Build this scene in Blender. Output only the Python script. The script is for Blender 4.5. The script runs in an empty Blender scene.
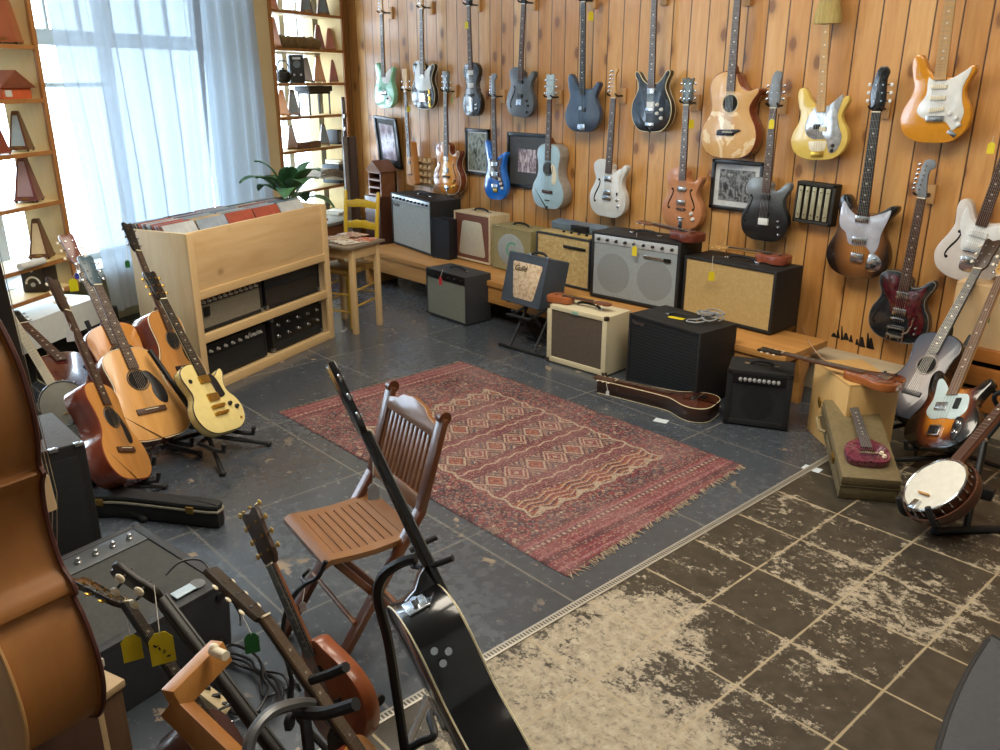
import bpy, bmesh, math, random, re
from mathutils import Vector, Matrix, noise
random.seed(7)
PI = math.pi
COL = bpy.context.scene.collection
# ------------------------------------------------------------------ camera
FPX = 838.0; CX, CY = 500.0, 375.0
PITCH = math.atan(297/838.0); YAW = math.radians(47.8); CAMH = 1.76
fh = Vector((-math.sin(YAW), math.cos(YAW), 0)); rt = Vector((math.cos(YAW), math.sin(YAW), 0)); UPV = Vector((0,0,1))
fw = fh*math.cos(PITCH) - UPV*math.sin(PITCH); upc = UPV*math.cos(PITCH) + fh*math.sin(PITCH)
CAM = Vector((0,0,CAMH))
def ray(px, py): return (fw*FPX + rt*(px-CX) - upc*(py-CY))
def Pz(px, py, z=0.0):
    d = ray(px,py); return CAM + d*((z-CAMH)/d.z)
def Py(px, py, y):
    d = ray(px,py); return CAM + d*(y/d.y)
def Pd(px, py, dist):
    return CAM + ray(px,py).normalized()*dist
def Pplane(px, py, p, n):
    d = ray(px,py); return CAM + d*((p-CAM).dot(n)/d.dot(n))
def Plen(pb, px, py, L, far=True):
    d = ray(px,py).normalized(); v = CAM-pb; b = d.dot(v); D = b*b-(v.dot(v)-L*L)
    if D < 0: return CAM - d*b
    return CAM + d*(-b + (D**.5 if far else -D**.5))
cam = bpy.data.cameras.new('camera'); camo = bpy.data.objects.new('camera', cam); COL.objects.link(camo)
cam.sensor_fit = 'HORIZONTAL'; cam.sensor_width = 36; cam.lens = 36*FPX/1000.0; cam.clip_start = .05; cam.clip_end = 200
camo.matrix_world = Matrix((rt, upc, -fw)).transposed().to_4x4(); camo.location = CAM
bpy.context.scene.camera = camo

# ------------------------------------------------------------------ node helper
class S:
    def __init__(s, nt, v): s.nt = nt; s.v = v
    def _m(s, op, *a):
        n = s.nt.nodes.new('ShaderNodeMath'); n.operation = op
        for i, x in enumerate((s,)+a):
            x = x.v if isinstance(x, S) else x
            if isinstance(x, (int,float)): n.inputs[i].default_value = x
            else: s.nt.links.new(x, n.inputs[i])
        return S(s.nt, n.outputs[0])
    def __add__(s,o): return s._m('ADD',o)
    def __sub__(s,o): return s._m('SUBTRACT',o)
    def __mul__(s,o): return s._m('MULTIPLY',o)
    def __truediv__(s,o): return s._m('DIVIDE',o)
    def floor(s): return s._m('FLOOR')
    def fract(s): return s._m('FRACT')
    def abs(s): return s._m('ABSOLUTE')
    def lt(s,o): return s._m('LESS_THAN',o)
    def gt(s,o): return s._m('GREATER_THAN',o)
    def mn(s,o): return s._m('MINIMUM',o)
    def mx(s,o): return s._m('MAXIMUM',o)
    def pp(s,o): return s._m('PINGPONG',o)
    def mod(s,o): return s._m('FLOORED_MODULO',o)
    def sm(s,a,b):
        n = s.nt.nodes.new('ShaderNodeMapRange'); n.interpolation_type = 'SMOOTHSTEP'
        s.nt.links.new(s.v, n.inputs[0]); n.inputs[1].default_value = a; n.inputs[2].default_value = b
        return S(s.nt, n.outputs[0])
def lin(c):
    return tuple(((x/12.92) if x <= .04045 else ((x+.055)/1.055)**2.4) for x in c)
def hexc(h):
    return lin(tuple(int(h[i:i+2],16)/255 for i in (0,2,4)))
class Mat:
    def __init__(s, name):
        s.m = bpy.data.materials.new(name); s.m.use_nodes = True; s.nt = s.m.node_tree
        s.b = s.nt.nodes['Principled BSDF']; s.out = s.nt.nodes['Material Output']
    def link(s, v, inp): s.nt.links.new(v.v if isinstance(v,S) else v, s.b.inputs[inp])
    def set(s, **k):
        for a, v in k.items(): s.b.inputs[a.replace('_',' ')].default_value = v
    def xyz(s, kind='Object', rot=None, scale=None, loc=None):
        t = s.nt.nodes.new('ShaderNodeTexCoord'); o = t.outputs[kind]
        if rot or scale or loc:
            mp = s.nt.nodes.new('ShaderNodeMapping'); s.nt.links.new(o, mp.inputs[0])
            if rot: mp.inputs['Rotation'].default_value = rot
            if scale: mp.inputs['Scale'].default_value = scale
            if loc: mp.inputs['Location'].default_value = loc
            o = mp.outputs[0]
        sp = s.nt.nodes.new('ShaderNodeSeparateXYZ'); s.nt.links.new(o, sp.inputs[0])
        return o, S(s.nt,sp.outputs[0]), S(s.nt,sp.outputs[1]), S(s.nt,sp.outputs[2])
    def comb(s, x, y, z=0.0):
        n = s.nt.nodes.new('ShaderNodeCombineXYZ')
        for i, v in enumerate((x,y,z)):
            if isinstance(v,S): s.nt.links.new(v.v, n.inputs[i])
            else: n.inputs[i].default_value = v
        return n.outputs[0]
    def noise(s, vec, scale, detail=4, rough=.55, dist=0.0, dim='3D'):
        n = s.nt.nodes.new('ShaderNodeTexNoise'); n.noise_dimensions = dim; s.nt.links.new(vec, n.inputs['Vector'])
        n.inputs['Scale'].default_value = scale; n.inputs['Detail'].default_value = detail; n.inputs['Roughness'].default_value = rough
        n.inputs['Distortion'].default_value = dist
        return S(s.nt, n.outputs[0])
    def white(s, vec):
        n = s.nt.nodes.new('ShaderNodeTexWhiteNoise'); n.noise_dimensions = '3D'; s.nt.links.new(vec, n.inputs['Vector'])
        return S(s.nt, n.outputs[0])
    def voronoi(s, vec, scale, rnd=1.0, feature='F1', dim='3D'):
        n = s.nt.nodes.new('ShaderNodeTexVoronoi'); n.feature = feature; n.voronoi_dimensions = dim; s.nt.links.new(vec, n.inputs['Vector'])
        n.inputs['Scale'].default_value = scale; n.inputs['Randomness'].default_value = rnd
        return S(s.nt, n.outputs['Distance'])
    def mix(s, fac, a, b, mode='MIX'):
        n = s.nt.nodes.new('ShaderNodeMix'); n.data_type = 'RGBA'; n.blend_type = mode
        def put(v, i):
            if isinstance(v, S): s.nt.links.new(v.v, n.inputs[i])
            elif isinstance(v, (int,float)): n.inputs[i].default_value = v
            elif isinstance(v, (tuple,list)): n.inputs[i].default_value = tuple(v[:3])+(1,)
            else: s.nt.links.new(v, n.inputs[i])
        put(fac, 0); put(a, 6); put(b, 7)
        return n.outputs[2]
    def ramp(s, fac, stops, interp='LINEAR'):
        n = s.nt.nodes.new('ShaderNodeValToRGB'); s.nt.links.new(fac.v, n.inputs[0]); cr = n.color_ramp; cr.interpolation = interp
        while len(cr.elements) < len(stops): cr.elements.new(.5)
        for e, (p, c) in zip(cr.elements, stops): e.position = p; e.color = tuple(c[:3])+(1,)
        return n.outputs[0]
    def bump(s, h, strength=.3, dist=.01):
        n = s.nt.nodes.new('ShaderNodeBump'); n.inputs['Strength'].default_value = strength; n.inputs['Distance'].default_value = dist
        s.nt.links.new(h.v, n.inputs['Height']); s.nt.links.new(n.outputs[0], s.b.inputs['Normal'])
MC = {}
def M(name, col, rough=.5, metal=0.0, coat=0.0, var=.12, scale=30, bump=0.0):
    """plain material with a little procedural mottling"""
    if name in MC: return MC[name]
    c = hexc(col) if isinstance(col, str) else col
    m = Mat(name); m.set(Roughness=rough, Metallic=metal, Coat_Weight=coat, Coat_Roughness=.08)
    o, x, y, z = m.xyz()
    n = m.noise(o, scale, 3)
    a = tuple(v*(1-var) for v in c); b = tuple(min(1,v*(1+var)) for v in c)
    m.link(m.ramp(n, [(.3,a),(.7,b)]), 'Base Color')
    if bump: m.bump(n, bump, .004)
    MC[name] = m.m; return m.m
def W(name, c1, c2, rough=.45, coat=0.0, axis='z', scale=14, stretch=.07, bump=.05):
    """wood with grain running along one axis"""
    if name in MC: return MC[name]
    c1 = hexc(c1) if isinstance(c1,str) else c1; c2 = hexc(c2) if isinstance(c2,str) else c2
    m = Mat(name); m.set(Roughness=rough, Coat_Weight=coat, Coat_Roughness=.1)
    sc = {'x':(stretch,1,1),'y':(1,stretch,1),'z':(1,1,stretch)}[axis]
    o, x, y, z = m.xyz(scale=sc)
    n = m.noise(o, scale, 5, .6, .6); n2 = m.noise(o, scale*5, 3, .6)
    f = n*.75 + n2*.25
    m.link(m.ramp(f, [(.3,c1),(.7,c2)]), 'Base Color')
    if bump: m.bump(f, bump, .003)
    MC[name] = m.m; return m.m
def BURST(name, stops, cz=.2, rx=.17, rz=.24, rough=.2, coat=.6):
    """finish that darkens from the middle of the body to its rim"""
    if name in MC: return MC[name]
    m = Mat(name); m.set(Roughness=rough, Coat_Weight=coat, Coat_Roughness=.06)
    o, x, y, z = m.xyz()
    n = m.noise(o, 8, 3)
    r = ((x/rx)*(x/rx) + ((z-cz)/rz)*((z-cz)/rz))._m('SQRT') + (n-.5)*.12
    m.link(m.ramp(r, stops), 'Base Color')
    MC[name] = m.m; return m.m
def CLOTH(name, c1, c2, sc=260, rough=.9):
    """woven grille cloth"""
    if name in MC: return MC[name]
    c1 = hexc(c1); c2 = hexc(c2)
    m = Mat(name); m.set(Roughness=rough)
    o, x, y, z = m.xyz()
    w = ((x*sc).fract()-.5).abs()*((z*sc).fract()-.5).abs()*4
    n = m.noise(o, 60, 3)
    m.link(m.ramp(w*.6+n*.4, [(.2,c1),(.65,c2)]), 'Base Color'); m.bump(w, .25, .002)
    MC[name] = m.m; return m.m
# ------------------------------------------------------------------ mesh helper
class B:
    def __init__(s): s.bm = bmesh.new(); s.fl = s.bm.faces.layers.int.new('flat')
    def _mi(s, faces, mi):
        for f in faces: f.material_index = mi
    def box(s, cx, cy, cz, sx, sy, sz, mi=0, rot=None, bev=0.0, seg=2):
        r = bmesh.ops.create_cube(s.bm, size=1); vs = r['verts']
        m = Matrix.Translation((cx,cy,cz)) @ ((rot.to_4x4() if rot is not None else Matrix.Identity(4)) @ Matrix.Diagonal((sx,sy,sz,1)))
        bmesh.ops.transform(s.bm, matrix=m, verts=vs)
        fs = list({f for v in vs for f in v.link_faces}); s._mi(fs, mi)
        if bev > 0:
            es = list({e for v in vs for e in v.link_edges})
            rr = bmesh.ops.bevel(s.bm, geom=es, offset=min(bev, .45*min(sx,sy,sz)), segments=seg, affect='EDGES', profile=.6); s._mi(rr['faces'], mi)
        return s
    def box2(s, x0,x1,y0,y1,z0,z1, mi=0, bev=0.0): return s.box((x0+x1)/2,(y0+y1)/2,(z0+z1)/2,abs(x1-x0),abs(y1-y0),abs(z1-z0),mi,None,bev)
    def bar(s, p0, p1, w, t, mi=0, up=(0,0,1), bev=0.0):
        p0 = Vector(p0); p1 = Vector(p1); z = (p1-p0); L = z.length; z.normalize(); u = Vector(up)
        x = u.cross(z)
        if x.length < 1e-4: x = Vector((1,0,0)).cross(z)
        x.normalize(); y = z.cross(x)
        c = (p0+p1)/2
        return s.box(c.x,c.y,c.z,w,t,L,mi,Matrix((x,y,z)).transposed(),bev)
    def ring(s, c, x, y, rx, ry, seg): return [s.bm.verts.new(c + x*(rx*math.cos(2*PI*i/seg)) + y*(ry*math.sin(2*PI*i/seg))) for i in range(seg)]
    def _bridge(s, a, b, mi):
        n = len(a)
        for i in range(n):
            f = s.bm.faces.new((a[i], a[(i+1)%n], b[(i+1)%n], b[i])); f.material_index = mi
    def cyl(s, p0, p1, r0, r1=None, seg=12, mi=0):
        r1 = r0 if r1 is None else r1
        p0 = Vector(p0); p1 = Vector(p1); z = (p1-p0).normalized(); x = z.orthogonal().normalized(); y = z.cross(x)
        a = s.ring(p0,x,y,r0,r0,seg); b = s.ring(p1,x,y,r1,r1,seg); s._bridge(a,b,mi)
        s.bm.faces.new(list(reversed(a))).material_index = mi; s.bm.faces.new(b).material_index = mi
        return s
    def tube(s, pts, r, seg=8, closed=False, mi=0):
        pts = [Vector(p) for p in pts]; n = len(pts); rings = []
        rr = r if isinstance(r,(list,tuple)) else [r]*n
        px = None
        for i in range(n):
            if closed: t = pts[(i+1)%n]-pts[i-1]
            else: t = pts[min(i+1,n-1)]-pts[max(i-1,0)]
            if t.length < 1e-9: t = Vector((0,0,1))
            t.normalize()
            if px is None: x = t.orthogonal().normalized()
            else:
                x = px - t*px.dot(t)
                x = x.normalized() if x.length > 1e-6 else t.orthogonal().normalized()
            px = x; rings.append(s.ring(pts[i], x, t.cross(x), rr[i], rr[i], seg))
        for i in range(n-1): s._bridge(rings[i], rings[i+1], mi)
        if closed: s._bridge(rings[-1], rings[0], mi)
        else:
            s.bm.faces.new(list(reversed(rings[0]))).material_index = mi; s.bm.faces.new(rings[-1]).material_index = mi
        return s
    def lathe(s, prof, c=(0,0,0), seg=20, mi=0, axis=(0,0,1)):
        c = Vector(c); z = Vector(axis).normalized(); x = z.orthogonal().normalized(); y = z.cross(x)
        rings = [s.ring(c+z*h, x, y, max(r,1e-4), max(r,1e-4), seg) for r, h in prof]
        for i in range(len(rings)-1): s._bridge(rings[i], rings[i+1], mi)
        s.bm.faces.new(list(reversed(rings[0]))).material_index = mi; s.bm.faces.new(rings[-1]).material_index = mi
        return s
    def ball(s, c, rx, ry=None, rz=None, mi=0, seg=12):
        r = bmesh.ops.create_uvsphere(s.bm, u_segments=seg, v_segments=max(6,seg//2), radius=1)
        m = Matrix.Translation(c) @ Matrix.Diagonal((rx, ry or rx, rz or rx, 1)); bmesh.ops.transform(s.bm, matrix=m, verts=r['verts'])
        s._mi(list({f for v in r['verts'] for f in v.link_faces}), mi); return s
    def slab(s, poly, y0, y1, bev=0.0, mi=0, mi_side=None, fn=None):
        """outline in x,z ; thick from y0 (back) to y1 (front) with rounded rims.  poly counter-clockwise seen from -y"""
        n = len(poly)
        ar = sum(poly[i][0]*poly[(i+1)%n][1]-poly[(i+1)%n][0]*poly[i][1] for i in range(n))
        if ar < 0: poly = list(reversed(poly))
        nr = []
        for i in range(n):
            dx = poly[(i+1)%n][0]-poly[i-1][0]; dz = poly[(i+1)%n][1]-poly[i-1][1]; l = math.hypot(dx,dz) or 1
            nr.append((dz/l, -dx/l))
        sg = 1 if y1 > y0 else -1
        if bev > 0:
            lev = [(y0, bev), (y0+sg*bev*.3, bev*.3), (y0+sg*bev, 0), (y1-sg*bev, 0), (y1-sg*bev*.3, bev*.3), (y1, bev)]
        else: lev = [(y0,0),(y1,0)]
        rings = [[s.bm.verts.new(Vector((p[0]-q[0]*o, y, p[1]-q[1]*o))) for p, q in zip(poly, nr)] for y, o in lev]
        for a, b in zip(rings[:-1], rings[1:]): s._bridge(a, b, mi if mi_side is None else mi_side)
        fs = [s.bm.faces.new(rings[0]), s.bm.faces.new(list(reversed(rings[-1])))]
        for f in fs: f.material_index = mi; f[s.fl] = 1
        return s
    def quad(s, a, b, c, d, mi=0):
        f = s.bm.faces.new([s.bm.verts.new(Vector(p)) for p in (a,b,c,d)]); f.material_index = mi; return s
    def xf(s, m): bmesh.ops.transform(s.bm, matrix=m, verts=s.bm.verts[:]); return s
    def build(s, name, mats, parent=None, ang=38, smooth=True):
        bmesh.ops.recalc_face_normals(s.bm, faces=s.bm.faces[:])
        me = bpy.data.meshes.new(name)
        if smooth:
            for f in s.bm.faces: f.smooth = f[s.fl] == 0
        s.bm.to_mesh(me); s.bm.free()
        if 'flat' in me.attributes: me.attributes.remove(me.attributes['flat'])
        if not isinstance(mats, (list,tuple)): mats = [mats]
        for m in mats: me.materials.append(m)
        if smooth and len(me.polygons):
            me.set_sharp_from_angle(angle=math.radians(ang))
        o = bpy.data.objects.new(name, me); COL.objects.link(o)
        if parent: o.parent = parent
        return o
def tag(o, label, cat, group=None, kind=None):
    o['label'] = label; o['category'] = cat
    if group: o['group'] = group
    if kind: o['kind'] = kind
    return o
def thing(name, label, cat, mat=None, group=None):
    o = bpy.data.objects.new(name, None); COL.objects.link(o); o.empty_display_size = .05
    if mat is not None: o.matrix_world = mat if isinstance(mat, Matrix) else Matrix.Translation(mat)
    return tag(o, label, cat, group)
def struct(o): o['kind'] = 'structure'; return o
def kids(o): return [c for c in bpy.data.objects if c.parent == o]
def dup(root, loc=None, rotz=None, label=None, group=None):
    def cp(o, par):
        c = o.copy(); COL.objects.link(c); c.parent = par
        for k in kids(o): cp(k, c)
        return c
    r = cp(root, None)
    if loc is not None: r.location = loc
    if rotz is not None: r.rotation_euler = (0,0,rotz)
    if label: r['label'] = label
    if group: r['group'] = group
    return r
def frame(o, X, Y, Z, s=1.0):
    m = Matrix((X*s, Y*s, Z*s)).transposed().to_4x4(); m.translation = o; return m
def yawm(p, a): return Matrix.Translation(p) @ Matrix.Rotation(a, 4, 'Z')
def spline(pts, sub=5, closed=True):
    out = []; n = len(pts)
    rng = range(n) if closed else range(n-1)
    for i in rng:
        if closed: p0, p1, p2, p3 = pts[i-1], pts[i], pts[(i+1)%n], pts[(i+2)%n]
        else: p0, p1, p2, p3 = pts[max(i-1,0)], pts[i], pts[i+1], pts[min(i+2,n-1)]
        for k in range(sub):
            t = k/sub
            out.append(tuple(.5*((2*b)+(-a+c)*t+(2*a-5*b+4*c-d)*t*t+(-a+3*b-3*c+d)*t**3) for a,b,c,d in zip(p0,p1,p2,p3)))
    if not closed: out.append(tuple(pts[-1]))
    return out
def text_mesh(txt, size, mat, name, parent, m, shear=0.0, ext=.0008):
    cu = bpy.data.curves.new('txt','FONT'); cu.body = txt; cu.size = size; cu.extrude = ext; cu.shear = shear; cu.align_x = 'CENTER'; cu.align_y = 'CENTER'; cu.resolution_u = 3
    t = bpy.data.objects.new('txt', cu); COL.objects.link(t)
    dg = bpy.context.evaluated_depsgraph_get(); me = bpy.data.meshes.new_from_object(t.evaluated_get(dg))
    bpy.data.objects.remove(t); bpy.data.curves.remove(cu)
    me.transform(m); me.materials.clear(); me.materials.append(mat); me.name = name
    o = bpy.data.objects.new(name, me); COL.objects.link(o); o.parent = parent; return o
FRONT = Matrix.Rotation(PI/2, 4, 'X')      # text plane xy -> xz, facing -y
# ================================================================== SETTING
YW = 4.80                       # pine wall
XS = -1.69                      # seam between the two floors
d2 = Vector((-math.sin(math.radians(23)), math.cos(math.radians(23)), 0)); n2 = Vector((d2.y, -d2.x, 0))
PW = Vector((-7.45, 4.8, 0))    # shelf fronts along the window wall
def ws(s, off, z): v = PW + d2*s + n2*off; return Vector((v.x, v.y, z))
CEIL = 3.4
# ---- floor (black painted tiles)
m = Mat('painted_tile'); m.set(Roughness=.38, Specular_IOR_Level=.85)
o, x, y, z = m.xyz()
lx = ((x+3.1)/.8).fract(); ly = ((y-1.905)/.8).fract()
wob = m.noise(o, 9, 3)
line = (lx.mn(lx*-1+1)*.8 + (wob-.5)*.006).lt(.0045).mx((ly.mn(ly*-1+1)*.8 + (wob-.5)*.006).lt(.0045))
big = m.noise(o, 1.1, 5, .6); fine = m.noise(o, 22, 5, .6); chip = m.noise(o, 7.5, 6, .62, .3)
base = m.ramp(big*.6+fine*.4, [(.3, hexc('333840')), (.55, hexc('434951')), (.75, hexc('5b636d'))])
tilev = m.white(m.comb(((x+3.1)/.8).floor(), ((y-1.905)/.8).floor()))
base = m.mix(tilev*.22, base, hexc('585f68'))
chips = chip.sm(.62,.65)*m.noise(o,1.7,3).sm(.46,.58)
base = m.mix(chips, base, hexc('8a7964'))
specks = m.noise(o, 40, 3, .6).sm(.665,.69)
base = m.mix(specks*.7, base, hexc('98958c'))
base = m.mix(line*.55, base, hexc('86837a'))
m.link(base, 'Base Color')
m.link(fine*.20+big*.22+chips*.3+.04, 'Roughness')
m.bump(line*-.5+fine*.15+chips*-.3, .25, .004)
b = B(); b.box2(-9.5, XS, -4, 5.2, -.1, 0); fl = struct(b.build('floor', m.m, smooth=False))
# ---- foreground floor: worn brown paint on pale concrete tiles
m = Mat('worn_tile'); m.set(Roughness=.55)
o, x, y, z = m.xyz()
gx = ((x+1.388)/.314); gy = ((y-1.64)/.314)
fx = gx.fract(); fy = gy.fract()
wob = m.noise(o, 14, 4)
dj = (fx.mn(fx*-1+1)).mn(fy.mn(fy*-1+1))*.314
joint = (dj + (wob-.5)*.006)
j1 = (joint*-1+.006).sm(0,.004)
tv = m.white(m.comb(gx.floor(), gy.floor(), 3.0))
def spot(cx, cy, rx, ry):
    a = (x-cx)/rx; c = (y-cy)/ry
    return ((a*a+c*c)*-1+1).mx(0)
blot = spot(-1.47,1.42,.34,.45)*.085 + spot(-1.1,1.13,.5,.36)*.065 + spot(-.82,2.08,.30,.34)*.075 + spot(-.95,1.55,.5,.35)*.13 + spot(-1.45,1.95,.3,.3)*.10 + spot(-.9,2.7,.5,.5)*.05 + spot(-.45,1.2,.6,.5)*.06
dark = spot(-.25,2.0,.75,.9)*.16
w1 = m.noise(o, 6.5, 8, .68, .3); w2 = m.noise(o, 19, 8, .78)
streak, sx, sy, sz = m.xyz(rot=(0,0,math.radians(20)), scale=(8,26,1)); w3 = m.noise(streak, 1.6, 5, .65)
w4 = m.noise(o, 60, 6, .8); wear = w1*.24 + w2*.34 + w3*.12 + w4*.30 + blot + (tv-.5)*.05 - dark + (joint*-1+.03).mx(0)*1.3
wm = wear.sm(.541,.570)
paint = m.ramp(m.noise(o,18,4), [(.3,hexc('322e27')),(.7,hexc('464037'))])
conc = m.ramp(m.noise(o,26,6,.65), [(.3,hexc('857b69')),(.5,hexc('9f9480')),(.72,hexc('b3a993'))])
conc = m.mix(m.noise(o,42,7,.82).sm(.52,.58)*.5, conc, hexc('4a4339')); col = m.mix(wm, paint, conc)
broken = m.noise(o, 5, 3).sm(.30,.42)
col = m.mix(j1*.9*broken, col, hexc('a3957a'))
m.link(col, 'Base Color'); m.link(wm*.35+.36, 'Roughness'); m.bump(wm*-.4+w2*.2+j1*-.3, .35, .004)
b = B(); b.box2(XS, 3.2, -4, 5.2, -.1, 0); struct(b.build('floor.001', m.m, smooth=False))
# ---- metal strip over the seam
m = Mat('strip_metal'); m.set(Roughness=.45, Metallic=.5)
o, x, y, z = m.xyz(); dash = (y*75).fract().lt(.55)*((x-XS).abs().lt(.009))
m.link(m.mix(dash, hexc('b9b5aa'), hexc('55534e')), 'Base Color')
b = B(); b.box2(XS-.017, XS+.017, -2, 4.3, 0, .004, bev=.002); struct(b.build('trim_1', m.m))
# ---- pine wall
m = Mat('pine_boards'); m.set(Roughness=.42, Coat_Weight=.25, Coat_Roughness=.25)
o, x, y, z = m.xyz(); PWD = .138
px_ = (x+9)/PWD; pf = px_.fract(); pi_ = px_.floor()
rv = m.white(m.comb(pi_, 1.0, 2.0))
v1 = m.comb(x, rv*7, z*.10+rv*13); gr = m.noise(v1, 26, 5, .6, .8)
v2 = m.comb(x*1.0, rv*3, z*.35+rv*31); big = m.noise(v2, 3.2, 4, .6, .5)
f = gr*.45+big*.35+rv*.2
col = m.ramp(f, [(.28,hexc('a87038')),(.45,hexc('c48d4e')),(.62,hexc('d2a264')),(.8,hexc('deb57e'))])
kn = m.voronoi(m.comb(x+rv*5, z*.60+rv*7), 3.5, dim='2D'); kn = kn + (m.noise(o,30,2)-.5)*.03
ki = kn.sm(.11,.05); col = m.mix(ki*.75, col, hexc('5f3516'))
ring = kn.sm(.22,.08); col = m.mix(ring*.3, col, hexc('8a5526'))
dkv = m.noise(m.comb(x*2.5, 5.0, z*.8), 2.6, 5, .65).sm(.58,.72); col = m.mix(dkv*.35, col, hexc('7a5236'))
gap = pf.mn(pf*-1+1)*PWD
gl = gap.sm(.006,.002); col = m.mix(gl*.9, col, hexc('2c1608'))
m.link(col,'Base Color'); m.bump(gl*-1+gr*.08, .6, .006)
pine = m.m
b = B(); b.box2(-8.2, 3.2, YW, YW+.1, 0, CEIL); struct(b.build('wall_back', pine, smooth=False))
# plinth below the boards
conc = M('cream_plaster', 'b9ab90', .8, var=.15, scale=6, bump=.3)
b = B(); b.box2(-6.6, 3.2, 4.56, YW, 0, .20, bev=.006); struct(b.build('baseboard_back', conc))
# charred marks on the boards above the ledge
soot = M('soot', '17120e', .9)
b = B()
for px, py0, py1, w in ((838,338,330,.012),(842,340,326,.008),(846,340,333,.02),(851,342,335,.012),(862,347,337,.02),(868,348,333,.012),(871,349,338,.02),(857,345,339,.012),(834,337,333,.02)):
    a = Py(px,py0,YW-.001); c = Py(px,py1,YW-.001)
    b.slab([(a.x-w,a.z),(a.x+w,a.z),(c.x+w*.3,c.z),(c.x-w*.3,c.z)], YW, YW-.002)
struct(b.build('trim_2', soot))
# ---- other walls and ceiling
plas = M('cream_wall', 'cdbb92', .8, var=.06, scale=5)
white = M('white_wall', 'c9c6bd', .85, var=.05, scale=4)
b = B(); b.box2(-9.5, 3.2, -4, 5.2, CEIL, CEIL+.1); struct(b.build('ceiling', white, smooth=False))
b = B(); b.box2(3.1, 3.2, -4, YW, 0, CEIL); struct(b.build('wall_right', white, smooth=False))
b = B(); b.box2(-9.5, 3.2, -4.1, -4, 0, CEIL); struct(b.build('wall_front', white, smooth=False))
def wslab(bb, s0, s1, o0, o1, z0, z1, mi=0):
    """box along the window wall"""
    c = PW + d2*((s0+s1)/2) + n2*((o0+o1)/2); R = Matrix((d2, -n2, UPV)).transposed()
    bb.box(c.x, c.y, (z0+z1)/2, abs(s1-s0), abs(o1-o0), abs(z1-z0), mi, R); return bb
GL = -.34                       # glass plane behind the shelf fronts
wframe = M('white_paint', 'cfd3d2', .5, var=.04)
SILL = .50
SA, SB_ = -5.6, .05
b = B(); wslab(b, SA, SB_, GL-.10, GL-.0, 0, SILL-.03); wslab(b, SA, SB_, GL-.10, GL, 3.20, CEIL); wslab(b, -.16, .25, GL-.1, GL+.02, 0, CEIL)
wslab(b, SA-.8, SA, GL-.1, GL, 0, CEIL)
struct(b.build('wall_left', plas, smooth=False))
# pier beside the shelves
b = B(); wslab(b, -1.50, -1.19, GL, -.005, 0, CEIL); struct(b.build('trim_3', plas, smooth=False))
# window : frame, glazing bars, pane, sill
b = B()
for s in (-5.55,-4.85,-4.15,-3.70,-2.62,-1.55,-.62,-.12): wslab(b, s-.035, s+.035, GL-.05, GL+.02, SILL, 3.20)
for z, t in ((SILL,.04),(2.02,.05),(3.17,.04)): wslab(b, SA, SB_, GL-.05, GL+.02, z-t, z+t)
for s in [-5.5+.27*k for k in range(21)]: wslab(b, s-.011, s+.011, GL-.03, GL, 2.06, 3.15)
for z in (2.35,2.65,2.92): wslab(b, SA, SB_, GL-.03, GL, z-.01, z+.01)
wslab(b, -4.9, -2.6, GL-.04, GL+.01, 1.70, 1.73)
win = struct(b.build('window_1', wframe, smooth=False))
gm = bpy.data.materials.new('window_glass'); gm.use_nodes = True; nt = gm.node_tree; nt.nodes.clear()
mo = nt.nodes.new('ShaderNodeOutputMaterial'); mx = nt.nodes.new('ShaderNodeMixShader'); tr = nt.nodes.new('ShaderNodeBsdfTransparent'); gs = nt.nodes.new('ShaderNodeBsdfGlossy')
gs.inputs['Roughness'].default_value = .02; mx.inputs[0].default_value = .06; tr.inputs[0].default_value = (.93,.97,1,1)
nt.links.new(tr.outputs[0], mx.inputs[1]); nt.links.new(gs.outputs[0], mx.inputs[2]); nt.links.new(mx.outputs[0], mo.inputs[0])
b = B(); wslab(b, SA, SB_, GL-.03, GL-.026, SILL, 3.17); p = b.build('window_pane', gm, win, smooth=False)
b = B(); wslab(b, SA, -1.5, GL, -.0, SILL-.06, SILL); struct(b.build('trim_4', wframe, smooth=False))
# side street front: the wall the light falls in through, out of view to the left of the picture
E0 = PW + d2*SA + n2*GL
b = B(); L = (E0-Vector((-4.6,-4,0))).length
E1 = Vector((-4.6,-4,0)); dd = (E0-E1).normalized(); nn = Vector((dd.y,-dd.x,0)); RR = Matrix((dd,-nn,UPV)).transposed()
def eslab(bb, t0, t1, o0, o1, z0, z1):
    c = E1 + dd*((t0+t1)/2) + nn*((o0+o1)/2); bb.box(c.x,c.y,(z0+z1)/2,t1-t0,abs(o1-o0),z1-z0,0,RR)
eslab(b, 0, L, -.1, 0, 0, .80); eslab(b, 0, L, -.1, 0, 2.30, CEIL); eslab(b, 0, .3, -.1, 0, .80, 2.30); eslab(b, L-.3, L, -.1, 0, .80, 2.30)
struct(b.build('wall_left.001', plas, smooth=False))
b = B()
for k in range(6): t = .3+(L-.6)*k/5; eslab(b, t-.03, t+.03, -.08, -.02, .80, 2.30)
eslab(b, .3, L-.3, -.08, -.02, 1.9, 1.96)
win2 = struct(b.build('window_2', wframe, smooth=False))
b = B(); eslab(b, .3, L-.3, -.06, -.055, .80, 2.30); b.build('window_pane', gm, win2, smooth=False)
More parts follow.
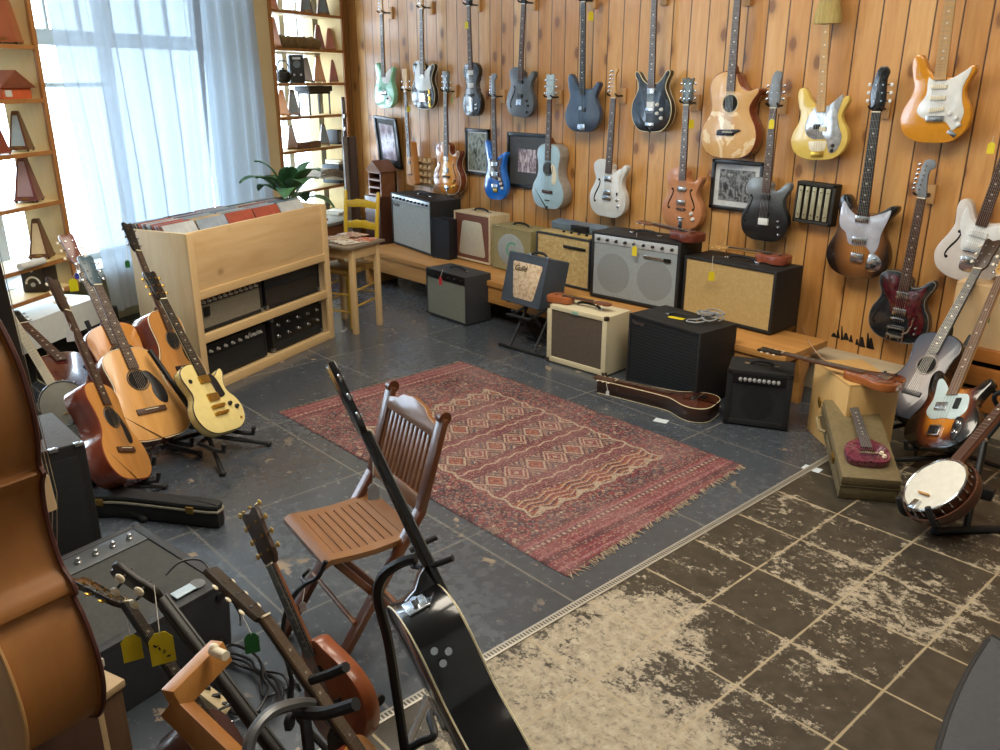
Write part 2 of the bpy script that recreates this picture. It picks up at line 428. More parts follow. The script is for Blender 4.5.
# white sill box under the corner shelves
QL = Vector((-5.62, 1.50, 0)); d1 = Vector((math.sin(math.radians(35.8)), -math.cos(math.radians(35.8)), 0)); n1 = Vector((-d1.y, d1.x, 0))
def lslab(bb, s0, s1, o0, o1, z0, z1, mi=0):
    c = QL + d1*((s0+s1)/2) + n1*((o0+o1)/2); R = Matrix((d1, n1, UPV)).transposed()
    bb.box(c.x, c.y, (z0+z1)/2, abs(s1-s0), abs(o1-o0), abs(z1-z0), mi, R); return bb
b = B(); lslab(b, -.12, 1.6, -.45, .05, .26, .43); struct(b.build('trim_5', wframe, smooth=False))
dk = M('recess_shade', '15130f', .9)
b = B(); lslab(b, -.5, 1.6, -.55, -.12, 0, .26); struct(b.build('trim_6', dk, smooth=False))  # near-black block paints the shade of the void below the sill

# ---- curtains : two sheer panels hung in folds
cm = bpy.data.materials.new('sheer_curtain'); cm.use_nodes = True; nt = cm.node_tree; nt.nodes.clear()
mo = nt.nodes.new('ShaderNodeOutputMaterial'); df = nt.nodes.new('ShaderNodeBsdfDiffuse'); tl = nt.nodes.new('ShaderNodeBsdfTranslucent'); tr = nt.nodes.new('ShaderNodeBsdfTransparent')
m1 = nt.nodes.new('ShaderNodeMixShader'); m2 = nt.nodes.new('ShaderNodeMixShader')
nz = nt.nodes.new('ShaderNodeTexNoise'); nz.inputs['Scale'].default_value = 40
cr = nt.nodes.new('ShaderNodeValToRGB'); cr.color_ramp.elements[0].color = (.55,.58,.58,1); cr.color_ramp.elements[1].color = (.68,.71,.70,1)
nt.links.new(nz.outputs[0], cr.inputs[0]); nt.links.new(cr.outputs[0], df.inputs[0]); tl.inputs[0].default_value = (.175,.215,.25,1)
tr.inputs[0].default_value = (.86,.93,1,1)
m1.inputs[0].default_value = .62; m2.inputs[0].default_value = .05
nt.links.new(df.outputs[0], m1.inputs[1]); nt.links.new(tl.outputs[0], m1.inputs[2]); nt.links.new(m1.outputs[0], m2.inputs[1]); nt.links.new(tr.outputs[0], m2.inputs[2]); nt.links.new(m2.outputs[0], mo.inputs[0])
def curtain(name, label, t0, t1, b0, b1, nf, seed):
    """t0,t1: span along the wall at the top; b0,b1 at the bottom"""
    rnd = random.Random(seed); bm = bmesh.new(); NU, NV = nf*14, 26; ph = [rnd.uniform(0,6) for _ in range(4)]
    grid = []
    for j in range(NV+1):
        v = j/NV; z = 2.50 - v*2.30; row = []
        for i in range(NU+1):
            u = i/NU; s = (t0+(t1-t0)*u)*(1-v) + (b0+(b1-b0)*u)*v
            w = 2*PI*nf*(u + .012*math.sin(5*v+ph[0]) + .02*math.sin(3*PI*u+ph[3]))
            a = .046*(.75+.45*math.sin(2.3*u*PI+ph[1]))*(.85+.3*v)
            off = .075 + a*math.sin(w) + .012*math.sin(2.1*w+ph[2]+2*v) + .02*v
            row.append(bm.verts.new(ws(s + .008*math.cos(w), off, z)))
        grid.append(row)
    for j in range(NV):
        for i in range(NU): bm.faces.new((grid[j][i],grid[j][i+1],grid[j+1][i+1],grid[j+1][i]))
    me = bpy.data.meshes.new(name); bm.to_mesh(me); bm.free(); me.shade_smooth(); me.materials.append(cm)
    o = bpy.data.objects.new(name, me); COL.objects.link(o); return tag(o, label, 'curtain', 'sheer curtains at the window')
def s_at(px, py): v = Pplane(px,py,PW+n2*.075,n2); return (v-PW).dot(d2)
curtain('curtain', 'sheer white curtain beside the bright uncovered strip of window glass', s_at(40,0), s_at(201,30), s_at(102,250), s_at(213,250), 6, 3)
curtain('curtain', 'sheer white curtain hanging next to the wooden shelves of metronomes', s_at(196,30), s_at(256,60), s_at(212,200), s_at(276,240), 4, 5)
b = B(); a = ws(-4.0,.075,2.515); c = ws(-1.5,.075,2.515); b.tube([a,c], .012, 10); rod = b.build('curtain_rod', M('rod_brass','8a7a58',.4,.6))
tag(rod, 'metal curtain rod above the tall window', 'curtain rod')

# ---- rug : kilim pattern
RX0, RX1, RY0, RY1 = -4.045, -1.925, 2.0, 3.325
m = Mat('kilim'); m.set(Roughness=.95)
o, X, Y, Z = m.xyz()
u = X+(RX1-RX0)/2; v = Y+(RY1-RY0)/2
DK = hexc('36262b'); MR = hexc('552e33'); RD = hexc('7a383b'); PK = hexc('8f5d61'); CR = hexc('ab9a85'); OR = hexc('955a36'); BL = hexc('43434e'); TN = hexc('80685a')
wb = m.noise(o, 16, 3)
u2 = u + (wb-.5)*.012; v2 = v + (m.noise(o,15,3)-.5)*.012
# small speckled lattice for the border
q1 = ((u2+v2)/.021); q2 = ((u2-v2)/.021)
cell = m.white(m.comb(q1.floor(), q2.floor(), 1.0)); zig = m.white(m.comb((q1*.25).floor(), (q2*.25).floor(), 4.0))
spk = m.ramp(cell*.75+zig*.25, [(0,DK),(.26,MR),(.46,RD),(.58,BL),(.68,TN),(.78,RD),(.86,TN),(.93,CR)], 'CONSTANT')
# stripes at the two ends
se = (u2/.026); st = m.ramp(((se*.5).fract()*.6 + m.white(m.comb((se*.5).floor(),2.0,2.0))*.4), [(0,MR),(.3,RD),(.55,PK),(.72,RD),(.86,DK)], 'CONSTANT')
endd = u.mn(u*-1+(RX1-RX0))
isend = endd.lt(.20)
dots = ((v2/.03).fract().lt(.5))*((endd-.13).abs().lt(.008)); st = m.mix(dots, st, CR)
# field
fu = u-.50; fv = v-.20; FW, FH = 1.32, .92
inside = (fu.mn(fu*-1+FW)).mn(fv.mn(fv*-1+FH))
tri = (v2/.06).pp(1.0)*.03 + (u2/.06).pp(1.0)*.03
infield = (inside-tri).gt(0)
edge = (inside-tri).abs().lt(.011); edge2 = (inside-tri+.034).abs().lt(.009)
PER = .29; bu = (fu/PER).fract()*PER; bi = (fu/PER).floor()
isd = bu.lt(.165)
# diamonds
dv = (v2/.13).fract()-.5; du = (bu/.165)-.5
par = (v2/.13).floor().mod(2.0)
dia = dv.abs()+du.abs()
step = (((dia)*9).floor()/9)
dcol = m.mix(par, m.ramp(dia, [(0,RD),(.12,OR),(.24,RD),(.34,CR),(.46,MR),(.55,TN),(.70,BL),(.85,CR)], 'CONSTANT'), m.ramp(dia, [(0,CR),(.10,RD),(.28,CR),(.36,RD),(.46,CR),(.55,MR),(.70,TN),(.85,DK)], 'CONSTANT'))
sp = bu-.165
zz = ((v2/.05).pp(1.0)*.018+.045)
scol = m.ramp((sp/.02+((v2/.03).fract()*.3)).fract()*.5 + (sp/.125)*.5, [(0,DK),(.18,RD),(.36,MR),(.5,RD),(.62,PK),(.7,MR),(.86,DK)], 'CONSTANT')
scol = m.mix((sp-zz).abs().lt(.006), scol, CR)
fcol = m.mix(isd, scol, dcol)
lastz = fu.gt(1.17); zc = m.mix(((((fu-.93)-(v2/.07).pp(1.0)*.025)/.035).fract()).lt(.22), m.mix(par, MR, RD), CR)
zc = m.mix(((((fu-.93)-(v2/.07).pp(1.0)*.025)/.035).fract()).gt(.7), zc, OR)
fcol = m.mix(lastz, fcol, zc)
col = m.mix(infield, spk, fcol)
col = m.mix(edge, col, CR); col = m.mix(edge2, col, RD)
col = m.mix(isend, col, st)
kn_ = m.white(m.comb((u/.007).floor(), (v/.007).floor(), 9.0)); col = m.mix(kn_.gt(.62)*.42, col, hexc('2f2329')); col = m.mix(kn_.lt(.16)*.5, col, hexc('a58d7c')); fu_n = m.noise(o, 160, 3, .7); fade = m.noise(o, 3, 4)
col = m.mix(fu_n.sm(.35,.75)*.38, col, hexc('2b1a20')); col = m.mix(fade.sm(.3,.8)*.42, col, hexc('8d6f6c'))
m.link(col,'Base Color'); m.bump(fu_n+(v2*120).fract()*.5, .5, .003)
kil = m.m
bm = bmesh.new(); NU, NV = 84, 52; g = []
for j in range(NV+1):
    row = []
    for i in range(NU+1):
        a = i/NU; c = j/NV; x = (a-.5)*(RX1-RX0); y = (c-.5)*(RY1-RY0)
        nzv = noise.noise(Vector((x*2.2,y*2.2,3))); hh = .006+.004*max(0,nzv) + .006*max(0,noise.noise(Vector((x*5,y*1.2,7)))-.25)
        e = min(a,1-a,c,1-c); hh *= min(1,e*14+.45)
        wob = .010*noise.noise(Vector((x*3,0,1)))*(1 if c in(0,1) else .6); wob2 = .012*noise.noise(Vector((0,y*3,5)))
        row.append(bm.verts.new((x+wob2+.095*a*(1-c), y+wob, hh)))
    g.append(row)
for j in range(NV):
    for i in range(NU): bm.faces.new((g[j][i],g[j][i+1],g[j+1][i+1],g[j+1][i]))
bd = [e for e in bm.edges if e.is_boundary]; r = bmesh.ops.extrude_edge_only(bm, edges=bd)
for vv in r['geom']:
    if isinstance(vv, bmesh.types.BMVert): vv.co.z = .0005
me = bpy.data.meshes.new('rug'); bm.to_mesh(me); bm.free(); me.shade_smooth(); me.materials.append(kil)
rug = bpy.data.objects.new('rug', me); COL.objects.link(rug); rug.location = ((RX0+RX1)/2,(RY0+RY1)/2,.0005)
tag(rug, 'worn red patterned flatweave rug with diamond bands on the black floor', 'rug')
fr = M('wool_fringe', '9c8d79', .95)
for sx in (-1,1):
    b = B(); rnd = random.Random(sx)
    for k in range(150 if sx>0 else 110):
        y = rnd.uniform(-.5,.5)*(RY1-RY0); L = rnd.uniform(.008,.032)*(1 if sx>0 else .5); x = sx*(RX1-RX0)/2 + (.095*(.5-y/(RY1-RY0)) if sx > 0 else 0)
        b.bar((x-sx*.008,y,.006),(x+sx*L,y+rnd.uniform(-.02,.02),.0025),.003,.002)
    f_ = b.build('fringe', fr, rug, smooth=False); f_['kind'] = 'stuff'
# ================================================================== GUITARS
BLK = M('black_lacquer','121214',.22,0,.6,var=.2); CHR = M('chrome','c9ccd0',.18,1,var=.06); GLD = M('gold_plate','c19a45',.28,1,var=.1)
CREAM = M('cream_binding','d9cfae',.4,var=.06); IVO = M('ivory_plastic','e2d9bf',.35,var=.05); PEARL = M('white_pearl','d5d6d2',.25,0,.4,var=.10,scale=22)
WPG = M('white_plastic','dcdedd',.35,0,.2,var=.04); BPL = M('black_plastic','17171a',.4,var=.15); HOLE = M('dark_inside','0b0907',.9)
ROSE = W('rosewood_board','3b2418','5a3a28',.5); MAPB = W('maple_neck','b98b4e','d2a866',.35,.4); MAHN = W('mahogany_neck','5b3019','7a4526',.4,.3); EBO = M('ebony_board','1c1917',.4,var=.2)
STEEL = M('steel_string','b5b2aa',.3,1); FRET = M('fret_wire','8d897c',.4,.6); DOT = M('pearl_dot','ded9cb',.3)
RED_T = M('red_tortoise','45111a',.2,0,.7,var=.55,scale=28); BRN_T = M('brown_tortoise','3a211a',.2,0,.7,var=.5,scale=28)
SPRUCE = W('spruce_top','c48d4c','d7a463',.3,.5,scale=20); SPRUCE2 = W('aged_spruce','ad7336','c48b49',.3,.5,scale=20); MAHS = W('mahogany_side','5c2416','85402a',.22,.8)
def mir(h): return h + [(-x,z) for x,z in reversed(h)]
OUT = {}
OUT['strat'] = [(0,0),(.075,.006),(.13,.045),(.155,.105),(.148,.165),(.122,.21),(.115,.245),(.130,.285),(.148,.322),(.140,.345),(.118,.338),(.085,.305),(.045,.295),(.028,.30),(-.028,.30),(-.042,.315),(-.065,.34),(-.082,.375),(-.105,.402),(-.130,.398),(-.140,.365),(-.132,.31),(-.118,.26),(-.128,.21),(-.155,.16),(-.166,.105),(-.142,.042),(-.08,.006)]
OUT['pbass'] = [(x*1.13, z*1.05) for x,z in OUT['strat']]
OUT['tele'] = [(0,0),(.085,.006),(.14,.045),(.158,.105),(.148,.165),(.122,.21),(.115,.25),(.128,.285),(.148,.32),(.150,.35),(.130,.358),(.105,.338),(.075,.312),(.04,.305),(.028,.32),(.028,.345),(-.028,.372),(-.06,.378),(-.105,.372),(-.136,.345),(-.136,.305),(-.118,.262),(-.116,.235),(-.128,.205),(-.152,.16),(-.160,.105),(-.142,.045),(-.085,.006)]
OUT['offset'] = [(.02,0),(.085,.012),(.135,.06),(.150,.125),(.135,.185),(.115,.225),(.112,.262),(.125,.30),(.142,.335),(.135,.358),(.105,.35),(.07,.318),(.03,.305),(-.028,.305),(-.05,.33),(-.075,.372),(-.105,.392),(-.132,.378),(-.138,.34),(-.128,.29),(-.125,.25),(-.142,.20),(-.168,.14),(-.172,.09),(-.145,.035),(-.08,.002)]
OUT['violin'] = [(0,0),(.075,.008),(.115,.05),(.128,.11),(.118,.165),(.090,.20),(.076,.215),(.080,.23),(.068,.245),(.066,.285),(.078,.31),(.088,.315),(.085,.33),(.102,.36),(.104,.405),(.078,.445),(.03,.462),(-.03,.462),(-.078,.445),(-.104,.405),(-.102,.36),(-.085,.33),(-.088,.315),(-.078,.31),(-.066,.285),(-.068,.245),(-.080,.23),(-.076,.215),(-.090,.20),(-.118,.165),(-.128,.11),(-.115,.05),(-.075,.008)]
OUT['lyre'] = mir([(0,0),(.085,.008),(.14,.05),(.166,.12),(.158,.19),(.128,.245),(.112,.285),(.122,.33),(.142,.365),(.138,.388),(.112,.38),(.082,.34),(.05,.315),(.028,.308)])
OUT['acoustic'] = mir([(0,0),(.10,.008),(.165,.05),(.192,.12),(.178,.19),(.142,.24),(.124,.29),(.132,.36),(.142,.41),(.128,.455),(.085,.485),(.03,.495)])
OUT['dread'] = mir([(0,0),(.11,.008),(.172,.045),(.198,.12),(.184,.20),(.152,.26),(.138,.31),(.143,.37),(.147,.42),(.132,.465),(.085,.495),(.03,.505)])
OUT['parlor'] = mir([(0,0),(.095,.008),(.15,.05),(.170,.115),(.156,.18),(.120,.235),(.107,.29),(.114,.35),(.124,.40),(.110,.45),(.07,.475),(.03,.482)])
OUT['cutaway'] = [(0,0),(.10,.008),(.165,.05),(.192,.12),(.180,.19),(.148,.245),(.134,.29),(.150,.33),(.180,.37),(.184,.395),(.160,.402),(.12,.39),(.08,.40),(.05,.435),(.03,.475),(-.03,.495),(-.085,.487),(-.132,.455),(-.148,.41),(-.138,.35),(-.128,.29),(-.145,.24),(-.18,.19),(-.193,.12),(-.165,.05),(-.10,.008)]
OUT['lp'] = [(0,0),(.085,.006),(.14,.045),(.163,.11),(.150,.17),(.122,.21),(.114,.245),(.126,.285),(.146,.325),(.142,.35),(.118,.345),(.085,.318),(.05,.318),(.03,.345),(.028,.385),(-.028,.405),(-.075,.402),(-.118,.378),(-.132,.335),(-.122,.28),(-.116,.245),(-.124,.21),(-.152,.17),(-.163,.11),(-.14,.045),(-.085,.006)]
OUT['teisco'] = [(.01,0),(.085,.012),(.135,.055),(.152,.115),(.138,.175),(.115,.225),(.112,.265),(.130,.305),(.158,.345),(.158,.368),(.130,.37),(.095,.345),(.055,.325),(.028,.325),(-.028,.325),(-.05,.345),(-.075,.39),(-.100,.408),(-.125,.395),(-.134,.355),(-.128,.31),(-.122,.265),(-.132,.215),(-.158,.16),(-.168,.10),(-.142,.04),(-.08,.004)]
OUT['flare'] = [(.02,0),(.085,.015),(.125,.06),(.138,.12),(.122,.19),(.10,.25),(.10,.30),(.118,.35),(.14,.385),(.128,.402),(.09,.388),(.05,.372),(.028,.355),(-.028,.365),(-.05,.40),(-.075,.46),(-.105,.488),(-.128,.478),(-.126,.42),(-.108,.35),(-.10,.29),(-.112,.23),(-.142,.16),(-.152,.10),(-.128,.04),(-.07,.004)]
OUT['stick'] = mir([(0,0),(.035,.004),(.062,.018),(.066,.045),(.058,.15),(.047,.25),(.036,.34),(.03,.37)])
HEADS = {
 'f6': [(-.021,0),(-.030,.025),(-.040,.045),(-.033,.10),(-.026,.165),(-.012,.19),(.018,.192),(.036,.175),(.034,.152),(.014,.138),(.010,.10),(.016,.04),(.021,0)],
 'tele': [(-.021,0),(-.030,.03),(-.034,.045),(-.028,.10),(-.020,.165),(-.004,.188),(.016,.18),(.022,.165),(.006,.145),(.006,.10),(.016,.03),(.021,0)],
 'b4': [(-.021,0),(-.034,.025),(-.048,.05),(-.040,.12),(-.030,.195),(-.010,.222),(.022,.220),(.040,.20),(.034,.178),(.012,.16),(.010,.10),(.017,.04),(.021,0)],
 '33': [(-.021,0),(-.035,.035),(-.034,.08),(-.040,.16),(-.024,.172),(0,.162),(.024,.172),(.040,.16),(.034,.08),(.035,.035),(.021,0)],
 'flat33': [(-.022,0),(-.033,.03),(-.034,.17),(-.02,.182),(.02,.182),(.034,.17),(.033,.03),(.022,0)],
 'wide33': [(-.021,0),(-.036,.03),(-.040,.09),(-.034,.12),(-.045,.165),(-.02,.158),(0,.168),(.02,.158),(.045,.165),(.034,.12),(.040,.09),(.036,.03),(.021,0)],
 'bulb': [(-.021,0),(-.034,.035),(-.040,.08),(-.034,.13),(-.022,.185),(.0,.205),(.026,.198),(.036,.175),(.028,.15),(.030,.10),(.034,.05),(.021,0)],
 'b22': [(-.021,0),(-.04,.04),(-.044,.10),(-.036,.155),(0,.165),(.036,.155),(.044,.10),(.04,.04),(.021,0)],
}
def outline(key, sub=4): return spline(OUT[key] if isinstance(key,str) else key, sub)
def guitar(label, F, key, D, bm_, *, name='electric_guitar', cat='electric guitar', zj=.30, zn=.80, zb=.28, zbr=.11, neck=MAPB, board=ROSE, head='f6', head_m=None, tun=CHR, side=None,
           binding=None, feats=(), n=6, nw=.043, bw=.054, bev=.006, group=None, inl=DOT, sxz=(1,1), strings=True, btn=None, tilt=0.0, frets=True):
    root = thing(name, label, cat, F, group)
    ol = [(x*sxz[0], z*sxz[1]) for x,z in outline(key)]
    b = B()
    b.slab(ol, 0, -D, bev, 0, 1 if side else None); b.build('body', [bm_, side] if side else [bm_], root)
    yf = -D
    if binding:
        nn_ = len(ol); b = B(); b.tube([(x*.992, yf+bev*.55, z*.992+.001) for x,z in ol], .0032, 5, True); b.build('binding', binding, root)
        b = B(); b.tube([(x*.992, -bev*.55, z*.992+.001) for x,z in ol], .0026, 5, True); b.build('binding', binding, root)
    L = zn-zj
    b = B()                                   # neck
    secs = []
    for t in (0,.5,1):
        z = zj-.02 + (L+.02)*t; w = (bw+(nw-bw)*t)/2; y0 = yf+.014-.004*t; y1 = yf-.004
        secs.append([b.bm.verts.new((w*cx_, y1+(y0-y1)*cy_, z)) for cx_, cy_ in ((-1,0),(1,0),(.95,.45),(.6,.9),(0,1),(-.6,.9),(-.95,.45))])
    for a, c in zip(secs[:-1], secs[1:]): b._bridge(a, c, 0)
    b.bm.faces.new(secs[0]); b.bm.faces.new(list(reversed(secs[-1]))); b.build('neck', neck, root)
    if D > .08:
        b = B(); b.slab([(yf+.012,zj+.055),(yf+.002,zj-.01),(-.012,zj-.01),(-.02,zj+.006),(yf*.55,zj+.022),(yf+.03,zj+.045)], -.021,.021,.004); b.xf(Matrix(((0,1,0,0),(1,0,0,0),(0,0,1,0),(0,0,0,1)))); b.build('neck_heel', neck, root)
    b = B(); wb_ = (bw+(bw-nw)*(zj-zb)/L)/2
    b.slab([(-wb_,zb),(wb_,zb),(nw/2,zn),(-nw/2,zn)], yf-.004, yf-.010)
    yb = yf-.010; sc = zn-zbr
    if frets:
        for k in range(1,21):
            z = zn - sc*(1-2**(-k/12))
            if z < zb+.003: break
            w = nw+(bw-nw)*(zn-z)/L; b.box(0,yb-.0004,z,w,.0012,.0015,1)
    if inl:
        for k in (3,5,7,9,12,15,17):
            z = zn - sc*(1-2**(-k/12)) + sc*.018
            if z < zb+.01: break
            b.box(0,yb-.0003,z,.011,.0014,.007,2)
    b.build('fretboard', [board, FRET, inl or DOT], root, smooth=False)
    b = B(); b.box(0, yb-.001, zn+.001, nw, .006, .005); b.build('nut', IVO, root)
    hp = [(x,z+zn) for x,z in HEADS[head]]
    Th = Matrix.Translation((0,yf-.004,zn)) @ Matrix.Rotation(tilt,4,'X') @ Matrix.Translation((0,-(yf-.004),-zn))
    b = B(); b.slab(spline(hp,2), yf+.010, yf-.005, .002); b.xf(Th); hs_ = b.build('headstock', head_m or neck, root)
    # tuning pegs
    if head in ('f6','tele'): pp_ = [(-1,-.036+.002*k,.042+.024*k) for k in range(6)]
    elif head == 'b4': pp_ = [(-1,-.044+.004*k,.045+.042*k) for k in range(4)]
    elif head == 'b22': pp_ = [(sx,sx*.042,.05+.06*k) for sx in (-1,1) for k in range(2)]
    elif head == 'bulb': pp_ = [(-1,-.036,.05+.036*k) for k in range(n//2)]+[(1,.034,.05+.036*k) for k in range(n-n//2)]
    else: pp_ = [(sx,sx*.037,.04+.045*k) for sx in (-1,1) for k in range(n//2)]
    for sx, x, z in pp_:
        b = B(); b.cyl((x-sx*.004,yf+.004,zn+z),(x+sx*.012,yf+.004,zn+z),.0028,seg=6); b.cyl((x-sx*.018,yf-.004,zn+z),(x-sx*.018,yf-.010,zn+z),.004,seg=8)
        b.ball((x+sx*.018,yf+.004,zn+z),.008,.004,.0095,mi=1,seg=10); b.xf(Th); b.build('tuning_peg', [tun, btn or tun], hs_)
    for f in feats:
        k = f[0]; b = B()
        if k == 'pg': b.slab(spline(f[1],3), yf+.0005, yf-.003, .0008); b.build('pickguard', f[2], root)
        elif k == 'plate': b.slab(spline(f[2],3), yf+.0005, yf-.004, .001); b.build(f[1], f[3], root)
        elif k == 'pu':
            x,z,w,h,mt = f[1:6]; r = Matrix.Rotation(f[6],3,'Y') if len(f)>6 else None
            b.box(x,yf-.005,z,w,.011,h,0,r,.002); b.build('pickup', mt, root)
        elif k == 'bar':
            nm,x,z,w,h,t,mt = f[1:8]; r = Matrix.Rotation(f[8],3,'Y') if len(f)>8 else None
            b.box(x,yf-t/2,z,w,t,h,0,r,min(.003,t*.3)); b.build(nm, mt, root)
        elif k == 'knob': b.lathe([(f[3],0),(f[3],.004),(f[3]*.8,.006),(f[3]*.75,.014),(f[3]*.5,.015)], (f[1],yf-.001,f[2]), 12, 0, (0,-1,0)); b.build('knob', f[4], root)
        elif k == 'disc': b.cyl((f[2],yf+.0005,f[3]),(f[2],yf-f[5],f[3]),f[4],seg=24); b.build(f[1], f[6], root)
        elif k == 'hole':
            z, r, mt = f[1:4]
            b.cyl((0,yf+.0005,z),(0,yf-.0012,z),r,seg=28); b.build('soundhole', HOLE, root)
            b = B(); b.tube([(math.cos(a)*(r+.006),yf-.0006,z+math.sin(a)*(r+.006)) for a in [2*PI*i/28 for i in range(28)]], .0036, 5, True); b.build('rosette', mt, root)
        elif k == 'f':
            x,z,h,sg = f[1:5]; w = h*.17
            pts = [(x+sg*w*.9*math.sin((t-.5)*PI*1.15)*(1 if abs(t-.5)<.45 else .85), z+(t-.5)*h) for t in [i/12 for i in range(13)]]
            L_ = [(px_-.003-.003*(1-abs(i/6-1)), pz_) for i,(px_,pz_) in enumerate(pts)]; R_ = [(px_+.003+.003*(1-abs(i/6-1)), pz_) for i,(px_,pz_) in enumerate(pts)]
            b.slab(L_+list(reversed(R_)), yf+.0005, yf-.0012)
            for q, s_ in ((pts[0],1),(pts[-1],-1)): b.cyl((q[0]+sg*s_*.006,yf+.0005,q[1]+s_*.002),(q[0]+sg*s_*.006,yf-.0012,q[1]+s_*.002),.008,seg=12)
            b.build('sound_slot', HOLE, root, smooth=False)
        elif k == 'tube': b.tube([(x,yf-t,z) for x,z,t in f[2]], f[3], 7); b.build(f[1], f[4], root)
        elif k == 'poly': b.slab(f[2], yf+.0005, yf-f[4], .0008); b.build(f[1], f[3], root)
    if strings:
        for i in range(n):
            b = B(); t = (i/(n-1)-.5); xa = t*bw*.9; xb = t*nw*.82
            b.bar((xa,yf-.013,zbr),(xb,yb-.003,zn),.0011,.0011); b.build('string', STEEL, root, smooth=False)
    return root
YF = 4.69
def wallF(pb, pt, zt, y=YF, yt=None, yaw=0.0):
    """frame of a hung guitar from where its lower end and a point zt up the neck are seen on the wall"""
    a = Py(pb[0],pb[1],y); c = Py(pt[0],pt[1], y if yt is None else yt); Zv = (c-a); s = Zv.length/zt; Zv.normalize()
    nv = Vector((math.sin(yaw),-math.cos(yaw),0)); nv = (nv-Zv*nv.dot(Zv)).normalized(); Y = -nv; X = Y.cross(Zv)
    return a, X, Y, Zv, s
def hang(label, pb, pt, zt, D, key, mat=None, **k):
    mat = mat or k.pop('bm_')
    a, X, Y, Z_, s = wallF(pb, pt, zt); hl = k.pop('hl', None) or re.split(r' with |, | hung | edged ', label)[0]
    root = guitar(label, frame(a+Y*D*s, X, Y, Z_, s), key, D, mat, **k)
    zn = k.get('zn',.80); hz = a + Z_*(zn+.012)*s
    hg = thing('guitar_hanger', 'forked wall hanger holding the '+hl, 'wall hanger', (hz.x, YW, hz.z))
    b = B(); b.box(0,-.011,0,.055,.022,.10,bev=.003); b.build('base_block', W('hanger_block','b98a55','d0a46c',.5), hg)
    gap = YW-hz.y
    b = B(); b.cyl((0,-.02,0),(0,-gap+.030,0),.006,seg=8); b.build('arm', BPL, hg)
    for sx in (-1,1):
        b = B(); b.tube([(0,-gap+.028,-.004),(sx*.018,-gap+.026,-.004),(sx*.032,-gap+.010,.0),(sx*.034,-gap-.020,.006),(sx*.036,-gap-.032,.016)], .0062, 7); b.build('prong', BPL, hg)
    return root
def P2(*a): return list(a)
# ---- upper row
hang('seafoam green electric guitar with white guard, topmost at the far end of the pine wall', (385,108),(382,14),.80,.045,'offset', M('seafoam','86c9ab',.18,0,.7,var=.06),
  head='tele', zj=.31, zb=.27, feats=[('pg',[(-.02,.30),(.03,.30),(.06,.32),(.115,.345),(.11,.30),(.09,.25),(.06,.215),(.0,.22),(-.025,.25)],WPG),('pg',[(.02,.02),(.07,.03),(.10,.075),(.085,.11),(.04,.10),(.015,.06)],WPG),('pu',0,.14,.075,.035,CHR),('knob',.055,.085,.010,BPL),('bar','bridge',0,.12,.08,.014,.012,BPL)])
hang('black electric guitar with large white pickguard and shiny control plate', (423,109),(422,9),.77,.045,'tele', BLK, hl='black guitar with large white pickguard', zj=.33, zb=.275, zn=.77, board=ROSE, head='tele', binding=CREAM,
  feats=[('pg',[(-.05,.36),(-.03,.30),(.03,.30),(.06,.315),(.10,.345),(.115,.33),(.095,.28),(.10,.22),(.115,.17),(.05,.15),(-.06,.15),(-.10,.18),(-.10,.25),(-.09,.31)],WPG),('bar','bridge',0,.10,.085,.085,.006,CHR),('pu',0,.135,.068,.02,BPL),('pu',0,.26,.06,.022,CHR),('bar','control_plate',.092,.09,.028,.14,.004,GLD,-.1),('knob',.09,.115,.011,CHR),('knob',.095,.06,.011,CHR)])
VB = BURST('violin_burst', [(0,hexc('6d7378')),(.6,hexc('4a4c50')),(1.0,hexc('15130f'))], .23,.13,.26)
hang('dark violin-shaped bass guitar with two pickups and long tailpiece', (472,116),(469,6),.93,.05,'violin', VB, name='bass_guitar', cat='bass guitar', zj=.46, zn=.93, zb=.40, zbr=.17, n=4, head='b22', head_m=BPL, neck=MAHN, binding=M('dark_trim','0f0e0d',.4),
  feats=[('pu',0,.375,.07,.04,WPG),('pu',0,.265,.07,.04,WPG),('bar','bridge',0,.185,.085,.018,.016,BPL),('bar','tailpiece',0,.10,.035,.12,.006,CHR),('knob',.07,.10,.010,CHR),('knob',.065,.065,.010,CHR)])
hang('charcoal thinline bass guitar with one dark sound slot', (519,117),(524,4),.84,.045,'tele', M('charcoal_matte','50565b',.4,0,.1,var=.12), name='bass_guitar', cat='bass guitar', zj=.33, zb=.29, zn=.84, n=4, head='b4', head_m=BPL, neck=MAHN,
  feats=[('f',-.085,.15,.16,1),('pu',0,.27,.06,.028,BPL),('pu',0,.165,.065,.03,BPL),('bar','bridge',0,.115,.06,.045,.012,CHR),('knob',.085,.13,.011,BPL),('knob',.10,.095,.011,BPL),('knob',.09,.045,.010,BPL)])
hang('navy blue bass guitar with pointed horns and dark neck', (582,132),(584,2),.92,.045,'pbass', M('navy_lacquer','33465f',.22,0,.5,var=.1), name='bass_guitar', cat='bass guitar', zj=.33, zb=.27, zn=.92, zbr=.05, n=4, head='b4', head_m=BPL, neck=MAHN, board=EBO,
  feats=[('pu',-.016,.175,.032,.03,CHR),('pu',.018,.165,.032,.03,BPL),('bar','bridge',0,.04,.075,.04,.014,CHR),('bar','name_plate',0,.02,.055,.012,.004,WPG)])
LY = BURST('black_blue_burst',[(0,hexc('2c3d55')),(.75,hexc('1c2430')),(1.0,hexc('0d0d0f'))],.16,.17,.2)
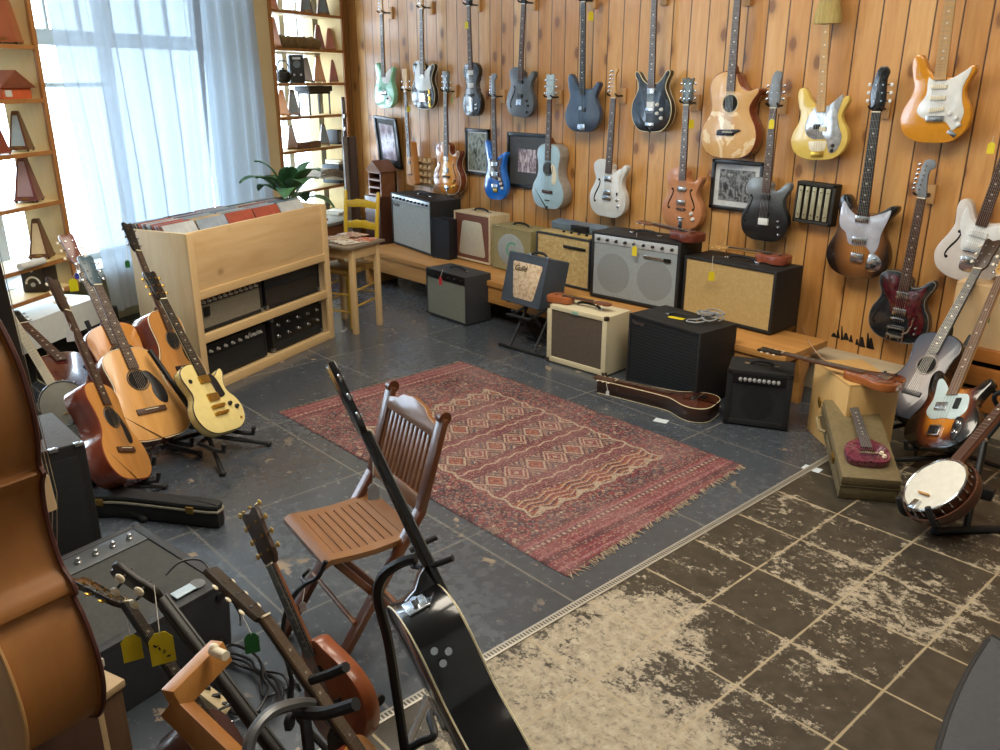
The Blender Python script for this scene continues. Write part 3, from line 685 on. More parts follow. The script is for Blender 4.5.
hang('glossy black double horned guitar edged in cream binding', (650,132),(655,-2),.83,.05,'lyre', LY, zj=.31, zb=.27, zn=.83, zbr=.12, binding=CREAM, head='33', head_m=BPL, neck=MAHN,
  feats=[('pu',0,.262,.06,.036,CHR),('pu',0,.175,.06,.04,WPG),('bar','bridge',0,.145,.075,.02,.014,CHR),('bar','tailpiece',0,.05,.075,.022,.012,CHR),('knob',.055,.175,.012,WPG),('knob',.055,.12,.012,WPG),('knob',.09,.145,.012,WPG),('knob',.09,.09,.012,WPG)])
FIG = Mat('figured_spruce'); FIG.set(Roughness=.25, Coat_Weight=.5, Coat_Roughness=.08); o_,x_,y_,z_ = FIG.xyz(); FIG.link(FIG.mix(FIG.noise(o_,7,4,.5,2.0).sm(.50,.56)*z_.lt(.27), FIG.ramp(FIG.noise(o_,5,3),[(.3,hexc('c99a5c')),(.7,hexc('d9b07a'))]), hexc('ead2a8')),'Base Color')
hang('natural acoustic guitar with cutaway and patchy glossy top on the pine wall', (726,159),(738,2),.86,.085,'cutaway', FIG.m, name='acoustic_guitar', cat='acoustic guitar', zj=.47, zb=.385, zn=.88, zbr=.15, side=MAHS, head='33', head_m=EBO, neck=MAHN, board=ROSE,
  feats=[('hole',.315,.048,CREAM),('poly','bridge',[(-.075,.135),(.04,.135),(.05,.15),(.085,.165),(.075,.172),(-.06,.168),(-.075,.16)],BPL,.008),('bar','saddle',0,.155,.07,.004,.012,IVO)])
hang('pale yellow bass guitar with silvery pearl pickguard', (818,160),(827,22),.78,.045,'pbass', M('butter_yellow','d9bd62',.2,0,.6,var=.05), name='bass_guitar', cat='bass guitar', zj=.33, zb=.28, zn=.93, zbr=.055, n=4, head='b4', neck=MAPB, board=MAPB,
  feats=[('pg',[(-.03,.31),(.03,.31),(.075,.335),(.12,.37),(.135,.36),(.115,.30),(.105,.25),(.12,.19),(.14,.13),(.115,.06),(.075,.04),(.055,.07),(.04,.12),(-.05,.125),(-.095,.17),(-.09,.23),(-.06,.28)],M('silver_pearl','a8aaac',.15,.35,.4,var=.35,scale=30)),('pu',-.02,.195,.04,.028,BPL),('pu',.02,.18,.04,.028,CREAM),('plate','pickup_cover',[(-.06,.11),(.04,.11),(.045,.09),(.03,.055),(-.05,.055),(-.065,.09)],IVO),('bar','bridge',-.005,.035,.075,.03,.012,GLD),('knob',.09,.085,.010,BPL),('knob',.085,.055,.010,BPL)])
hang('amber yellow electric guitar with white pickguard and three cream pickups', (932,143),(951,0),.63,.045,'strat', M('amber_lacquer','cd8a25',.16,0,.8,var=.08), zj=.315, zb=.285, zn=.80, neck=MAPB, board=MAPB, head='f6',
  feats=[('pg',[(-.05,.30),(-.03,.285),(.03,.285),(.07,.30),(.125,.335),(.13,.32),(.105,.25),(.11,.19),(.125,.14),(.11,.085),(.085,.06),(.065,.08),(.04,.10),(-.045,.11),(-.085,.135),(-.085,.17),(-.055,.22),(-.055,.27)],PEARL),('pu',0,.255,.072,.018,IVO),('pu',0,.205,.072,.018,IVO),('pu',0,.152,.072,.018,IVO,-.15),('bar','bridge',0,.112,.08,.028,.012,CHR),('knob',.065,.135,.011,WPG),('knob',.095,.115,.011,WPG),('knob',.11,.085,.011,WPG),('bar','jack_plate',.085,.045,.042,.02,.005,CHR,.6)])
# ---- lower row
hang('small tan stick-shaped travel guitar hung beside the framed purple picture', (411,186),(406,92),.78,.06,'stick', W('tan_cedar','b9793d','cf965a',.5), name='travel_guitar', cat='guitar', zj=.36, zb=.25, zn=.78, zbr=.10, n=4, nw=.036, bw=.044, head='flat33', neck=MAPB,
  feats=[('disc','soundhole',0,.20,.016,.0012,HOLE),('bar','bridge',0,.10,.05,.012,.008,ROSE)])
AMB = BURST('amber_burst', [(0,hexc('eaa83e')),(.6,hexc('d6882a')),(1.0,hexc('86441a'))], .2,.18,.26)
hang('amber sunburst hollow electric guitar with trapeze tailpiece above the big silver amplifier', (447,194),(446,93),.82,.07,'lp', AMB, zj=.38, zb=.315, zn=.82, zbr=.14, sxz=(1.12,1.05), side=MAHS, binding=CREAM, head='33', head_m=M('pearl_black','59605f',.2,0,.4,var=.5,scale=40), neck=MAHN,
  feats=[('f',-.105,.19,.13,1),('f',.105,.19,.13,-1),('pu',0,.295,.062,.034,CHR),('pu',0,.20,.065,.045,CHR),('bar','bridge',0,.145,.085,.016,.016,ROSE),('bar','tailpiece',0,.055,.06,.035,.008,CHR),('bar','tailpiece',0,.02,.012,.05,.006,CHR),('knob',.10,.115,.012,GLD),('knob',.12,.08,.012,GLD),('knob',.085,.07,.012,GLD)])
hang('bright blue electric guitar with flared horns and tortoise pickguard', (496,200),(494,98),.83,.045,'flare', M('bright_blue','1f6fd0',.16,0,.7,var=.05), zj=.36, zb=.335, zn=.83, head='f6', head_m=M('grey_head','7b8288',.3), neck=MAHN,
  feats=[('pg',[(-.07,.34),(-.03,.335),(.03,.335),(.07,.345),(.09,.37),(.075,.30),(.065,.25),(.075,.20),(.10,.13),(.085,.09),(.06,.10),(.04,.16),(-.04,.18),(-.085,.22),(-.075,.28)],BRN_T),('pu',0,.30,.075,.035,CHR),('pu',0,.215,.075,.04,CHR),('bar','control_strip',-.06,.265,.016,.10,.004,WPG),('bar','bridge',0,.115,.075,.04,.016,CHR),('bar','vibrato_plate',0,.08,.05,.03,.01,GLD),('knob',.055,.175,.013,WPG),('knob',.07,.14,.013,WPG),('knob',.085,.105,.013,WPG)])
hang('pale blue parlor acoustic guitar with cream teardrop pickguard', (547,209),(550,99),.80,.095,'parlor', M('powder_blue','a3c3d3',.35,0,.3,var=.05), name='acoustic_guitar', cat='acoustic guitar', zj=.475, zb=.36, zn=.80, zbr=.13, side=M('grey_side','9c9790',.4), head='33', head_m=M('blue_head','a5b9c0',.3), neck=MAHN,
  feats=[('hole',.30,.045,M('dark_ring','3b3a36',.5)),('pg',[(.03,.335),(.06,.33),(.085,.28),(.088,.22),(.066,.185),(.04,.21),(.045,.255)],IVO),('bar','bridge',0,.13,.11,.022,.009,ROSE),('bar','tailpiece',0,.065,.05,.008,.006,BPL),('disc','end_pin',0,.015,.008,.006,BPL)])
hang('white thinline electric guitar with a single sound slot and white pickguard', (606,217),(614,98),.77,.045,'tele', M('olympic_white','cfd2d0',.2,0,.5,var=.05), zj=.33, zb=.29, zn=.77, head='tele', neck=MAPB, board=ROSE,
  feats=[('f',-.095,.17,.15,1),('pg',[(-.03,.285),(.03,.285),(.09,.33),(.11,.31),(.095,.25),(.11,.18),(.13,.10),(.10,.05),(.07,.08),(.045,.14),(-.035,.16),(-.045,.22)],WPG),('pu',0,.255,.062,.035,CHR),('pu',0,.165,.065,.03,CHR),('bar','bridge',0,.13,.075,.03,.012,CHR),('knob',.092,.125,.011,CHR),('knob',.10,.085,.011,CHR),('bar','switch',.085,.165,.008,.02,.012,BPL)])
hang('salmon brown hollow guitar with two oval silver pickups and two sound slots', (680,229),(687,105),.80,.06,'lp', M('salmon_finish','bb7f55',.32,0,.4,var=.06), zj=.36, zb=.325, zn=.80, zbr=.125, sxz=(1.0,1.0), head='wide33', head_m=M('pearl_black','59605f',.2,0,.4,var=.5,scale=40), neck=MAHN,
  feats=[('f',-.09,.20,.13,1),('f',.085,.20,.13,-1),('disc','pickup_ring',-.022,.265,.018,.006,CHR),('disc','pickup_ring',.022,.265,.018,.006,CHR),('pu',0,.265,.07,.028,CHR),('pu',0,.178,.07,.032,CHR),('bar','bridge',0,.135,.075,.012,.012,ROSE),('bar','tailpiece',0,.075,.05,.012,.008,CHR),('bar','tailpiece',0,.04,.03,.07,.003,CHR),('knob',.085,.11,.013,WPG),('knob',.10,.075,.013,WPG)])
BG = Mat('black_finish_glare'); BG.set(Roughness=.3, Coat_Weight=.5, Coat_Roughness=.15); o_,x_,y_,z_ = BG.xyz(); BG.link(BG.mix((z_+(BG.noise(o_,6,4)-.5)*.15).sm(.16,.36), hexc('161719'), hexc('7a8287')),'Base Color')  # black finish; grey glare is painted into its upper half
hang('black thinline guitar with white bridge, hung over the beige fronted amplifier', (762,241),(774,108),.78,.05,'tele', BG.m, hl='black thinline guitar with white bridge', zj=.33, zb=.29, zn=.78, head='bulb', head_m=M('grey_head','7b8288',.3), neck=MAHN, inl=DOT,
  feats=[('f',-.115,.19,.16,1),('pu',0,.265,.06,.03,BPL),('pu',0,.165,.06,.025,BPL),('bar','bridge',0,.12,.065,.04,.014,WPG),('knob',.10,.13,.008,CHR),('knob',.105,.095,.008,CHR),('knob',.11,.05,.008,CHR)])
TB = BURST('tobacco_burst', [(0,hexc('b37b3e')),(.45,hexc('8d5c30')),(.8,hexc('2a1b14')),(1.0,hexc('0e0c0c'))], .17,.17,.25)
hang('tobacco sunburst guitar with mirror-like pearl pickguard and black paddle head', (855,278),(877,112),.80,.05,'teisco', TB, zj=.335, zb=.31, zn=.80, head='bulb', head_m=BLK, neck=MAHN, board=EBO, btn=WPG,
  feats=[('pg',[(-.03,.31),(.03,.31),(.10,.335),(.135,.35),(.12,.29),(.10,.23),(.095,.17),(.07,.13),(.03,.165),(-.05,.165),(-.075,.22),(-.11,.25),(-.118,.31),(-.105,.375),(-.075,.34)],M('mirror_pearl','c2c6d4',.12,.25,.6,var=.2,scale=14)),('plate','control_plate',[(.06,.13),(.10,.125),(.125,.09),(.105,.05),(.06,.045),(.045,.075)],CHR),('pu',0,.295,.07,.034,CHR),('pu',0,.19,.075,.034,CHR),('bar','bridge',0,.105,.065,.045,.014,CHR),('knob',.085,.075,.014,BPL),('knob',.09,.11,.008,CHR)])
hang('black guitar with red tortoise pickguard and chrome vibrato arm', (894,341),(922,198),.77,.05,'tele', hl='black guitar with red tortoise pickguard', bm_= M('black_satin','1d2226',.25,0,.5,var=.15), zj=.33, zb=.285, zn=.77, head='f6', head_m=M('grey_head','7b8288',.3), neck=MAHN, inl=DOT, binding=M('grey_trim','6f6a62',.4),
  feats=[('f',-.11,.16,.16,1),('pg',[(-.10,.355),(-.04,.35),(-.03,.285),(.03,.285),(.08,.30),(.115,.33),(.10,.26),(.105,.21),(.13,.15),(.13,.08),(.09,.045),(.06,.09),(.045,.145),(-.04,.15),(-.06,.20),(-.10,.26),(-.118,.31)],RED_T),('pu',0,.258,.065,.036,CHR),('pu',0,.165,.072,.04,CHR),('bar','bridge',0,.125,.075,.014,.014,CHR),('tube','vibrato_bar',[(-.045,.075,.012),(.045,.075,.012)],.007,CHR),('tube','vibrato_bar',[(-.045,.035,.012),(.045,.035,.012)],.007,CHR),('tube','vibrato_bar',[(-.042,.01,.010),(-.042,.085,.012)],.006,CHR),('tube','vibrato_bar',[(.042,.01,.010),(.042,.085,.012)],.006,CHR),('bar','vibrato_plate',0,.012,.055,.024,.006,CHR),('tube','vibrato_arm',[(.04,.055,.02),(.065,.07,.025),(.085,.11,.03),(.09,.16,.03)],.005,CHR),('knob',.10,.095,.008,CHR),('knob',.10,.065,.008,CHR)])
hang('white offset guitar with a sound slot, hung nearest the display cabinet', (962,281),(985,216),.335,.05,'offset', M('blonde_white','cdc6bf',.3,0,.4,var=.05), zj=.31, zb=.285, zn=.80, zbr=.16, head='f6', neck=MAHN, sxz=(1.0,1.0),
  feats=[('f',-.10,.165,.14,1),('pg',[(-.09,.36),(-.06,.31),(-.03,.29),(.03,.29),(.07,.305),(.12,.335),(.10,.27),(.10,.22),(.12,.15),(.08,.10),(.05,.14),(-.05,.15),(-.07,.21),(-.10,.28)],WPG),('pu',0,.245,.085,.03,WPG),('pu',0,.185,.085,.03,WPG),('bar','bridge',0,.155,.085,.014,.014,CHR),('plate','tailpiece',[(-.035,.125),(.035,.125),(.04,.10),(.03,.055),(-.03,.055),(-.04,.09)],CHR)])
# ================================================================== FURNITURE, AMPLIFIERS
PINE1 = W('bench_pine','a8743a','c99555',.5,.1,'x'); PINEZ = W('pale_pine','c3a374','d6bb8e',.55,0,'z',scale=10,stretch=.12); PINEX = W('pale_pine_x','bf9e6e','d3b686',.55,0,'x',scale=10,stretch=.12)
CAMXY = Vector((0,0,0))
def zpx(base, px, py):
    d = ray(px,py); return CAMH + d.z/math.hypot(d.x,d.y)*math.hypot(base.x,base.y)
TOLEX = M('black_tolex','1a1b1d',.6,var=.25,scale=120,bump=.25); TOLEXG = M('charcoal_tolex','303236',.6,var=.2,scale=120,bump=.25); SILV = M('silver_panel','b4bcc4',.3,.5,var=.08); KNOB = M('knob_black','0f0f11',.35,var=.1)
RUB = M('black_rubber','19191b',.7,var=.1); BRASS = M('brass','9c7a3c',.35,.9); DKPAN = M('dark_panel','0e0f11',.35,var=.1)
BENZ = .32
# ---- long bench
bl, br_ = Pz(368,247,BENZ), Pz(786,357,BENZ); by0 = br_.y; by1 = 4.555; bx0, bx1 = -6.38, br_.x
bench = thing('bench', 'long low pine bench carrying the row of amplifiers along the wall', 'bench', (bx0,by0,0))
LB = bx1-bx0
b = B(); b.box(LB/2,(by1-by0)/2,BENZ-.02,LB,by1-by0,.04,bev=.004); b.build('seat_board', PINE1, bench)
b = B(); b.box(LB/2-.02,.03,BENZ-.105,LB-.10,.035,.13,bev=.004); b.build('apron', PINE1, bench)
for lx_ in (.05, LB*.33, LB*.66):
    b = B(); b.box(lx_,.19,(BENZ-.04)/2,.05,.32,BENZ-.04,bev=.004); b.build('leg', PINE1, bench)
b = B(); b.slab([(-.02,0),(.02,0),(.03,.10),(.025,.14),(.06,.20),(.06,BENZ-.042),(-.06,BENZ-.042),(-.06,.20),(-.025,.14),(-.03,.10)], -.15,.15,.003)
b.xf(Matrix.Translation((LB-.14,.20,0)) @ Matrix.Rotation(PI/2,4,'Z')); b.build('leg', PINE1, bench)

def amp(label, A, Bp, z, top, d, cab, grille, *, name='guitar_amplifier', cat='amplifier', h=None, fr=.028, panel=None, panel_h=.05, knobs=0, knob_m=KNOB, corners=True, handle=True, recess=.012, front=None, tilt=0.0, shape=None, cones=(), group=None, panel_top=True, feet=True, knob_rows=1):
    a = Pz(A[0],A[1],z) if not isinstance(A, Vector) else A; c = Pz(Bp[0],Bp[1],z) if not isinstance(Bp, Vector) else Bp
    w = (c-a).length; xv = (c-a).normalized(); yv = Vector((-xv.y,xv.x,0))
    if h is None: h = zpx(a, top[0], top[1]) - z
    o = (a+c)/2 + yv*(d/2)
    root = thing(name, label, cat, yawm(o, math.atan2(xv.y,xv.x)), group); root['w'] = w; root['h'] = h
    f0 = .008 if feet else 0.0
    y0 = -d/2
    b = B(); b.box2(-w/2,w/2,y0+recess,d/2,f0,h, bev=.008)
    for bx in ((-w/2,-w/2+fr,f0,h),(w/2-fr,w/2,f0,h),(-w/2+fr-.002,w/2-fr+.002,f0,f0+fr),(-w/2+fr-.002,w/2-fr+.002,h-fr*.8,h)): b.box2(bx[0],bx[1],y0,y0+recess+.01,bx[2],bx[3],bev=.004)
    b.build('cabinet', cab, root)
    if feet:
        for sx in (-1,1):
            for sy in (-1,1): b = B(); b.cyl((sx*(w/2-.04),sy*(d/2-.04),0),(sx*(w/2-.04),sy*(d/2-.04),f0+.002),.014,seg=10); b.build('foot', RUB, root)
    gz1 = h-fr*.8-(panel_h if panel else 0)
    if front:
        b = B(); b.box2(-w/2+fr,w/2-fr,y0+.004,y0+recess+.002,f0+fr,gz1); b.build('front_panel', front, root)
    if shape: 
        b = B(); b.slab(shape(w,h,fr,f0,gz1), y0+.006, y0+.001, .001); b.build('grille_cloth', grille, root)
    else:
        b = B(); b.box2(-w/2+fr,w/2-fr,y0+.006,y0+recess+.002,f0+fr,gz1); b.build('grille_cloth', grille, root)
    for cx_, cz_, r_, mt in cones:
        b = B(); b.cyl((cx_*w,y0+.007,cz_*h),(cx_*w,y0+.0045,cz_*h),r_*h,seg=36); b.build('speaker_opening', mt, root)
    if panel:
        b = B(); b.box2(-w/2+fr,w/2-fr,y0+.002,y0+recess+.002,gz1+.003,h-fr*.8,bev=.002); cp_ = b.build('control_panel', panel, root)
        for k in range(knobs):
            rr = k // ((knobs+knob_rows-1)//knob_rows); per = (knobs+knob_rows-1)//knob_rows; kk = k % per
            x = -w/2+fr+.04+(w-2*fr-.08)*kk/max(1,per-1); zz = gz1+ (panel_h)*(rr+.5)/knob_rows
            b = B(); b.lathe([(.011,0),(.011,.006),(.008,.009),(.007,.020),(.003,.021)],(x,y0+.003,zz),10,0,(0,-1,0)); b.build('knob', knob_m, cp_)
    if handle:
        b = B(); L = min(.2,w*.4); b.tube([(-L/2,0,h-.002),(-L/2+.015,0,h+.014),(-L*.25,0,h+.022),(0,0,h+.024),(L*.25,0,h+.022),(L/2-.015,0,h+.014),(L/2,0,h-.002)], [.006,.008,.009,.009,.009,.008,.006], 8)
        hd_ = b.build('handle', RUB, root)
        for sx in (-1,1): b = B(); b.box(sx*(L/2+.008),0,h+.003,.03,.026,.007,bev=.002); b.build('handle_bracket', CHR, hd_)
    if corners:
        for sx in (-1,1):
            for zc in (f0,h):
                b = B(); sz = 1 if zc == f0 else -1
                b.box(sx*(w/2-.011),y0+.011,zc+sz*.011,.027,.027,.027,bev=.006); b.build('corner_cap', M('corner_black','111113',.35) if corners is True else corners, root)
    return root
GREYC = CLOTH('silver_cloth','8b918f','b3b8b4'); GREENC = CLOTH('greygreen_cloth','6d736c','90958b'); BEIGE = CLOTH('beige_cloth','a88c57','cdb27a',200); GOLD = CLOTH('gold_cloth','a88d58','c3a872',120)
CREAMC = CLOTH('cream_cloth','b5ae99','d3ccb8'); BRNC = CLOTH('brown_cloth','4a4038','6b5f52'); GREY2 = CLOTH('grey_cloth','868f94','a3abaf'); DARKC = CLOTH('dark_cloth','17191b','26292c')
HAIR = Mat('mottled_gold'); HAIR.set(Roughness=.8); o_,x_,y_,z_ = HAIR.xyz(); HAIR.link(HAIR.ramp(HAIR.noise(o_,38,5,.7,1.0),[(.3,hexc('9d8350')),(.5,hexc('bda26a')),(.7,hexc('d4bf8c'))]),'Base Color')
CREAMF = Mat('mottled_cream'); CREAMF.set(Roughness=.8); o_,x_,y_,z_ = CREAMF.xyz(); CREAMF.link(CREAMF.ramp(CREAMF.noise(o_,55,4,.7),[(.35,hexc('a98a68')),(.5,hexc('cdb596')),(.65,hexc('ddcbb0'))]),'Base Color')
# bench row
r = amp('large black amplifier with silver grille and blue-silver knob strip on the bench', (393,243.5),(431.5,257),BENZ,(392.5,192),.30,TOLEX,GREYC,panel=SILV,panel_h=.055,knobs=10,fr=.016,corners=False)
text_mesh('Fender', .048, BLK, 'logo', r, Matrix.Translation((-r['w']*.36,-.152,r['h']*.79)) @ FRONT, .35)
r = amp('small narrow black case with studded edge, standing between the silver and brown amplifiers', (432.5,257.5),(449.5,260.5),BENZ,(431.5,218),.14,M('navy_black','16181f',.5,var=.2,scale=100,bump=.2),M('navy_black2','12141a',.55,var=.2,scale=90),name='accessory_case',cat='case',fr=.012,corners=False,handle=False,feet=False)
for k in range(9): b = B(); b.ball((r['w']/2-.004,-.07+.004,.03+k*(r['h']-.06)/8),.004,.004,.004,seg=8); b.build('stud', CHR, r)
def rounded(poly, r, n=4):
    out = []; N = len(poly)
    for i in range(N):
        p = Vector(poly[i]); a = (Vector(poly[i-1])-p).normalized()*r; c = (Vector(poly[(i+1)%N])-p).normalized()*r
        for k in range(n+1): t = k/n; q = (p+a)*(1-t)**2 + p*2*t*(1-t) + (p+c)*t*t; out.append((q.x,q.y))
    return out
trap = lambda w,h,fr,f0,g: rounded([(-w*.26,h*.83),(w*.26,h*.83),(w*.37,h*.14),(-w*.37,h*.14)], .03)
amp('brown and cream amplifier with trapezoid cream grille on the bench', (454.5,258),(490,266.5),BENZ,(453.5,210),.22,[M('cream_tolex','c9b592',.6,var=.1)],CREAMC,front=M('brown_tolex','6b3f2b',.6,var=.15,scale=90),shape=trap,corners=False,fr=.018)
OLIVE = M('olive_tolex','8f8459',.6,var=.12,scale=80,bump=.15)
circ = lambda w,h,fr,f0,g: [(w*.0+math.cos(2*PI*i/40)*w*.34, h*.50+math.sin(2*PI*i/40)*h*.36) for i in range(40)]
r = amp('olive amplifier with a round grey grille showing a green letter', (491.8,267.5),(530,277.5),BENZ,(492.5,224),.22,OLIVE,GREYC,front=OLIVE,shape=circ,corners=False,fr=.016)
text_mesh('G', r['h']*.50, M('sea_green','5d9c80',.5), 'letter', r, Matrix.Translation((0,-.1125,r['h']*.50)) @ FRONT, .1)
r = amp('gold fronted amplifier with a slotted badge and blue-black sides on the bench', (535.5,279.5),(588.5,292.3),BENZ,(537,231),.26,M('blueblack_tolex','2d343c',.55,var=.2,scale=100),HAIR.m,corners=False,fr=.014,handle=False)
b = B(); b.box(r['w']*.22,-.13,r['h']*.80,r['w']*.40,.006,.022,bev=.002); b.build('badge', M('badge_dark','2b2a28',.35,.4), r)
b = B(); b.box(0,.055,r['h']+.035,r['w']*.94,.09,.066,0,Matrix.Rotation(.25,3,'X'),.006); b.build('control_panel', M('steel_blue','6d7f90',.4,.3), r)
b = B(); b.box(0,-.055,r['h']+.006,r['w']*.9,.12,.01,bev=.002); b.build('top_plate', M('gold_tan','b59d66',.5), r)
for k in range(5): b = B(); b.lathe([(.012,0),(.010,.012),(.004,.013)],(-r['w']*.1+k*.075,-.06,r['h']+.011),10); b.build('knob', KNOB, r)
b = B(); b.box(r['w']*.1,-.005,r['h']+.045,.16,.03,.04,bev=.004); b.build('transformer', KNOB, r)
A6 = amp('wide black amplifier with two round speaker shadows behind grey cloth on the bench', (589.5,296.5),(676,314.5),BENZ,(598,231),.27,TOLEX,GREY2,panel=M('white_silver','c5ccd2',.35,.3,var=.06),panel_h=.058,knobs=9,corners=False,fr=.022,cones=((-.235,.42,.29,M('cloth_shadow','81878a',.9,var=.06,scale=90)),(.235,.42,.29,M('cloth_shadow','81878a',.9))))
b = B(); b.box(A6['w']*.22,-.137,A6['h']*.745,A6['w']*.22,.004,.016,bev=.001); b.build('badge', CHR, A6)
b = B(); b.box(A6['w']*.37,-.137,A6['h']*.735,A6['w']*.075,.004,.024,bev=.001); b.build('badge', DKPAN, A6)
A7 = amp('black cabinet with plain beige woven front on the bench end', (680,314),(770,336.2),BENZ,(684.6,255.3),.29,TOLEX,BEIGE,name='speaker_cabinet',cat='speaker',corners=False,fr=.020,handle=True)
# floor row
B1 = amp('black amplifier with grey-green grille and red tag on the floor by the bench', (427,313.5),(466,326.5),0,(427.5,267),.25,TOLEXG,GREENC,panel=DKPAN,panel_h=.06,knobs=6,fr=.012,corners=False)
B3 = amp('cream amplifier with brown grille on the floor, a ukulele on top of it', (546.3,361),(604.5,378),0,(551,304),.25,M('ivory_tolex','cfc5a6',.55,var=.06,scale=100,bump=.1),BRNC,fr=.036,corners=M('corner_brown','3a2a1a',.4))
b = B(); b.box(-B3['w']*.02,-.128,B3['h']-.018,.05,.004,.022,bev=.002); b.build('badge', M('mint_badge','8fb5a6',.4), B3)
RIB = Mat('ribbed_black'); RIB.set(Roughness=.5); o_,x_,y_,z_ = RIB.xyz(); rb = (z_*52).fract(); RIB.link(RIB.mix(rb.lt(.5), hexc('1b2229'), hexc('0c0f13')),'Base Color'); RIB.bump(rb, .6, .004)
B4 = amp('big black amplifier with ribbed front and a coil of grey cable on top', (625.5,382),(695,408),0,(631,313),.32,TOLEX,RIB.m,fr=.018,corners=False,recess=.014)
text_mesh('Peavey', .035, CHR, 'logo', B4, Matrix.Translation((-B4['w']*.36,-.163,B4['h']*.90)) @ FRONT, .3)
B5 = amp('small black practice amplifier on the floor near the plywood box', (722.5,423.5),(787,432),0,(732,369),.24,M('black_carpet','141517',.85,var=.3,scale=160,bump=.4),DARKC,panel=DKPAN,panel_h=.05,knobs=9,knob_m=M('knob_grey','8d8f90',.4),fr=.030,cones=((0,.42,.26,M('cone_dark','0d0f11',.7)),),corners=True)
# amplifier tilted on a stand
p0, p1 = Pz(499,345.5), Pz(544.5,358.5); xv = (p1-p0).normalized(); yv = Vector((-xv.y,xv.x,0)); ws_ = (p1-p0).length
st = thing('amplifier_stand', 'black folding tilt stand under the blue-grey amplifier', 'stand', yawm((p0+p1)/2, math.atan2(xv.y,xv.x)))
def bar_part(nm, mt, root, p, q, r): b = B(); b.cyl(p,q,r,seg=10); return b.build(nm, mt, root)
def tube_part(nm, mt, root, pts, r, seg=8): b = B(); b.tube(pts, r, seg); return b.build(nm, mt, root)
BLKM = M('black_metal','1d1e20',.45,.3,var=.1)
bar_part('foot_bar', BLKM, st, (-ws_/2,0,.012),(ws_/2,0,.012),.011); bar_part('foot_bar', BLKM, st, (-ws_*.42,.26,.012),(ws_*.42,.26,.012),.011)
HL = .30
for sx in (-1,1):
    bar_part('leg', BLKM, st, (sx*ws_*.26,0,.012),(sx*ws_*.26,.24,HL+.05),.010); bar_part('leg', BLKM, st, (sx*ws_*.2,.26,.012),(sx*ws_*.2,.0,HL-.02),.010)
    bar_part('support_arm', BLKM, st, (sx*ws_*.2,-.02,HL-.055),(sx*ws_*.2,.27,HL+.005),.010)
bar_part('lip', BLKM, st, (-ws_*.26,-.025,HL-.05),(ws_*.26,-.025,HL-.05),.010)
GB = amp('blue-grey amplifier with trapezoid cream grille, tilted back on a black stand', Vector((0,0,0)),Vector((.37,0,0)),0,None,.20,M('bluegrey_tolex','3d4652',.5,var=.15,scale=110,bump=.15),CREAMF.m,h=.335,front=M('bluegrey_tolex','3d4652'),shape=lambda w,h,fr,f0,g: rounded([(-w*.36,h*.84),(w*.40,h*.84),(w*.30,h*.14),(-w*.20,h*.14)],.02),corners=False,fr=.014)
text_mesh('Guild', .052, BLK, 'logo', GB, Matrix.Translation((-.048,-.1025,.240)) @ Matrix.Rotation(-.02,4,'Y') @ FRONT, .3)
qa, qb = Pz(500.5,300.5,HL-.02), Pz(538.5,311.5,HL-.02); xv2 = (qb-qa).normalized(); yv2 = Vector((-xv2.y,xv2.x,0)); sc_ = (qb-qa).length/.37
GB.matrix_world = Matrix.Translation((qa+qb)/2) @ Matrix.Rotation(math.atan2(xv2.y,xv2.x),4,'Z') @ Matrix.Rotation(-.24,4,'X') @ Matrix.Scale(sc_,4) @ Matrix.Translation((0,.10,0))
st.location = st.location + (((qa+qb)/2-yv2*-.03) - (st.location+yv*-.0))*Vector((1,1,0)).dot(Vector((0,0,0))) if False else st.location

# ---- record bin
F0 = Pz(205,395.5); F1 = Pz(334,337); bx = (F1-F0); BW = bx.length; bx.normalize(); byv = Vector((-bx.y,bx.x,0)); BD = .43; BH = .95
bin_ = thing('record_bin', 'pale plywood record bin with amplifier heads on its open shelves', 'record bin', yawm(F0, math.atan2(bx.y,bx.x)))
PLY = W('plywood_face','c9ab7f','dcc39a',.55,0,'x',scale=7,stretch=.16); PLYZ = W('plywood_side','ccb083','decaa3',.55,0,'z',scale=7,stretch=.16)
KN = Mat('knotty_board'); KN.set(Roughness=.55); o_,x_,y_,z_ = KN.xyz(); g_ = KN.noise(KN.comb(x_*.14,y_,z_),9,5,.6,.6); kc_ = KN.ramp(g_,[(.3,hexc('c29f6f')),(.7,hexc('d9bd90'))]); kv = KN.voronoi(KN.comb(x_*1.0,0.0,z_*1.25+3.3),3.4); KN.link(KN.mix(kv.sm(.17,.06)*.75, kc_, hexc('7a5230')),'Base Color')
t = .02
b = B(); b.box2(0,t,0,BD,0,BH,bev=.002); b.build('side_panel', PLYZ, bin_); b = B(); b.box2(BW-t,BW,0,BD,0,BH,bev=.002); b.build('side_panel', PLYZ, bin_)
b = B(); b.box2(t,BW-t,BD-.012,BD,0,BH-.01); b.build('back_panel', W('ply_back','8b6d45','a4855a',.6), bin_)
b = B(); b.box2(t,BW-t,.004,.022,BH-.335,BH-.0,bev=.002); b.build('front_board', KN.m, bin_)
for z0,z1 in ((BH-.385,BH-.335),(.305,.355),(0.0,.055)): b = B(); b.box2(t,BW-t,-.006,.018,z0,z1,bev=.002); b.build('rail', PINEX, bin_)
for x0 in (0,BW-.05): b = B(); b.box2(x0,x0+.05,-.008,.012,0,BH-.004,bev=.002); b.build('upright', PINEZ, bin_)
for z0 in (BH-.36,.335,.035): b = B(); b.box2(t,BW-t,.018,BD-.012,z0-.018,z0); b.build('shelf_board', PLY, bin_)
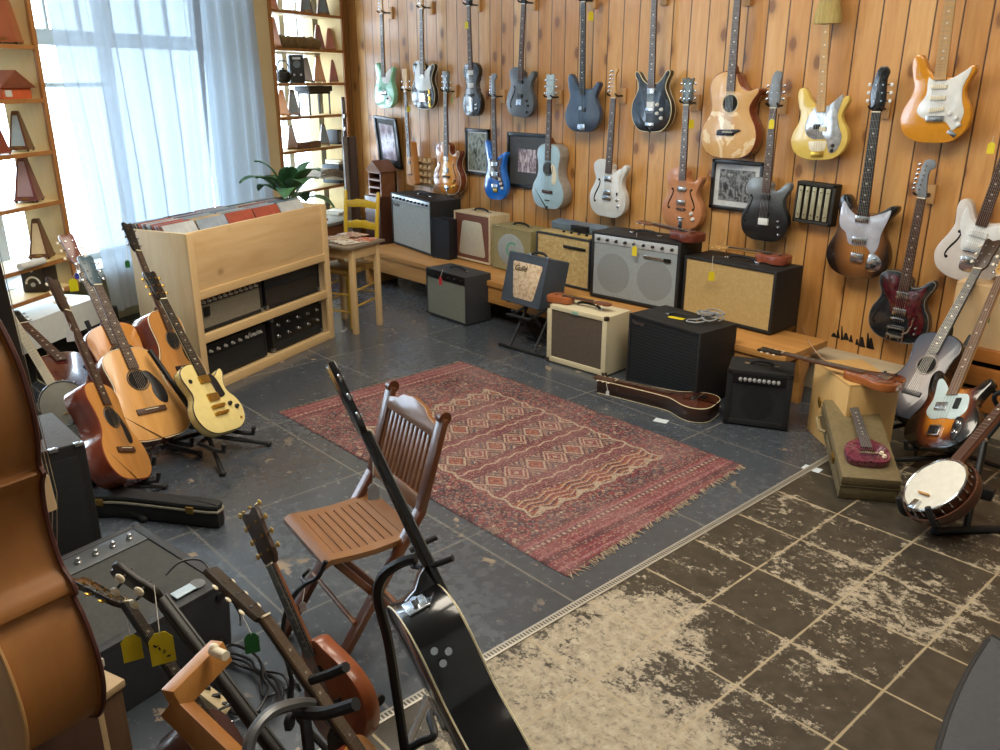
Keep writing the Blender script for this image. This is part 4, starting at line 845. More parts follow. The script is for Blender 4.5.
# records standing in the bin
rnd = random.Random(11); RC = [M('sleeve_%s' % n_, c_, .45, 0,.25, var=.25, scale=9) for n_, c_ in (('slate','8b98a6'),('dusk','6d7d92'),('paper','aeb4b8'),('ink','2b313b'),('rust','9a4a3a'),('teal','5e7d86'),('sand','b09a78'),('plum','5a4356'))]
WTS = [0,0,1,1,2,3,3,4,5,6,7,0,1]
secs_n = 5; sw = (BW-2*t)/secs_n
proto = {}
for si in range(secs_n):
    for row in range(1):
        n_ = 27; yy = .05
        for k in range(n_):
            mi = rnd.choice(WTS); 
            if k == 0: mi = (2,0,4,4,2)[si]
            if mi not in proto:
                bb = B(); bb.box(0,0,.155,.31,.0035,.31,bev=.001); me_o = bb.build('record_sleeve', RC[mi]); proto[mi] = me_o.data; bpy.data.objects.remove(me_o)
            o = bpy.data.objects.new('record_sleeve', proto[mi]); COL.objects.link(o)
            sc0 = (sw-.012)/.31 if sw < .322 else 1.0
            lean = -.50 - .035*rnd.random()
            o.scale = (min(1,(sw-.01)/.31),1,1)
            o.matrix_world = bin_.matrix_world @ Matrix.Translation((t+sw*(si+.5)+rnd.uniform(-.003,.003), .036+k*.0092, BH-.243)) @ Matrix.Rotation(lean,4,'X') @ Matrix.Diagonal((min(1,(sw-.01)/.31),1,1+rnd.uniform(-.015,.01),1))
            tag(o, 'square record sleeve filed upright in the plywood bin among many', 'record', 'records filed in the plywood bin')
def binpt(x, y, z): return bin_.matrix_world @ Vector((x,y,z))
def head(label, x0, x1, z, h, d, cab, gr, **k):
    return amp(label, binpt(x0,.07,z), binpt(x1,.07,z), z, None, d, cab, gr, h=h, name='bin_amplifier', feet=True, handle=False, **k)
H1 = head('amplifier head with silver grille and a row of knobs on the upper bin shelf', .085,.66,.336,.225,.26,TOLEX,CLOTH('grey_brown_cloth','6f6c60','8e8b7c'),panel=DKPAN,panel_h=.045,knobs=11,knob_m=M('knob_white','c9c9c4',.4),fr=.018,corners=M('corner_steel','8f9498',.35,.8))
b = B(); b.box(-H1['w']*.36,-.132,H1['h']*.56,.05,.004,.06,bev=.002); b.build('badge', DKPAN, H1)
head('dark blue-black amplifier head without knobs on the upper bin shelf', .69,1.27,.336,.235,.26,M('blueblack2','14171d',.5,var=.2,scale=90),M('brown_black_cloth','2b2724',.85,var=.2,scale=60),panel=M('blue_vinyl','1c222b',.45,var=.15,scale=60),panel_h=.09,fr=.014,corners=M('corner_steel','8f9498'))
H3 = head('black amplifier head with white script badge on the bottom bin shelf', .10,.66,.036,.225,.26,TOLEX,DARKC,panel=DKPAN,panel_h=.06,knobs=8,knob_m=M('knob_white','c9c9c4'),fr=.016,corners=False)
text_mesh('Fender', .045, WPG, 'logo', H3, Matrix.Translation((H3['w']*.30,-.1335,H3['h']*.83)) @ FRONT, .35)
head('black amplifier head with two rows of silver knobs on the bottom bin shelf', .72,1.27,.036,.235,.26,TOLEX,DARKC,panel=DKPAN,panel_h=.15,knobs=10,knob_rows=2,knob_m=M('knob_silver','c3c6c8',.25,.8),fr=.020,corners=M('corner_steel','8f9498'))

# ---- small side table
tz = .645
T = [Pz(350,248,tz), Pz(385,239,tz)]
xv = (T[1]-T[0]); TWd = xv.length; xv.normalize(); yv = Vector((-xv.y,xv.x,0)); TD = .42
tb = thing('side_table', 'small wooden side table with dark edged top beside the record bin', 'table', yawm(T[0]*Vector((1,1,0)).length if False else Vector((T[0].x,T[0].y,0)), math.atan2(xv.y,xv.x)))
b = B(); b.box2(0,TWd,0,TD,tz-.018,tz,bev=.003); b.build('tabletop', M('grey_top','7d7163',.4,var=.15,scale=12), tb)
for x in (.06,TWd-.06):
    for y in (.04,TD-.04): b = B(); b.bar((x,y,0),(x,y,tz-.018),.036,.036,0,bev=.003); b.build('leg', PINEZ, tb)
for y in (.035,TD-.035): b = B(); b.box(TWd/2,y,tz-.06,TWd-.1,.018,.075,bev=.002); b.build('apron', PINEX, tb)
for x in (.055,TWd-.055): b = B(); b.box(x,TD/2,tz-.06,.018,TD-.1,.075,bev=.002); b.build('apron', PINEX, tb)
rnd = random.Random(4)
for k,(x,y,a,cx_,lb) in enumerate(((.30,.14,.2,'b8654b','red-orange printed leaflet lying on the small side table'),(.14,.16,-.3,'c9c3b4','pale printed leaflet lying open on the small side table'),(.2,.30,.5,'a98f6f','tan paper flyer at the back of the small side table'),(.36,.27,-.2,'ad8676','pinkish paper flyer on the far corner of the small side table'))):
    m_ = Mat('print_%d' % k); m_.set(Roughness=.5); o_,x_,y_,z_ = m_.xyz(); m_.link(m_.ramp(m_.white(m_.comb((x_*60).floor(),(y_*40).floor(),float(k))),[(0,hexc(cx_)),(.5,hexc('d9d2c4')),(.72,hexc('7b4f42')),(.85,hexc(cx_))],'CONSTANT'),'Base Color')
    b = B(); b.box(0,0,.002,.15,.20,.004); o = b.build('leaflet', m_.m); o.matrix_world = tb.matrix_world @ Matrix.Translation((x,y,tz+.0005+k*.0045)) @ Matrix.Rotation(a,4,'Z'); tag(o, lb, 'leaflet')
# ---- yellow ladder-back chair
YEL = M('yellow_paint','c9a92c',.4,0,.2,var=.08); YELW = W('worn_yellow','b98f35','cfae50',.5)
lc = Vector((-5.37,3.38,0)) - rt*.05; fc = (Vector((0,0,0))-lc); fc.z = 0; fc = Vector((.34,-.94,0)).normalized()
lad = thing('ladder_back_chair', 'yellow ladder-back chair with woven rush seat behind the side table', 'chair', yawm(lc, math.atan2(fc.y,fc.x)+PI/2) @ Matrix.Diagonal((.82,1,1,1)))
for sx in (-1,1):
    b = B(); b.tube([(sx*.17,.17,0),(sx*.175,.175,.43),(sx*.18,.20,.75),(sx*.185,.225,.94),(sx*.185,.226,.955)],[.018,.019,.018,.016,.008],10); b.build('back_post', YEL, lad)
    b = B(); b.tube([(sx*.20,-.19,0),(sx*.20,-.19,.40),(sx*.20,-.19,.445),(sx*.20,-.19,.455)],[.017,.020,.018,.01],10); b.build('front_leg', YELW, lad)
    for z in (.15,.27): b = B(); b.cyl((sx*.20,-.19,z),(sx*.172,.17,z+.01),.009,seg=8); b.build('stretcher', YELW, lad)
for z in (.12,.25): b = B(); b.cyl((-.2,-.19,z),(.2,-.19,z),.009,seg=8); b.build('stretcher', YELW, lad)
b = B(); b.cyl((-.17,.17,.2),(.17,.17,.2),.009,seg=8); b.build('stretcher', YELW, lad)
for z, y in ((.545,.18),(.70,.195),(.855,.213)):
    b = B(); b.slab([(-.175,z-.028),(0,z-.02),(.175,z-.028),(.175,z+.022),(.10,z+.028),(.05,z+.04),(0,z+.036),(-.05,z+.04),(-.10,z+.028),(-.175,z+.022)], y+.006,y-.006,.002); b.build('slat', YEL, lad)
RU = Mat('rush'); RU.set(Roughness=.8); o_,x_,y_,z_ = RU.xyz(); ax_ = x_.abs(); ay_ = y_.abs(); st_ = (ax_.mx(ay_)*90).fract(); RU.link(RU.mix(st_.lt(.4), hexc('b8924a'), hexc('8a6a34')),'Base Color')
b = B(); b.slab([(-.205,-.205),(.205,-.205),(.178,.18),(-.178,.18)], .40,.445,.012); b.xf(Matrix(((1,0,0,0),(0,0,1,0),(0,1,0,0),(0,0,0,1)))); b.build('seat', RU.m, lad)

# ---- folding chair in the middle
OAK = W('chair_oak','6a401f','8d5b30',.35,.3,'z',scale=16); OAKD = W('chair_oak_dark','4e2915','6b3d20',.35,.3,'z',scale=16); OAKY = W('chair_oak_y','6a431f','8b5f34',.35,.35,'y',scale=16); OAKX = W('chair_oak_x','6a421e','8b5d32',.35,.3,'x',scale=16)
cc = Vector((-2.035,1.215,0)); ang = math.atan2(.02,-.03)
fch = thing('folding_chair', 'wooden slatted folding chair standing beside the patterned rug', 'chair', yawm(cc, math.radians(-8)))
# local: front -y, width .33
hw = .165; SH = .44
def slat_seat():
    b = B()
    def zc(y): return SH - .012*math.cos(y/.16*1.2) + .010*((y+.14)/.28-.5)
    y0, y1 = -.15, .15
    for x0_, x1_ in ((-hw,-hw+.035),(hw-.035,hw)): 
        for k in range(6): ya = y0+(y1-y0)*k/6; yb = y0+(y1-y0)*(k+1)/6; b.bar(((x0_+x1_)/2,ya,zc(ya)),((x0_+x1_)/2,yb,zc(yb)),.035,.018)
    return b
b = B()
pts = [(-.16,SH-.006),(-.14,SH+.004),(-.07,SH-.004),(.0,SH-.008),(.08,SH-.004),(.15,SH+.008)]
def seatpiece(x0_,x1_,ya,yb,th=.018):
    bb = B(); N = 8; top = []; 
    for i in range(N+1):
        y = ya+(yb-ya)*i/N
        for j in range(len(pts)-1):
            if pts[j][0] <= y <= pts[j+1][0]+1e-6: f_ = (y-pts[j][0])/(pts[j+1][0]-pts[j][0]); z = pts[j][1]+(pts[j+1][1]-pts[j][1])*f_; break
        top.append((y,z))
    poly = top + [(y,z-th) for y,z in reversed(top)]
    bb.slab(poly, -x1_ if False else x0_, x1_, .0); bb.xf(Matrix(((0,1,0,0),(1,0,0,0),(0,0,1,0),(0,0,0,1)))); return bb
seatpiece(-hw,hw,-.16,-.115).build('seat_rail', OAKX, fch); seatpiece(-hw,hw,.105,.15).build('seat_rail', OAKX, fch)
seatpiece(-hw,-hw+.036,-.115,.105).build('seat_rail', OAKY, fch); seatpiece(hw-.036,hw,-.115,.105).build('seat_rail', OAKY, fch)
nsl = 8; sw2 = .22/nsl
for k in range(nsl): y0_ = -.115+k*sw2; seatpiece(-hw+.034,hw-.034,y0_+.002,y0_+sw2-.002,.010).build('seat_slat', OAKX, fch)
for sx in (-1,1):
    x = sx*(hw+.002)
    b = B(); b.bar((x,-.20,0),(x,.16,.52),.022,.042,0,(1,0,0),.006); b.bar((x,.155,.51),(x,.245,.80),.022,.042,0,(1,0,0),.006); b.cyl((x-.011,.247,.80),(x+.011,.247,.80),.021,seg=14); b.build('back_post', OAKD, fch)
    x2 = sx*(hw-.03)
    b = B(); b.bar((x2,.20,0),(x2,-.12,SH-.02),.022,.040,0,(1,0,0),.006); b.build('rear_leg', OAKD, fch)
b = B(); b.cyl((-hw,-.078,.20),(hw,-.078,.20),.008,seg=10); b.build('stretcher', OAK, fch); b = B(); b.cyl((-hw+.03,.145,.085),(hw-.03,.145,.085),.008,seg=10); b.build('stretcher', OAK, fch)
def back_frame(z): return .155+.09*(z-.51)/.29
RB = Matrix.Rotation(-math.atan2(.09,.29),4,'X')
TB_ = Matrix.Translation((0,.155,.51)) @ RB
b = B(); top = [(-hw,.235),(hw,.235)]; b.slab([(-hw,.235),(hw,.235),(hw,.272),(.10,.285),(.07,.305),(.0,.316),(-.07,.305),(-.10,.285),(-hw,.272)], .008,-.010,.003); b.xf(TB_); b.build('top_rail', OAKX, fch)
b = B(); b.box(0,-.001,.025,2*hw,.016,.05,bev=.003); b.xf(TB_); b.build('lower_rail', OAKX, fch)
for k in range(12):
    x = -hw+.02+(2*hw-.04)*k/11; b = B(); b.box(x,0,.143,.016,.008,.19,bev=.002); b.xf(TB_); b.build('back_slat', OAK, fch)

# ---- shelves with metronomes
SHW = W('shelf_wood','8a5a2c','a8743f',.5,0,'z'); SHX = W('shelf_cream','c9ad74','d8c08a',.55,0,'z',scale=8,stretch=.2)
def MW(i): return [W('metronome_mahogany','6a2e22','8a4433',.35,.4), W('metronome_walnut','4a2d1c','65402a',.35,.4), W('metronome_amber','a5652c','bd7f40',.35,.4), W('metronome_rust','8e4a2c','a85f3c',.35,.4), W('metronome_plum','5c2f33','74434a',.35,.4)][i]
FACE = M('face_grey','5d6b76',.4,var=.1)
def metronome(label, base, face, h, mi, cover_m=None, group=None):
    """four-sided tapered wooden case, long side toward 'face'"""
    t_ = thing('metronome', label, 'metronome', yawm(base, math.atan2(face.y,face.x)+PI/2), group)
    wb, wt = h*.50, h*.16; b = B()
    def ring(w_, d_, z): return [b.bm.verts.new((sx*w_/2, sy*d_/2, z)) for sx,sy in ((-1,-1),(1,-1),(1,1),(-1,1))]
    f0 = h*.045
    R = [ring(wb,wb,f0), ring(wb,wb,f0+h*.04), ring(wb*.93,wb*.93,f0+h*.045), ring(wt,wt,h*.97), ring(wt*.8,wt*.8,h)]
    for a,c in zip(R[:-1],R[1:]): b._bridge(a,c,0)
    b.bm.faces.new(R[0]); b.bm.faces.new(list(reversed(R[-1]))); b.build('case', MW(mi), t_, smooth=False)
    for sx in (-1,1):
        for sy in (-1,1): b = B(); b.ball((sx*wb*.42,sy*wb*.42,f0*.6),h*.03,h*.03,f0*.6,seg=8); b.build('foot', KNOB, t_)
    b = B(); yb_ = -wb*.93/2; yt_ = -wt/2
    z0, z1 = h*.14, h*.90; l = lambda z: yb_+(yt_-yb_)*(z-f0-h*.045)/(h*.97-f0-h*.045)
    b.slab([(-wb*.33,0),(wb*.33,0),(wt*.34,(z1-z0)),(-wt*.34,(z1-z0))], .002,-.003); b.xf(Matrix.Translation((0,l(z0),z0)) @ Matrix.Rotation(-math.atan2(l(z1)-l(z0), z1-z0),4,'X')); b.build('front_cover', cover_m or MW(mi), t_, smooth=False)  # front cover takes a separate material where one is given
    b = B(); b.box(0,-wb/2-.001,h*.10,wb*.3,.003,h*.025); b.build('name_plate', BRASS, t_)
    return t_
def shelf_unit(name, label, s0, s1, boards, ztop, slab_, dep, left=True, right=True):
    u_ = thing(name, label, 'shelf')
    for nm, cond, sa in (('side_panel',left,s0),('side_panel',right,s1-.022)):
        if cond:
            b = B(); slab_(b, sa, sa+.022, -dep, -.002, boards[0]-.03, ztop); b.build(nm, SHX, u_, smooth=False)
            b = B(); slab_(b, sa-.004, sa+.030, -.006, .010, boards[0]-.03, ztop); b.build('upright', SHW, u_, smooth=False)
    for z in boards:
        b = B(); slab_(b, s0+.02, s1-.02, -dep, -.002, z-.02, z); b.build('shelf_board', SHX, u_, smooth=False)
        b = B(); slab_(b, s0+.03, s1-.03, -.004, .008, z-.022, z+.001); b.build('shelf_edge', SHW, u_, smooth=False)
    return u_
def zs(px, py, off=0):  v = Pplane(px,py,PW,n2); return v.z
bd_r = sorted([zs(310,y) for y in (229,190,149,116,83,49,13)])
bd_r.append(bd_r[-1]+.33)
RS0, RS1 = -1.19, -.12
shelf_unit('bookshelf', 'tall open wooden shelf of metronomes and curios beside the pine wall', RS0, RS1, bd_r, 3.05, wslab, .27)
def wpt(s, off, z): return ws(s, off, z)
def rs(px): v = Pplane(px,82,PW-n2*.12,n2); return (v-PW).dot(d2)
FCR = (n2*.55 + Vector((.55,-.8,0))*.75).normalized()
rows = [(px,lev,h,mi,cover_m,lb) for px,lev,h,mi,cover_m,lb in (
 (278,6,.24,3,None,'rust coloured metronome at the window end of the topmost visible shelf'),(312,6,.24,1,FACE,'walnut metronome in the middle of the topmost visible shelf'),(328,6,.24,1,FACE,'dark metronome with grey front near the pine wall, topmost visible shelf'),
 (278,5,.25,3,None,'rust metronome standing at the end of a rough wooden log on the shelf'),(322,5,.22,0,None,'dark mahogany metronome leaning by the log on the second shelf'),(333,5,.20,3,None,'orange-brown metronome next to the pine wall on the second shelf'),
 (308,4,.22,1,None,'brown metronome beside the upright black box on the third shelf'),(320,4,.235,2,None,'amber metronome standing third from the pine wall on the third shelf'),(335,4,.21,0,None,'reddish metronome closest to the pine wall on the third shelf'),
 (281,3,.23,2,None,'amber metronome tucked beside the small wooden stool on the shelf'),(292,3,.235,1,FACE,'grey sided metronome beside the small black stool on the shelf'),
 (288,2,.21,1,None,'dark rounded metronome among the green leaves on the shelf'),(321,2,.20,1,FACE,'grey fronted metronome standing beside a small black box on the shelf'))]
for px,lev,h,mi,cover_m,lb in rows:
    p = wpt(rs(px), -.13, bd_r[lev]+.001); metronome(lb, p, FCR, h, mi, cover_m)
# other things on the right shelf
LOGM = W('bark','5b4a33','8a7550',.9,0,'x',scale=20); b = B(); p0 = wpt(rs(281),-.12,bd_r[5]+.055); p1 = wpt(rs(319),-.12,bd_r[5]+.055); n_ = 14
b.tube([p0+(p1-p0)*(i/n_)+Vector((0,0,.006*math.sin(i*1.7))) for i in range(n_+1)], [.052+.005*math.sin(i*2.3) for i in range(n_+1)], 14); tag(b.build('log', LOGM), 'rough bark-covered log lying on the second shelf', 'log')
t_ = thing('kettle', 'small round black pot with a looped handle on the third shelf', 'pot', wpt(rs(283),-.11,bd_r[4]+.001))
b = B(); b.lathe([(.03,0),(.055,.015),(.068,.05),(.060,.085),(.04,.10),(.042,.108),(.01,.115),(.012,.128),(.002,.13)],seg=20); b.build('body', M('iron_black','17191c',.5,.3), t_)
b = B(); b.tube([(0,-.055,.085),(0,-.06,.14),(0,-.03,.185),(0,.03,.185),(0,.06,.14),(0,.055,.085)],.005,8); b.build('handle', M('iron_black','17191c'), t_)
b = B(); b.tube([(0,.06,.05),(0,.085,.075),(0,.095,.10)],[.013,.010,.007],8); b.build('spout', M('iron_black','17191c'), t_)
t_ = thing('box_radio', 'upright black box with a round dial on the third shelf', 'radio', yawm(wpt(rs(298),-.13,bd_r[4]+.001), math.atan2(FCR.y,FCR.x)+PI/2))
b = B(); b.box(0,0,.12,.13,.15,.24,bev=.006); b.build('body', M('black_leatherette','24262a',.6,var=.2), t_); b = B(); b.cyl((0,-.074,.16),(0,-.080,.16),.032,seg=20); b.build('dial', FACE, t_); b = B(); b.box(0,-.077,.21,.07,.004,.02); b.build('name_plate', SILV, t_)
for sx in (-.03,.03): b = B(); b.cyl((sx,-.074,.07),(sx,-.088,.07),.010,seg=12); b.build('knob', CHR, t_)
t_ = thing('wooden_stool', 'small dark stool with thin legs standing on the shelf', 'stool', yawm(wpt(rs(314),-.13,bd_r[3]+.001), math.atan2(d2.y,d2.x)))
b = B(); b.box(0,0,.235,.36,.17,.05,bev=.004); b.build('seat', M('ebony_stain','1f1c1a',.4), t_)
b = B(); b.box(0,0,.20,.33,.14,.025); b.build('apron', M('ebony_stain','1f1c1a'), t_)
for sx in (-1,1):
    for sy in (-1,1): b = B(); b.bar((sx*.155,sy*.06,0),(sx*.155,sy*.06,.19),.012,.012); b.build('leg', M('ebony_stain','1f1c1a'), t_)
t_ = thing('storage_box', 'small black box with a pale front on the fifth shelf', 'box', yawm(wpt(rs(334),-.14,bd_r[2]+.001), math.atan2(d2.y,d2.x)))
b = B(); b.box(0,0,.07,.11,.13,.14,bev=.003); b.build('body', M('ebony_stain','1f1c1a'), t_); b = B(); b.box(0,-.066,.07,.08,.004,.10); b.build('label', M('grey_label','777b80',.5), t_)
t_ = thing('drawer_box', 'low dark wooden drawer box under the grey fronted metronome', 'box', yawm(wpt(rs(300),-.13,bd_r[2]+.001), math.atan2(d2.y,d2.x)))
b = B(); b.box(0,0,.03,.32,.16,.06,bev=.003); b.build('body', MW(1), t_); b = B(); b.ball((0,-.086,.03),.008,seg=8); b.build('knob', BRASS, t_)
t_ = thing('storage_box', 'dark square box with books on top, next to the pine wall', 'box', yawm(wpt(rs(333),-.13,bd_r[1]+.001), math.atan2(d2.y,d2.x)))
b = B(); b.box(0,0,.09,.24,.20,.18,bev=.003); b.build('body', M('bluegrey_box','39424b',.5,var=.15), t_)
for k,(mt,lb) in enumerate(((M('book_olive','7d7a4c',.6),'olive covered book lying on the dark square box'),(M('book_cream','b5a98a',.6),'cream covered book lying on the dark square box'))):
    bk = thing('book', lb, 'book', yawm(wpt(rs(333),-.13,bd_r[1]+.182+.022*k), .2+.2*k)); b = B(); b.box(0,0,.011,.19,.14,.021,bev=.001); b.build('cover', mt, bk); b = B(); b.box(.002,-.002,.011,.188,.142,.015); b.build('pages', IVO, bk)
# newspapers and papers
PAP = Mat('newsprint'); PAP.set(Roughness=.9); o_,x_,y_,z_ = PAP.xyz(); PAP.link(PAP.ramp(PAP.white(PAP.comb((x_*90).floor(),(y_*70).floor(),(z_*200).floor())),[(0,hexc('a9a499')),(.6,hexc('8a857b')),(.8,hexc('5c5954')),(.86,hexc('b9b4a9'))],'CONSTANT'),'Base Color')
rnd = random.Random(8)
pb_ = Pd(312,166,8.0)
for k in range(6):
    b = B(); n_ = 8; pts_ = []
    for i in range(n_+1): u_ = i/n_; pts_.append((u_*.36-.18, .012*k+.02*math.sin(u_*PI)-.05*u_*u_))
    b.slab(pts_+[(x,z-.010) for x,z in reversed(pts_)], -.13,.13)
    o = b.build('newspaper', PAP.m); o.matrix_world = yawm(wpt(rs(312),-.06,bd_r[1]+.10+.001*k), math.atan2(d2.y,d2.x)+rnd.uniform(-.12,.12)); tag(o, 'folded newspaper in the drooping pile above the leafy plant', 'newspaper', 'newspapers piled on the lower shelf')
for k in range(7):
    b = B(); b.box(0,0,.006,.27,.2,.011); o = b.build('paper_stack', M('white_paper','d2cec4',.8,var=.1,scale=60)); o.matrix_world = yawm(wpt(rs(333)+rnd.uniform(-.02,.02),-.13,bd_r[0]+.001+.0125*k), math.atan2(d2.y,d2.x)+rnd.uniform(-.15,.15)); tag(o, 'loose sheaf of white papers in the pile on the lowest shelf', 'papers', 'white papers on the lowest shelf')
t_ = thing('storage_chest', 'dark wooden chest at the foot of the metronome shelf', 'chest', yawm(wpt(rs(312),-.02,0), math.atan2(d2.y,d2.x)))
b = B(); b.box(0,.0,.21,.60,.30,.42,bev=.006); b.build('body', W('chest_brown','6b4026','8a5838',.5,0,'x'), t_); b = B(); b.box(0,0,.435,.63,.33,.03,bev=.005); b.build('lid', M('grey_lid','8c8a80',.6,var=.1), t_)
# low stand with the plant
pl = Pd(285,208,6.35); pl.z = 0
t_ = thing('plant_crate', 'low wooden crate behind the record bin holding the plant', 'crate', yawm(Vector((pl.x,pl.y,0)), math.atan2(d2.y,d2.x)))
CZ = .76
b = B(); b.box(0,0,CZ/2,.50,.32,CZ,bev=.006); b.build('body', W('crate_brown','5e3a24','7d5336',.6,0,'x'), t_); b = B(); b.box(0,0,CZ+.008,.54,.35,.016,bev=.003); b.build('lid', W('crate_lid','6e4a30','8d6344',.6,0,'x'), t_)
t_ = thing('blue_bin', 'small blue box beside the plant at the curtain', 'box', yawm(Vector((pl.x,pl.y,CZ+.017))+d2*-.22-n2*.0, math.atan2(d2.y,d2.x)))
b = B(); b.box(0,0,.07,.12,.2,.14,bev=.004); b.build('body', M('slate_blue','40566b',.5,var=.1), t_); b = B(); b.box(0,0,.143,.125,.205,.008,bev=.002); b.build('rim', M('slate_blue2','4e657b',.5), t_)
plant = thing('potted_plant', 'broad-leaved green potted plant on the crate behind the record bin', 'plant', yawm(Vector((pl.x,pl.y,CZ+.017))+d2*.04+n2*.02, 0))
b = B(); b.lathe([(.05,0),(.075,.01),(.09,.11),(.098,.115),(.098,.13),(.085,.13)],seg=20); b.build('pot', M('brown_glaze','4e342a',.35,0,.3), plant)
b = B(); b.cyl((0,0,.10),(0,0,.118),.084,seg=20); b.build('soil', M('soil','241a12',.95), plant)
LEAF = Mat('leaf'); LEAF.set(Roughness=.4); o_,x_,y_,z_ = LEAF.xyz(); LEAF.link(LEAF.ramp(LEAF.noise(o_,14,4),[(.3,hexc('2c5233')),(.6,hexc('4d7c52')),(.8,hexc('86a87c'))]),'Base Color')
rnd = random.Random(21)
for k in range(15):
    a = 2*PI*k/15*1.0+rnd.uniform(-.3,.3); L = rnd.uniform(.20,.36); el = rnd.uniform(.4,1.25); 
    base = Vector((0,0,.118)); dirv = Vector((math.cos(a)*math.cos(el),math.sin(a)*math.cos(el),math.sin(el)))
    stem_l = rnd.uniform(.08,.20); tip = base+dirv*stem_l
    b = B(); b.tube([base,base+dirv*stem_l*.5+Vector((0,0,.01)),tip],.0035,6); b.build('stem', M('stem_green','466a3a',.5), plant)
    b = B(); n_ = 8; side = Vector((-math.sin(a),math.cos(a),0)); cur = tip.copy(); dv = dirv.copy(); rows_ = []
    for i in range(n_+1):
        u_ = i/n_; wv = .075*math.sin(PI*min(1,u_*.96+.03))**.75*(1.15-.4*u_); up_ = side.cross(dv).normalized()
        rows_.append([b.bm.verts.new(cur-side*wv+up_*-.012*0), b.bm.verts.new(cur-up_*.010*(1 if up_.z>0 else -1)), b.bm.verts.new(cur+side*wv)])
        cur = cur+dv*(L/n_); dv = (dv+Vector((0,0,-.22))).normalized()
    for r0_, r1_ in zip(rows_[:-1],rows_[1:]):
        for j in (0,1): b.bm.faces.new((r0_[j],r0_[j+1],r1_[j+1],r1_[j]))
    lo = b.build('leaf', LEAF.m, plant); sm_ = lo.modifiers.new('thick','SOLIDIFY'); sm_.thickness = .0015

# left corner shelf
def zl(px, py): return Pplane(px,py,QL,n1).z
bd_l = sorted([zl(45,y) for y in (294,263,203,151,98.5,46)]); bd_l = bd_l
shelf_unit('bookshelf', 'open wooden shelf of metronomes at the window end nearest the curtain', -.0+0, 1.25, bd_l, 3.05, lambda bb,s0,s1,o0,o1,z0,z1: lslab(bb,s0,s1,o0,o1,z0,z1), .27, True, False)
def lpt(px, py, off=-.10):
    v = Pplane(px, py, QL+n1*off, n1); return v
FCL = Vector((.55,-.83,0)).normalized()
for px,py,lev,h,mi,cover_m,lb in ((8,44,5,.31,3,None,'rust coloured metronome on the topmost visible shelf by the bright window'),(22,149,3,.225,1,M('face_blue','8fa0ae',.4,var=.06),'dark walnut metronome with pale blue side on the window shelf'),(30,202,2,.265,4,M('face_mauve','9c8590',.4,var=.06),'plum coloured metronome with mauve side on the window shelf'),(43,260,1,.24,1,M('face_cream','c8b798',.4,var=.06),'walnut metronome with a cream side above the black gadget')):
    p = lpt(px,py,-.12); p.z = bd_l[lev]+.001; metronome(lb, p, (FCL*.8+rt*.35).normalized(), h, mi, cover_m)
p = lpt(-2,152,-.05); p.z = bd_l[3]+.001; metronome('dark reddish metronome cut off by the picture edge beside the walnut one', p, FCL, .19, 0)
t_ = thing('model_house', 'small orange-red toy house with a sloping roof on the shelf', 'model house', yawm(Vector((*lpt(9,97,-.10).xy, bd_l[4]+.001)), math.atan2(d1.y,d1.x)))
b = B(); b.box(0,0,.03,.22,.12,.06,bev=.002); b.build('walls', M('orange_red','b5532f',.5), t_); b = B(); b.slab([(-.14,.058),(.14,.058),(.0,.155)], .075,-.075,.002); b.build('roof', M('brick_brown','7d4630',.5,var=.15), t_); b = B(); b.box(.07,.062,.03,.05,.004,.035); b.build('window', M('pale_grey','b9bcb8',.4), t_)
t_ = thing('tuning_gadget', 'black sided gadget with a white dial arc on the lowest window shelf', 'meter', yawm(Vector((*lpt(43,294,-.10).xy, bd_l[0]+.001)), math.atan2(FCL.y,FCL.x)+PI/2+.3))
b = B(); b.box(0,0,.085,.13,.18,.17,0,None,.006); b.build('case', M('gadget_black','241d1b',.45), t_); b = B(); b.box(-.066,0,.085,.004,.165,.155); b.build('side_plate', M('face_blue','8fa0ae'), t_)
b = B(); b.tube([(.04*math.cos(a),-.0915,.055+.04*math.sin(a)) for a in [PI*i/10 for i in range(11)]],.006,6); b.build('dial', WPG, t_); b = B(); b.cyl((0,-.088,.05),(0,-.10,.05),.013,seg=14); b.build('knob', SILV, t_); b = B(); b.cyl((0,-.088,.135),(0,-.093,.135),.010,seg=12); b.build('lamp', WPG, t_)
t_ = thing('cardboard_tube', 'rolled white poster tube lying across the window shelf', 'tube'); a = lpt(18,258,.02); c = lpt(44,262,.02); a.z = c.z = bd_l[1]+.022
b = B(); b.cyl(a,c,.020,seg=16); b.build('roll', M('tube_paper','c6c8c4',.6,var=.06), t_); b = B(); b.cyl(c-(c-a).normalized()*.002,c+(c-a).normalized()*.002,.014,seg=14); b.build('hollow_end', HOLE, t_)

